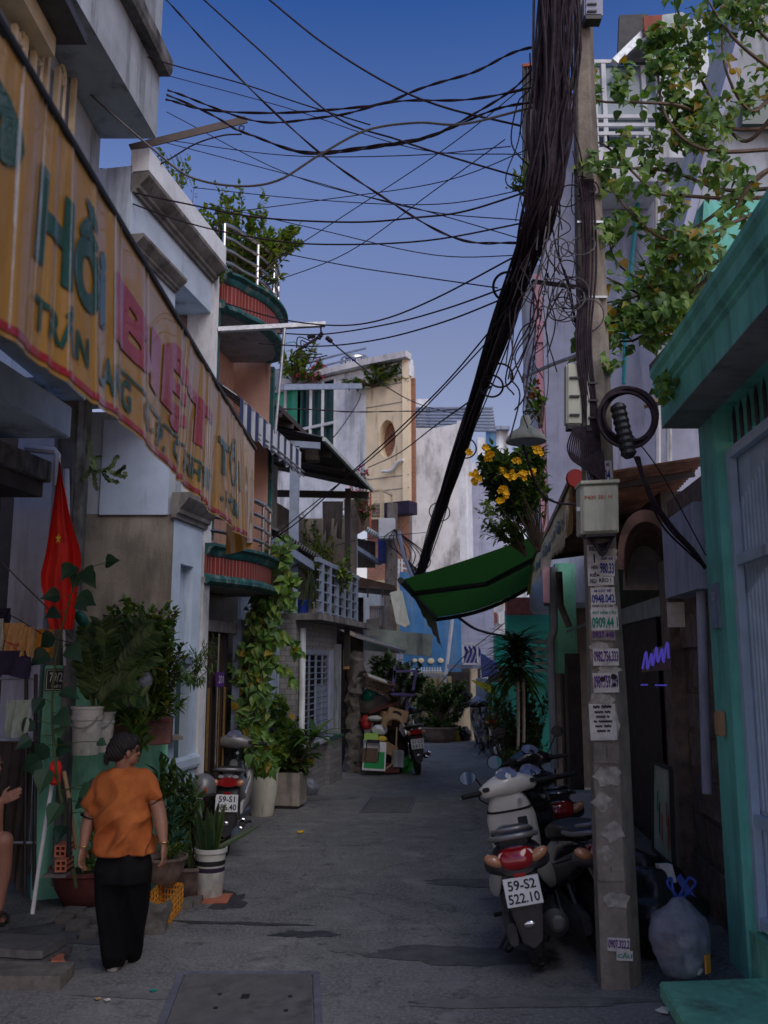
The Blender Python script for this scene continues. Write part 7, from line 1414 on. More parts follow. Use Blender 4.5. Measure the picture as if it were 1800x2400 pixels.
head(b, hc2, fc, .96); cap(b, [hc2 - UP * .05 - V((.01, .01, 0)), Q(289, 1797, .01), Q(288, 1815, .02)], [.05, .052, .055])
cap(b, [Q(288, 1845, .02), Q(287, 1900, .02), Q(289, 1985, .02)], [.1, .1, .1], 16)
# left arm hangs a little out, right arm too
cap(b, [Q(240, 1828, .02), Q(222, 1870, .03), Q(210, 1918, .03)], [.046, .048, .045]); cap(b, [Q(210, 1918, .03), Q(203, 1945, 0), Q(195, 1986, -.05)], [.046, .043, .025]); hand(b, Q(194, 1988, -.05), V((-.02, -.15, -1)), V((1, .25, 0)), V((.25, 1, 0)), .92, .75)
cap(b, [Q(340, 1822, .02), Q(360, 1862, .02), Q(372, 1900, .01)], [.046, .049, .047]); cap(b, [Q(372, 1900, .01), Q(378, 1935, -.02), Q(383, 1976, -.06)], [.048, .044, .026]); hand(b, Q(384, 1980, -.06), V((.06, -.1, -1)), V((-1, .1, 0)), V((.1, 1, 0)), .95, .6)
fl_, fr_2 = G(268, 2272), G(308, 2246)
for f0, px in ((fl_, 266), (fr_2, 306)): cap(b, [V((f0.x, f0.y, .42)), V((f0.x, f0.y, .08)), V((f0.x, f0.y + .02, .06))], [.05, .036, .04]); b.loft([ring((f0.x + x, f0.y + y, z), (1, 0, 0), (0, 0, 1), rx, rz, 12) for y, z, rx, rz, x in ((-.055, .045, .02, .02, 0), (-.04, .05, .03, .03, 0), (.03, .055, .033, .032, 0), (.1, .045, .04, .022, .008), (.14, .038, .04, .014, .01), (.165, .034, .03, .008, .01))])
body = remesh(b, .0046, 3).build('body', 'skin', wo, smooth=True, angle=180); face(body, hc2, fc, .96)
# hair: cap, bun and tail
h = MB(); u_ = UP; f_ = fc.normalized(); hr = f_.cross(UP).normalized()
h.ball(hc2 - f_ * .022 + UP * .034, (.09, .088, .086), 20, 14); h.ball(hc2 - f_ * .055 + UP * .0, (.075, .07, .075), 16, 12); h.ball(hc2 + f_ * .03 + UP * .066, (.07, .062, .042), 14, 10); cap(h, [hc2 - f_ * .03 + hr * .062 + UP * .02, hc2 + f_ * .035 + hr * .058 + UP * .045], [.03, .022], 10)
tb_ = Q(258, 1764, -.06); cap(h, [hc2 - f_ * .1 + UP * .0, tb_ + V((.02, 0, 0)), tb_ + V((-.015, 0, -.03)), tb_ + V((-.02, 0, -.075))], [.035, .036, .03, .012], 10)
hh_ = remesh(h, .006, 2); 
for i, p in enumerate(hh_.v): p += (p - hc2).normalized() * (.0035 * math.sin((p - hc2).x * 260 + (p - hc2).z * 180) + .003 * noise.noise(p * 60))
hair = hh_.build('hair', 'hair', wo, smooth=True, angle=180); MB().torus(tb_ + V((.035, .0, .01)), .033, .008, (1, .6, .2), 18, 6).build('hair_tie', 'red_cloth', hair)
# t-shirt
s = MB()
def tr_ring(y, cx, hw, d, dy=.02): c = Q(cx, y, dy); k = (YW + dy) / (CT - ST * (1200 - y) / FPX) / FPX; return ring(c, (1, 0, 0), (0, 1, 0), hw * k, d, 28, 2.3)
s.loft([tr_ring(*q) for q in ((1797, 290, 22, .062), (1803, 290, 34, .08), (1812, 289, 52, .1), (1824, 288, 60, .118), (1850, 287, 61, .135), (1890, 288, 58, .14), (1930, 289, 60, .142), (1970, 291, 66, .158), (1999, 293, 70, .168))])
cap(s, [Q(246, 1828, .02), Q(226, 1862, .03), Q(214, 1897, .03)], [.064, .064, .06], 16); cap(s, [Q(334, 1821, .02), Q(352, 1845, .02), Q(362, 1862, .02)], [.062, .063, .062], 16)
sh2 = remesh(s, .011, 5)
for p in sh2.v:
    zz_ = p.z; p.y += .011 * math.sin(p.x * 38 + zz_ * 9) * max(0, min(1, (1.25 - zz_) * 1.6)) + .012 * noise.noise(V((p.x * 9, 1, zz_ * 5))); p.x += .008 * noise.noise(V((p.y * 8, zz_ * 10, 3)))
    q_ = V((p.x * 7 + p.z * 2, p.y * 5, p.z * 8 - p.x * 3)); d_ = V((p.x - hc2.x, p.y - YW, 0)).normalized(); p += d_ * (.03 * (1 - abs(noise.noise(q_)) * 3.2) * max(.3, min(1, (1.4 - p.z) * 2)))
    if p.y < YW + .02: p.y -= .012 * max(0, math.sin(p.x * 22 - zz_ * 20)) * max(0, math.sin((zz_ - .75) * 5))
shirt = sh2.build('t_shirt', 'orange_shirt', wo, smooth=True, angle=180)
for c, ax in ((Q(214, 1897, .03), Q(214, 1897, .03) - Q(226, 1862, .03)), (Q(362, 1862, .02), Q(362, 1862, .02) - Q(352, 1845, .02))): MB().lathe(c + ax.normalized() * .045, [(.03, -.003), (.061, .0), (.061, .004), (.03, .004)], 20, axis=ax).build('sleeve_opening', 'black_cloth', shirt)
# trousers
tm = MB()
tm.loft([tr_ring(*q) for q in ((1978, 291, 50, .11), (1996, 291, 60, .135), (2020, 291, 64, .15), (2040, 291, 65, .155), (2066, 290, 62, .15))])
for rows_, f0 in ((((2030, 263, 38, .15), (2100, 261, 37, .13), (2180, 263, 31, .095), (2240, 266, 27, .09), (2262, 267, 26, .09)), fl_), (((2030, 318, 38, .15), (2100, 313, 37, .13), (2180, 309, 30, .095), (2230, 307, 25, .09), (2250, 306, 23, .09)), fr_2)):
    tm.loft([tr_ring(y, cx, hw, d, .02 + (f0.y - YW) * (i / 4)) for i, (y, cx, hw, d) in enumerate(rows_)])
tr2 = remesh(tm, .011, 14)
for p in tr2.v: p.y += .018 * math.sin(p.x * 55 + 3 * p.z) * max(0, .9 - p.z) + .02 * noise.noise(V((p.x * 10, 0, p.z * 4)))
tr2.build('trousers', 'black_cloth', wo, smooth=True, angle=180)
for f0 in (fl_, fr_2):
    so_ = MB().slab([(f0.x + x, f0.y + y, .002) for x, y in ((-.032, -.06), (0, -.075), (.032, -.06), (.036, .0), (.05, .1), (.04, .16), (.01, .185), (-.025, .16), (-.04, .08), (-.034, 0))], UP * .026).build('slipper', 'sandal', wo, bevel=.006); MB().torus((f0.x + .005, f0.y + .1, .035), .046, .012, (0, 1, .2), 18, 6, 0, math.pi).build('slipper_band', 'sandal', so_, smooth=True)
for c in (Q(195, 1984, -.05), Q(383, 1974, -.06)): MB().torus(c, .031, .004, (0, .1, 1), 20, 6).build('bracelet', 'gold', wo, smooth=True)
# seated man at the left edge
YM = 7.0
Q2 = lambda px, py, dy=0.0: P(px, py, YM + dy)
ma = thing('person', 'shirtless seated man cut off by the left edge, hand raised before his chest', 'person', tuple(Q2(-50, 2165)))
b = MB(); hm_ = Q2(-24, 1792); fm = V((.93, -.35, -.1)); head(b, hm_, fm, 1.02); cap(b, [hm_ - UP * .06 - V((.03, 0, 0)), Q2(-52, 1850, .05)], [.055, .065])
cap(b, [Q2(-58, 1870, .05), Q2(-72, 1930, .08), Q2(-85, 1990, .1)], [.15, .15, .16], 16)
cap(b, [Q2(-25, 1870, -.1), Q2(-14, 1915, -.15), Q2(-8, 1950, -.2)], [.06, .052, .045]); cap(b, [Q2(-8, 1950, -.2), Q2(-6, 1910, -.25), Q2(2, 1877, -.28)], [.045, .042, .028]); hand(b, Q2(2, 1876, -.28), V((.85, -.1, .35)), V((0, .9, .2)), V((-.2, 0, 1)), 1.0, .35)
cap(b, [Q2(-85, 2000, .05), Q2(-35, 1985, -.1), Q2(10, 1970, -.2)], [.1, .085, .065]); cap(b, [Q2(10, 1970, -.2), Q2(8, 2040, -.15), Q2(-4, 2128, -.12)], [.062, .055, .036])
fo = G(0, 2160); cap(b, [Q2(-4, 2128, -.12), V((fo.x - .02, fo.y, .05)), V((fo.x + .06, fo.y - .1, .03))], [.036, .04, .026])
bm_ = remesh(b, .0055, 3).build('body', 'skin_man', ma, smooth=True, angle=180); face(bm_, hm_, fm, 1.02)
h = MB(); h.ball(hm_ - V(fm) * .02 + UP * .04, (.092, .092, .085), 18, 12); h.ball(hm_ - V(fm) * .06, (.08, .075, .08), 14, 10); remesh(h, .008, 2).build('hair', 'hair', ma, smooth=True, angle=180)
tm = MB(); cap(tm, [Q2(-90, 2000, .08), Q2(-45, 1988, -.08)], [.14, .115], 14); remesh(tm, .012, 3).build('shorts', 'purple_cloth', ma, smooth=True, angle=180)
MB().slab([(fo.x + x, fo.y + y, .004) for x, y in ((-.08, .05), (-.02, .07), (.09, -.07), (.1, -.15), (.05, -.17), (-.03, -.06))], UP * .022).build('sandal', 'plastic_black', ma, bevel=.005); MB().torus((fo.x + .04, fo.y - .07, .03), .05, .012, (.5, -.8, .1), 16, 6, 0, math.pi).build('sandal_strap', 'plastic_black', ma)
stl = thing('stool', 'low dark stool under the seated man', 'stool', (Q2(-100, 2100).x, YM + .12, 0)); sx_ = Q2(-100, 2100).x; zz2 = Q2(-85, 2040, .1).z
MB().box((sx_, YM + .12, zz2), (.34, .34, .04)).build('seat', 'red_plastic', stl, bevel=.01)
for dx in (-.13, .13):
    for dy in (-.13, .13): MB().bar((sx_ + dx * 1.1, YM + .12 + dy * 1.1, 0), (sx_ + dx, YM + .12 + dy, zz2), .035).build('leg', 'red_plastic', stl)
# ------------------------------------------------------------------ smaller things, left yard
fg = thing('flag', 'red flag with a yellow star hanging from a slanted pole by the grey column', 'flag', tuple(P(140, 1080, 7.6)))
ol_ = [(139, 1082), (150, 1150), (163, 1215), (180, 1262), (191, 1300), (186, 1345), (176, 1400), (172, 1440), (160, 1480), (128, 1425), (105, 1400), (92, 1358), (108, 1300), (118, 1230), (130, 1150), (136, 1100)]
rows2 = [(1082, 138, 141), (1120, 134, 146), (1160, 128, 155), (1200, 122, 162), (1240, 116, 172), (1280, 110, 186), (1310, 104, 191), (1345, 95, 188), (1372, 96, 184), (1400, 102, 180), (1440, 108, 176), (1475, 118, 172)]
def fpt(u, v):
    x = v * (len(rows2) - 1); i = int(min(x, len(rows2) - 2)); f = x - i; y = rows2[i][0] + (rows2[i + 1][0] - rows2[i][0]) * f; l = rows2[i][1] + (rows2[i + 1][1] - rows2[i][1]) * f; r = rows2[i][2] + (rows2[i + 1][2] - rows2[i][2]) * f
    return P(l + (r - l) * u, y, 7.6 + .05 * math.sin(u * 9 + v) * min(1, v * 2) + .02 * math.sin(u * 19 - 3 * v))
MB().grid(fpt, 30, 30).build('cloth', 'red_cloth', fg, smooth=True)
sc2 = fpt(.45, .42) - V((0, .03, 0)); st5 = MB().poly([sc2 + V(((.05 if k % 2 == 0 else .02) * math.sin(k * math.pi / 5) * .55, -.035, (.05 if k % 2 == 0 else .02) * math.cos(k * math.pi / 5))) for k in range(10)]); st5.build('star', 'yellow_cloth', fg)
MB().tube([P(138, 1076, 7.62), P(152, 1560, 7.68)], .012, 8).build('pole', 'white_paint', fg)
def drape(name, label, cat, m, px, py, w_, h_, Y, seed=0):
    r2 = random.Random(seed); t = P(px, py, Y); k = Y / FPX; n = 14
    MB().grid(lambda u, v: t + V(((u - .5) * w_ * k * (1 - .12 * v), .02 * math.sin(u * 11 + seed) * v + .012 * math.sin(u * 23 + 5 * v), -h_ * k * v * (1 + .08 * math.sin(u * 5 + seed)))), 20, n).build(name, m, label=label, cat=cat, solid=.006, smooth=True)
drape('towel', 'tan cloth hung to dry at the left edge, larger', 'cloth', 'tan_cloth', 30, 1460, 62, 78, 7.0, 1); drape('towel', 'tan folded cloth hung right beside the larger tan cloth', 'cloth', 'tan_cloth', 64, 1470, 36, 68, 6.9, 2)
drape('shirt', 'dark purple shirt hanging over the railing under the tan cloths', 'clothes', 'purple_cloth', 28, 1525, 95, 60, 6.9, 3); drape('shirt', 'pale green shirt at the left edge beside the tan cloth', 'clothes', 'pale_cloth', -5, 1450, 30, 80, 6.95, 4)
drape('jacket', 'dark jacket hanging above the tan cloths at the left edge', 'clothes', 'purple_cloth', 5, 1425, 45, 40, 7.1, 5); drape('cloth_sheet', 'worn grey striped cloth hanging on the rack left of the mint pillar', 'cloth', 'sign_art', 45, 1640, 60, 80, 7.0, 6)
drape('cloth_sheet', 'lower dark grey cloth on the rack behind the seated man', 'cloth', 'shop_dark', 40, 1735, 85, 330, 7.4, 8); drape('yellow_bag', 'bright yellow cloth behind the sapling leaves', 'cloth', 'orange_plastic', 105, 1475, 45, 60, 7.8, 9)
MB().tube(rope([P(-20, 1420, 7.0), P(40, 1450, 6.95), P(110, 1490, 6.9), P(180, 1510, 7.2)], 6), .004, 5).build('clothes_line', 'cable', label='dark sagging clothes line with tan cloths', cat='line')
MB().tube(rope([P(-20, 1290, 7.0), P(45, 1360, 7.2), P(115, 1430, 7.6), P(170, 1500, 8)], 6), .006, 5).build('clothes_line', 'cable_grey', label='pale cord slanting down in front of the pale wall panel', cat='line')
rk = thing('clothes_rack', 'dark metal clothes rack standing left of the mint pillar', 'rack', tuple(P(60, 2090, 7.3)))
for x in (62, 84): MB().tube([P(x, 1580, 7.3), P(x - 4, 2085, 7.3)], .016, 8).build('post', 'black_metal', rk)
for y in (1590, 1735, 1975): MB().tube([P(-20, y, 7.3), P(86, y, 7.3)], .012, 8).build('bar', 'galv', rk)
for k in range(3): MB().tube(rope([P(8 + 12 * k, 1500 + 5 * k, 6.85), P(28 + 8 * k, 1512, 6.85), P(40, 1525 - 10 * k, 6.85)]), .004, 5).build('red_hanger', 'red_plastic', label='red plastic clothes hanger over the tan cloth', cat='hanger', group='red clothes hangers')
# orange crate, concrete block, bricks, rubble
cr_ = thing('plastic_crate', 'orange plastic crate under the clay bowl beside the woman', 'crate', tuple(G(375, 2175)))
e0, e1, e2 = G(333, 2172), G(385, 2178), G(426, 2128); ux_, uy_ = (e1 - e0), (e2 - e1); hz_ = .2
def crate_side(o, a, n):
    mb = MB(); nn = a.cross(UP).normalized() * .012
    for z in (0, .045, .09, .135, hz_ - .028): mb.pbox(o + UP * z, a, nn, UP * (.028 if z in (0, hz_ - .028) else .012))
    for i in range(n + 1): mb.pbox(o + a * (i / n) * .97, a * .03, nn, UP * hz_)
    mb.build('side', 'orange_plastic', cr_)
crate_side(e0, ux_, 7); crate_side(e1, uy_, 6); crate_side(e0 + uy_, -uy_, 6); crate_side(e2, -ux_, 7); MB().pbox(e0 + UP * .004, ux_, uy_, UP * .01).build('base', 'orange_plastic', cr_)
def rock(name, label, m, c, s, seed, cat='stone', rot=0):
    r3 = random.Random(seed); mb = MB().box((0, 0, 0), s, (0, 0, rot)); bm = bmesh.new(); vv = [bm.verts.new(v) for v in mb.v]
    for f in mb.f: bm.faces.new([vv[i] for i in f])
    bmesh.ops.subdivide_edges(bm, edges=bm.edges[:], cuts=4, use_grid_fill=True)
    mn = min(s)
    for v in bm.verts: v.co += V((noise.noise(v.co * 9 + V((seed, 0, 0))), noise.noise(v.co * 9 + V((0, seed, 0))), noise.noise(v.co * 9 + V((0, 0, seed))))) * mn * .18
    bm.verts.index_update(); o = MB(); o.v = [v.co + V(c) for v in bm.verts]; o.f = [tuple(v.index for v in f.verts) for f in bm.faces]; bm.free(); return o.build(name, m, label=label, cat=cat, smooth=True, angle=35)
c = G(352, 2192); rock('concrete_block', 'rough grey concrete block between the woman and orange crate', 'stone_rough', c + V((0, .1, .1)), (.2, .2, .2), 1, 'block')
c = G(60, 2275); rock('concrete_slab', 'dark broken concrete slab lying on the rubble at lower left, upper', 'cover_steel', c + V((-.1, .1, .13)), (.55, .34, .05), 2, 'slab', -.15); rock('concrete_slab', 'dark concrete slab beneath the other at lower left', 'cover_steel', c + V((-.1, .08, .07)), (.62, .38, .05), 5, 'slab', -.12)
c = G(70, 2318); rock('rubble_lump', 'lump of broken concrete with brick edge at the lower left corner', 'stone_rough', c + V((-.05, .12, .035)), (.5, .3, .1), 3, 'rubble'); 
for k, (x, y, z) in enumerate(((112, 2300, .04), (128, 2285, .05))): rock('broken_brick', ('broken red brick stuck in the concrete lump', 'second broken red brick, farther from the camera')[k], 'brick_orange', G(x, y) + V((0, .05, z)), (.08, .16, .08), 7 + k, 'brick', .3)
for k, (x, y, s_) in enumerate(((215, 2165, .14), (180, 2180, .11), (205, 2200, .09), (150, 2165, .1), (430, 2130, .1), (453, 2120, .1), (170, 2150, .12), (225, 2185, .07))): rock('rubble_stone', 'dark rubble stone lying under the large red bowl' if x < 300 else 'grey stone wedged beside the orange crate', 'stone_rough', G(x, y) + V((0, .03, s_ * .25)), (s_ * 1.4, s_, s_ * .6), 20 + k, 'stone'); bpy.context.scene.collection.objects[-1]["group"] = 'rubble stones by the pots'
rock('brick_tile', 'flat brown tile under the paint bucket', 'brick_orange', G(488, 2115) + V((0, .1, .0)), (.34, .3, .03), 41, 'tile')
for k, (x, y) in enumerate(((142, 2030), (141, 1995))):
    hb_ = thing('hollow_brick', ('red hollow brick resting on the rim of the large bowl', 'upper red hollow brick behind the other one')[k], 'brick', tuple(P(x, y, 6.85))); c = P(x, y, 6.85 + .1 * k); mb = MB(); w2, h2 = .085, .085
    for zz3 in (-h2 / 2, -.006, h2 / 2 - .012): mb.pbox(c + V((-w2 / 2, 0, zz3)), (w2, 0, 0), (0, .16, 0), UP * .012)
    for xx in (-w2 / 2, -.006, w2 / 2 - .012): mb.pbox(c + V((xx, .001, -h2 / 2 + .001)), (.012, 0, 0), (0, .158, 0), UP * (h2 - .002))
    mb.build('shell', 'brick_orange', hb_); MB().pbox(c + V((-w2 / 2 + .004, .09, -h2 / 2 + .004)), (w2 - .008, 0, 0), (0, .05, 0), UP * (h2 - .008)).build('core', 'rubber', hb_)
rock('roof_tile', 'flat clay tile under the hollow bricks on the bowl', 'stone_rough', P(136, 2048, 6.9), (.17, .16, .02), 51, 'tile')
def bag(name, label, m, c, r, seed, cat='plastic bag', neck=0.0, handle=None, bump=.12):
    t = thing(name, label, cat, tuple(c)); c = V(c); mb = MB(); n, k = 36, 24; rings = []
    for j in range(k + 1):
        v = j / k; z = r[2] * 2 * v; rad = math.sin(math.pi * min(1, (.12 + .78 * v))) ** .55 if v < .72 else max(.06, math.sin(math.pi * (.12 + .78 * v)) ** .8 * (1 - neck * (v - .72) * 2.2))
        rings.append([c + V((r[0] * rad * math.cos(a), r[1] * rad * math.sin(a), z)) for a in [2 * math.pi * q / n for q in range(n)]])
    mb.loft(rings); S3 = V((seed * 3.7, seed, 0))
    for i, p in enumerate(mb.v):
        d = p - (c + UP * r[2]); q = noise.noise(p * (3.2 / max(r)) * .5 + S3) + .55 * abs(noise.noise(p * (9 / max(r)) * .5 + S3)); mb.v[i] = p + d.normalized() * (q * bump * 2 + .05 * abs(noise.noise(p * (22 / max(r)) * .5 + S3))) * min(r)
        if mb.v[i].z < c.z + .002: mb.v[i].z = c.z + .002
    mb.build('sack', m, t, smooth=True, angle=180)
    if handle:
        tp_ = c + UP * r[2] * 1.9
        for sg in (-1, 1): MB().tube(rope([tp_, tp_ + V((.03 * sg, -.01, .06)), tp_ + V((.055 * sg + .03, .02, .13)), tp_ + V((.09 * sg + .03, 0, .1)), tp_ + V((.02, .0, .0))], 5), .009, 6).build('handle', handle, t, smooth=True)
    return t
# right foreground bags
cg = G(1622, 2310, .1); cg.y += .2; bag('plastic_bag', 'translucent blue handled bag of rubbish on the mint step', 'bag_clear', cg, (.185, .16, .235), 1, handle='bag_blue', neck=.9, bump=.1)
for k, (dx, dy, dz, m_) in enumerate(((-.05, -.04, .08, 'ink_black'), (.06, -.05, .07, 'bag_white'), (0, .02, .16, 'shop_dark'), (-.07, .0, .14, 'card'), (.05, 0, .2, 'bag_white'))): MB().ball(cg + V((dx, dy, dz)), (.07, .06, .05), rot=(k, k * .7, 0)).build('contents', m_, bpy.data.objects['plastic_bag'], smooth=True)
text_c = MB().box(cg + V((.13, -.12, .1)), (.05, .012, .11), (0, 0, .7)); text_c.build('orange_carton', 'orange_plastic', label='small orange carton showing at the lower corner of the clear bag', cat='carton')
cg2 = G(1568, 2262); cg2.y += .25; bag('rubbish_bag', 'large black rubbish bag between pole and clear bag', 'bag_black', cg2, (.33, .28, .27), 2, neck=.3, bump=.16); bag('rubbish_bag', 'smaller black rubbish bag on top behind the large one', 'bag_black', cg2 + V((.05, .35, .28)), (.26, .2, .16), 5, neck=.3, bump=.18)
MB().pbox(cg2 + V((.02, -.05, .5)), (.1, .02, 0), (-.02, .03, .12), (.02, -.05, .0)).build('paper_scrap', 'paper', label='white paper scrap sticking out of the black bags', cat='paper', bevel=.004)
MB().slab([cg2 + V((.13, -.1, .52)), cg2 + V((.17, -.1, .55)), cg2 + V((.26, -.14, .40)), cg2 + V((.22, -.14, .36))], V((0, .03, .01))).build('blue_strap', 'bag_blue', label='blue violet strap draped over the black bag', cat='strap')
lt = MB().poly([G(1535, 2368, .012), G(1552, 2360, .03), G(1570, 2362, .012), G(1566, 2376, .02), G(1548, 2374, .008)]); lt.build('litter', 'paper', label='crumpled paper litter on the road by the mint step', cat='litter', solid=.003)
for k, (x, y, m_) in enumerate(((228, 2340, 'card'), (250, 2343, 'paper'), (358, 2321, 'teal_plastic'), (703, 1949, 'petal_yellow'))): MB().poly([G(x - 8, y, .006), G(x + 6, y - 3, .014), G(x + 10, y + 1, .007), G(x - 2, y + 4, .011)]).build('litter', m_, label=('brown scrap of litter on the nearest road', 'white scrap of litter on the nearest road', 'mint green straw scrap on the road', 'yellow fallen petal in mid street')[k], cat='litter', solid=.002)
# shop front things
sg_ = thing('sign_board', 'tall framed sign board with faded red and black painting leaning on the dark shop', 'sign', tuple(P(1555, 2000, 7.7)))
q = [P(1532, 1785, 8.0), P(1572, 1802, 7.5), P(1580, 2032, 7.5), P(1532, 1990, 8.0)]; MB().slab(q, V((.03, .02, 0))).build('panel', 'sign_art', sg_, bevel=.004)
nrm_ = (q[1] - q[0]).cross(q[3] - q[0]).normalized(); nrm_ = nrm_ if nrm_.x < 0 else -nrm_
for a, b in zip(q, q[1:] + q[:1]): MB().bar(a, b, .03, .03).build('frame', 'black_metal', sg_)
for (u0, v0, u1, v1, m_) in ((.3, .4, .42, .8, 'ink_black'), (.42, .5, .55, .85, 'ink_red'), (.68, .35, .78, .65, 'ink_red'), (.75, .5, .88, .9, 'ink_red'), (.2, .3, .3, .55, 'ink_green'), (.55, .15, .62, .4, 'tan_cloth')):
    L_ = lambda u, v: (q[0].lerp(q[1], u)).lerp(q[3].lerp(q[2], u), v) + nrm_ * .006
    n_ = 8; MB().poly([L_(u0 + (u1 - u0) * (.5 + .5 * math.cos(2 * math.pi * k / n_) * (.6 + .4 * math.sin(3 * k))), v0 + (v1 - v0) * (.5 + .5 * math.sin(2 * math.pi * k / n_))) for k in range(n_)]).build('paint_stroke', m_, sg_)
gr_ = thing('grate_ramp', 'steel grating ramp at the foot of the dark shop', 'ramp', tuple(P(1550, 2090, 7.3)))
ra2 = [G(1508, 2020, .18), G(1560, 2022, .2), G(1592, 2090, .12), G(1530, 2092, .1)]; gm = MB()
for k in range(15): gm.bar(ra2[0].lerp(ra2[3], k / 14), ra2[1].lerp(ra2[2], k / 14), .012, .02)
for k in range(5): gm.bar(ra2[0].lerp(ra2[1], k / 4), ra2[3].lerp(ra2[2], k / 4), .012, .025)
gm.build('grating', 'galv', gr_)
ne = thing('neon_sign', 'small violet neon script sign on a dark board in the shop doorway', 'sign', tuple(P(1550, 1560, 7.9)))
nq = [P(1502, 1575, 8.3), P(1572, 1570, 7.9), P(1572, 1508, 7.9), P(1530, 1520, 8.2)]; MB().slab([p + V((.02, .05, 0)) for p in nq], V((.02, .06, 0))).build('board', 'shop_stone', ne)
nc, nx = (nq[0] + nq[1] + nq[2] + nq[3]) / 4 + V((-.03, -.02, 0)), (nq[1] - nq[0]).normalized()
MB().tube(rope([nc + nx * (-.19 + .038 * k + (.018 if k % 2 else -.01)) + UP * ((.085 if k % 4 == 1 else .05) if k % 2 else -.05 - .01 * (k % 3)) + UP * (.008 * k - .03) for k in range(11)], 6), .011, 6).build('lettering', 'neon', ne, smooth=True)
for (x0, x1, y) in ((1502, 1518, 1605), (1535, 1563, 1606)): MB().tube([P(x0, y, 8.0), P(x1, y, 8.0)], .008, 6).build('tube', 'neon', ne)
MB().pbox(P(1565, 1470, 8.0), (.14, -.05, 0), (.01, .02, 0), UP * .22).build('card_notice', 'paper', label='pale paper notice pasted on the shop pillar', cat='notice')
wallc = thing('bench', 'low grey concrete ledge behind the black scooters', 'ledge', tuple(G(1380, 1990))); MB().box(G(1385, 1960) + V((.1, .9, .2)), (1.1, .3, .4), (0, 0, -.1)).build('seat', 'grey_plaster', wallc, bevel=.02)
MB().tube([P(1330, 1480, 12.5), P(1380, 1460, 11.5)], .02, 6).build('strut', 'galv', bpy.data.objects['dark_shop'])
# ------------------------------------------------------------------ junk pile at the bend
YJ = 17.6
J = lambda px, py, dy=0.0: P(px, py, YJ + dy)
rp3 = thing('rock_pillar', 'rough dark rock faced pillar left of the junk pile', 'pillar', tuple(J(828, 1810))); mb = MB(); r4 = random.Random(5)
z0_, z1_ = 0, J(828, 1528).z; cx_ = J(828, 1700).x
mb.loft([[V((cx_ + .17 * math.cos(a) + .05 * noise.noise(V((j * .7, a, 0))), YJ + .3 + .3 * math.sin(a), z0_ + (z1_ - z0_) * j / 26)) for a in [2 * math.pi * k / 20 for k in range(20)]] for j in range(27)])
for i, p in enumerate(mb.v): mb.v[i] = p + V((noise.noise(p * 7), noise.noise(p * 7 + V((5, 0, 0))), noise.noise(p * 7 + V((0, 9, 0))))) * .1
mb.build('rock', 'stone_rough', rp3, smooth=True, angle=30); MB().box(J(812, 1545, -.2), (.12, .05, .38)).build('wood_box', 'tan_cloth', label='small tan wooden box fixed at the corner of the tiled house', cat='box', bevel=.005)
lp_ = thing('board_panel', 'white and green painted board leaning at the front of the junk pile', 'board', tuple(J(895, 1810))); pz = lambda px, py, dy=0: J(px, py, dy - .35)
a_, b_, c_, d_ = pz(848, 1805, -.1), pz(903, 1808, -.1), pz(906, 1740), pz(855, 1738); MB().slab([a_, b_, c_, d_], V((0, .04, 0))).build('panel', 'white_paint', lp_, bevel=.006); L2 = lambda u, v: a_.lerp(b_, u).lerp(d_.lerp(c_, u), v) + V((0, -.006, 0))
MB().poly([L2(.06, .08), L2(.94, .08), L2(.94, .66), L2(.06, .66)]).build('green_face', 'green_plastic', lp_); MB().slab([L2(-.05, .3), L2(.62, .3), L2(.64, .78), L2(0, .78)], V((0, -.02, 0))).build('cardboard', 'wicker', lp_)
for u in (.08, .66): MB().tube(rope([L2(u, 1.0) + V((0, -.03, 0)), L2(u + .03, .75) + V((0, -.04, 0)), L2(u, .35) + V((0, -.03, 0))]), .008, 5).build('strap', 'rubber', lp_)
def junkbox(name, label, m, px, py, s, rot, cat='box', dy=0): return MB().box(J(px, py, dy), s, rot).build(name, m, label=label, cat=cat, bevel=.008)
bx1 = thing('carton', 'brown carton with a dark printed patch, top of the junk pile', 'carton', tuple(J(931, 1680))); MB().box(J(931, 1675, -.1), (.38, .25, .22), (0, .25, .1)).build('box', 'card', bx1, bevel=.006); mb = MB().ball(J(931, 1672, -.25), (.09, .005, .045), 16, 8, (0, .3, 0)); mb.build('printed_patch', 'ink_black', bx1)
junkbox('carton', 'smaller brown carton behind the printed carton', 'card', 905, 1683, (.2, .2, .24), (.1, .12, .3), 'carton'); junkbox('carton', 'lower brown carton in the junk pile beside the green board', 'card', 912, 1755, (.25, .2, .2), (0, .5, .2), 'carton', -.1); junkbox('drawer', 'pale grey drawer low in the junk pile', 'grey_plaster', 932, 1778, (.2, .2, .3), (0, .05, .2), 'drawer', -.2)
junkbox('tub', 'dark red tub on the ground behind the hose', 'bowl_red', 915, 1800, (.32, .25, .16), (0, 0, .1), 'tub', -.15); junkbox('basin', 'lime green plastic basin on the white board', 'lime_plastic', 870, 1727, (.26, .22, .12), (0, .05, 0), 'basin', -.3); junkbox('bag_box', 'dark violet bag lying on the lime basin edge', 'purple_cloth', 875, 1737, (.24, .1, .05), (0, .05, 0), 'bag', -.42)
junkbox('plank', 'brown worn board deep in the junk pile', 'brown_wood', 905, 1700, (.5, .1, .6), (0, .3, 0), 'board', .3); junkbox('plank', 'reddish tilted table top in the junk pile', 'bowl_red', 898, 1655, (.6, .3, .05), (.2, -.35, 0), 'board', .1); junkbox('plank', 'dark shelf board across the junk pile', 'bowl_red', 880, 1690, (.6, .3, .04), (.1, .1, 0), 'board', .15)
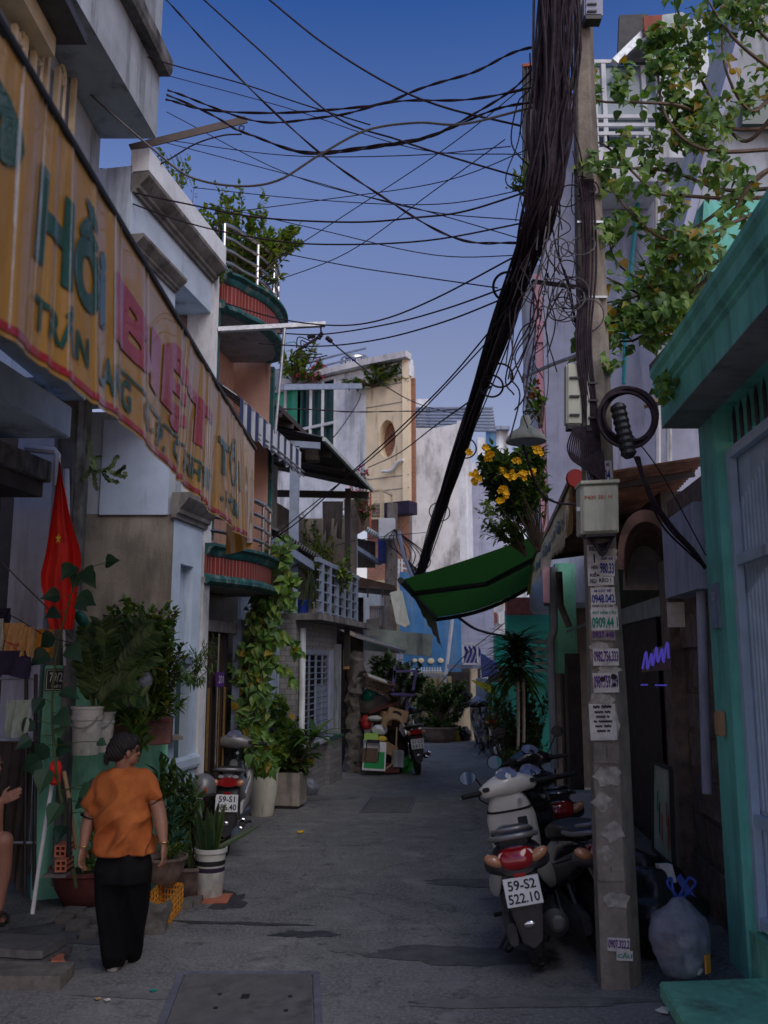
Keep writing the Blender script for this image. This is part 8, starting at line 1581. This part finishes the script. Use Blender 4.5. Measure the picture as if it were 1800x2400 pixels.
bag('plastic_bag', 'red bag wedged at the left of the junk pile', 'red_plastic', J(858, 1710, .05), (.1, .1, .13), 11); bag('plastic_bag', 'whitish plastic bag in the middle of the junk pile', 'bag_white', J(890, 1722, -.2), (.15, .12, .09), 12); bag('plastic_bag', 'small yellow bag next to the white bag in the junk', 'bag_yellow', J(895, 1738, -.25), (.1, .08, .05), 13)
gj = G(952, 1812); bag('plastic_bag', 'bright green bag on the ground left of the dark motorbike', 'bag_green', gj + V((0, .2, 0)), (.15, .14, .17), 14, neck=.8)
bag('sack', 'dark sack filling the junk pile, upper left', 'shop_dark', J(875, 1690, .3), (.35, .25, .25), 15, 'sack'); bag('sack', 'dark sack filling the junk pile, lower middle', 'soil', J(915, 1812, .35), (.4, .3, .4), 16, 'sack'); bag('sack', 'grey green cap like cloth bundle on the left of the junk', 'pale_cloth', J(878, 1690, -.05), (.14, .1, .05), 17, 'bundle'); bag('sack', 'teal jar shaped bundle behind the basket', 'teal_dark', J(865, 1650, .2), (.13, .12, .14), 18, 'bundle')
bs = thing('wicker_basket', 'tilted wicker basket with papers on top of the junk pile', 'basket', tuple(J(880, 1600))); tl = Euler((.15, .32, 0)).to_matrix(); c = J(884, 1606)
bm2 = MB()
for k in range(26):
    for sg in (-1, 1): bm2.tube([c + tl @ V(((.24 + .08 * v) * math.cos(2 * math.pi * k / 26 + sg * v * .45), (.15 + .05 * v) * math.sin(2 * math.pi * k / 26 + sg * v * .45), -.09 + .2 * v)) for v in (0, .25, .5, .75, 1)], .009, 4)
bm2.build('weave', 'wicker', bs)
for v, r_ in ((0, .014), (1, .02)): MB().tube([c + tl @ V(((.24 + .08 * v) * math.cos(a), (.15 + .05 * v) * math.sin(a), -.09 + .2 * v)) for a in [2 * math.pi * k / 28 for k in range(29)]], r_, 6).build('rim', 'wicker', bs)
MB().box(c + UP * .13, (.4, .25, .02), (.2, .35, .2)).build('magazine', 'pale_cloth', label='folded magazines lying on the wicker basket', cat='magazine', bevel=.003)
chr_ = thing('plastic_chair', 'upturned violet plastic chair on top of the junk pile', 'chair', tuple(J(945, 1620)))
MB().box(J(942, 1628), (.46, .4, .05), (0, .05, .1)).build('seat', 'purple_plastic', chr_, bevel=.015)
for (x0, y0, x1, y1) in ((920, 1620, 925, 1572), (968, 1618, 976, 1570), (955, 1630, 952, 1685), (925, 1590, 925, 1560)): MB().bar(J(x0, y0), J(x1, y1), .09, .05).build('leg', 'purple_plastic', chr_)
MB().bar(J(923, 1574), J(975, 1572), .06, .04).build('leg_rail', 'purple_plastic', chr_)
hs_ = thing('garden_hose', 'tan garden hose coil hanging from the cartons with one end trailing down', 'hose', tuple(J(920, 1710)))
for k in range(4): MB().torus(J(921 + k, 1697 + 2 * k, -.3 - .02 * k), .19 - .012 * k, .014, (0, 1, .1), 32, 6, math.pi * .95, math.pi * 2.05).build('turn', 'hose', hs_, smooth=True)
MB().tube(rope([J(930, 1705, -.3), J(928, 1750, -.4), J(922, 1785, -.4), J(905, 1802, -.4)], 6), .014, 6).build('free_end', 'hose', hs_, smooth=True)
# other things near the bend
gb2 = G(1030, 1740); bag('plastic_bag', 'yellow plastic bag beside the wide brown pot', 'bag_yellow', G(1072, 1737) + V((0, .2, 0)), (.2, .15, .2), 21); bag('plastic_bag', 'black bag right of the yellow bag at the street end', 'bag_black', G(1092, 1738) + V((0, .25, 0)), (.16, .15, .18), 22); bag('plastic_bag', 'transparent bag left of the yellow bag at the street end', 'bag_clear', G(1062, 1736) + V((0, .3, 0)), (.12, .1, .18), 23)
pt2 = MB().lathe(G(1085, 1732) + V((0, .5, .35)), [(.2, 0), (.28, .1), (.3, .4), (.3, .5)], 20); pt2.build('plastic_drum', 'purple_plastic', label='violet plastic drum behind the yellow bag', cat='drum', smooth=True)
bag('plastic_bag', 'clear rubbish bag on the road beside the wooden planter', 'bag_clear', G(722, 1866) + V((0, .15, 0)), (.16, .13, .12), 24, neck=.6)
bag('plastic_bag', 'dark and pink bag lying on the road left of the dragon tree pot', 'bag_black', G(1172, 1800) + V((0, .1, 0)), (.14, .12, .13), 25); bag('plastic_bag', 'pale bag on the dark bag near the dragon tree', 'bag_white', G(1172, 1782) + V((0, .3, .1)), (.1, .1, .1), 26)
junkbox2 = MB().box(G(1190, 1790) + V((.1, 1.2, .25)), (.5, .3, .4)); junkbox2.build('cool_box', 'bag_blue', label='blue box under the dark bush near the far scooters', cat='box', bevel=.02)
bb_ = MB().box(P(930, 1505, 20.5), (1.6, .1, .5), (0, .1, 0)); bb_.build('wall_sign', 'sign_art', label='faded grey wall sign above the wicker basket', cat='sign', bevel=.01)
rb2 = thing('low_tin_eave', 'low grey tin eave over the junk pile', 'roof', tuple(P(880, 1500, 18.5))); MB().slab([P(835, 1485, 17.5), P(952, 1525, 20), P(948, 1532, 20), P(835, 1495, 17.5)], V((-.4, 1.2, .2))).build('roof_sheet', 'galv', rb2)
wc = thing('hanging_sheet', 'white sheet hanging in the gap under the dark tin eave', 'panel', tuple(P(865, 1480, 19))); MB().slab([P(858, 1452, 19), P(888, 1448, 19), P(888, 1490, 19), P(858, 1490, 19)], V((0, .04, 0))).build('sheet', 'pale_cloth', wc)
gt2 = thing('vertical_gate', 'dull slatted gate behind the second concrete pole', 'gate', tuple(P(880, 1490, 22)))
for k in range(12): MB().bar(P(868 + k * 4.2, 1420, 22), P(868 + k * 4.2, 1485, 22), .035).build('slat', 'pot_grey', gt2)
for y in (1422, 1470): MB().bar(P(866, y, 21.95), P(916, y, 21.95), .05).build('rail', 'pot_grey', gt2)
cg3 = thing('bird_cage', 'tall wire mesh cage on the far balcony beside the cream facade', 'cage', tuple(P(890, 1240, 22)))
for (x, d) in ((868, 0), (893, 0), (918, 1.0), (898, 1.2)): MB().bar(P(x, 1148, 22 + d), P(x, 1245, 22 + d), .05).build('post', 'brick_orange' if x == 868 else 'cream_metal', cg3)
ms_ = MB()
for k in range(9): ms_.bar(P(868 + 3 * k, 1148, 22), P(868 + 3 * k, 1215, 22), .008); ms_.bar(P(868, 1150 + 8 * k, 22), P(893, 1150 + 8 * k, 22), .008)
for y in (1148, 1215): ms_.bar(P(866, y, 22), P(895, y, 22), .045); ms_.bar(P(893, y, 22), P(918, y + 12, 23), .045)
ms_.build('mesh', 'cream_metal', cg3)
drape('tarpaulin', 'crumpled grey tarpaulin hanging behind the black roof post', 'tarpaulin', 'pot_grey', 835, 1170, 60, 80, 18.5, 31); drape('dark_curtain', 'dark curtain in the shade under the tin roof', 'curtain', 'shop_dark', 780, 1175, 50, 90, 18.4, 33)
te = thing('tin_eave', 'pale turquoise corrugated tin eave below the cage', 'roof', tuple(P(880, 1260, 21))); corrug(P(845, 1232, 20.5), P(905, 1265, 22.5) - P(845, 1232, 20.5), V((-.5, .3, .35)), 12, .05, sharp=False).build('roof_sheet', 'sheet_pale', te, solid=.02, smooth=True)
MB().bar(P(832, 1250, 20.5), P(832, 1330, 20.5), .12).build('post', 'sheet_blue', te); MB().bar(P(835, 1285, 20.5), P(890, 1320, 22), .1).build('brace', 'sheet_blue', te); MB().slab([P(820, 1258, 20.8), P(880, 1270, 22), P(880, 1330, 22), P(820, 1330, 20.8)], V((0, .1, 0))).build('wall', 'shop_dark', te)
pw_ = MB().box(P(905, 1285, 21.9), (.4, .3, .75)); pw_.build('blue_box', 'bag_blue', label='blue meter box behind the second concrete pole', cat='box', bevel=.03)
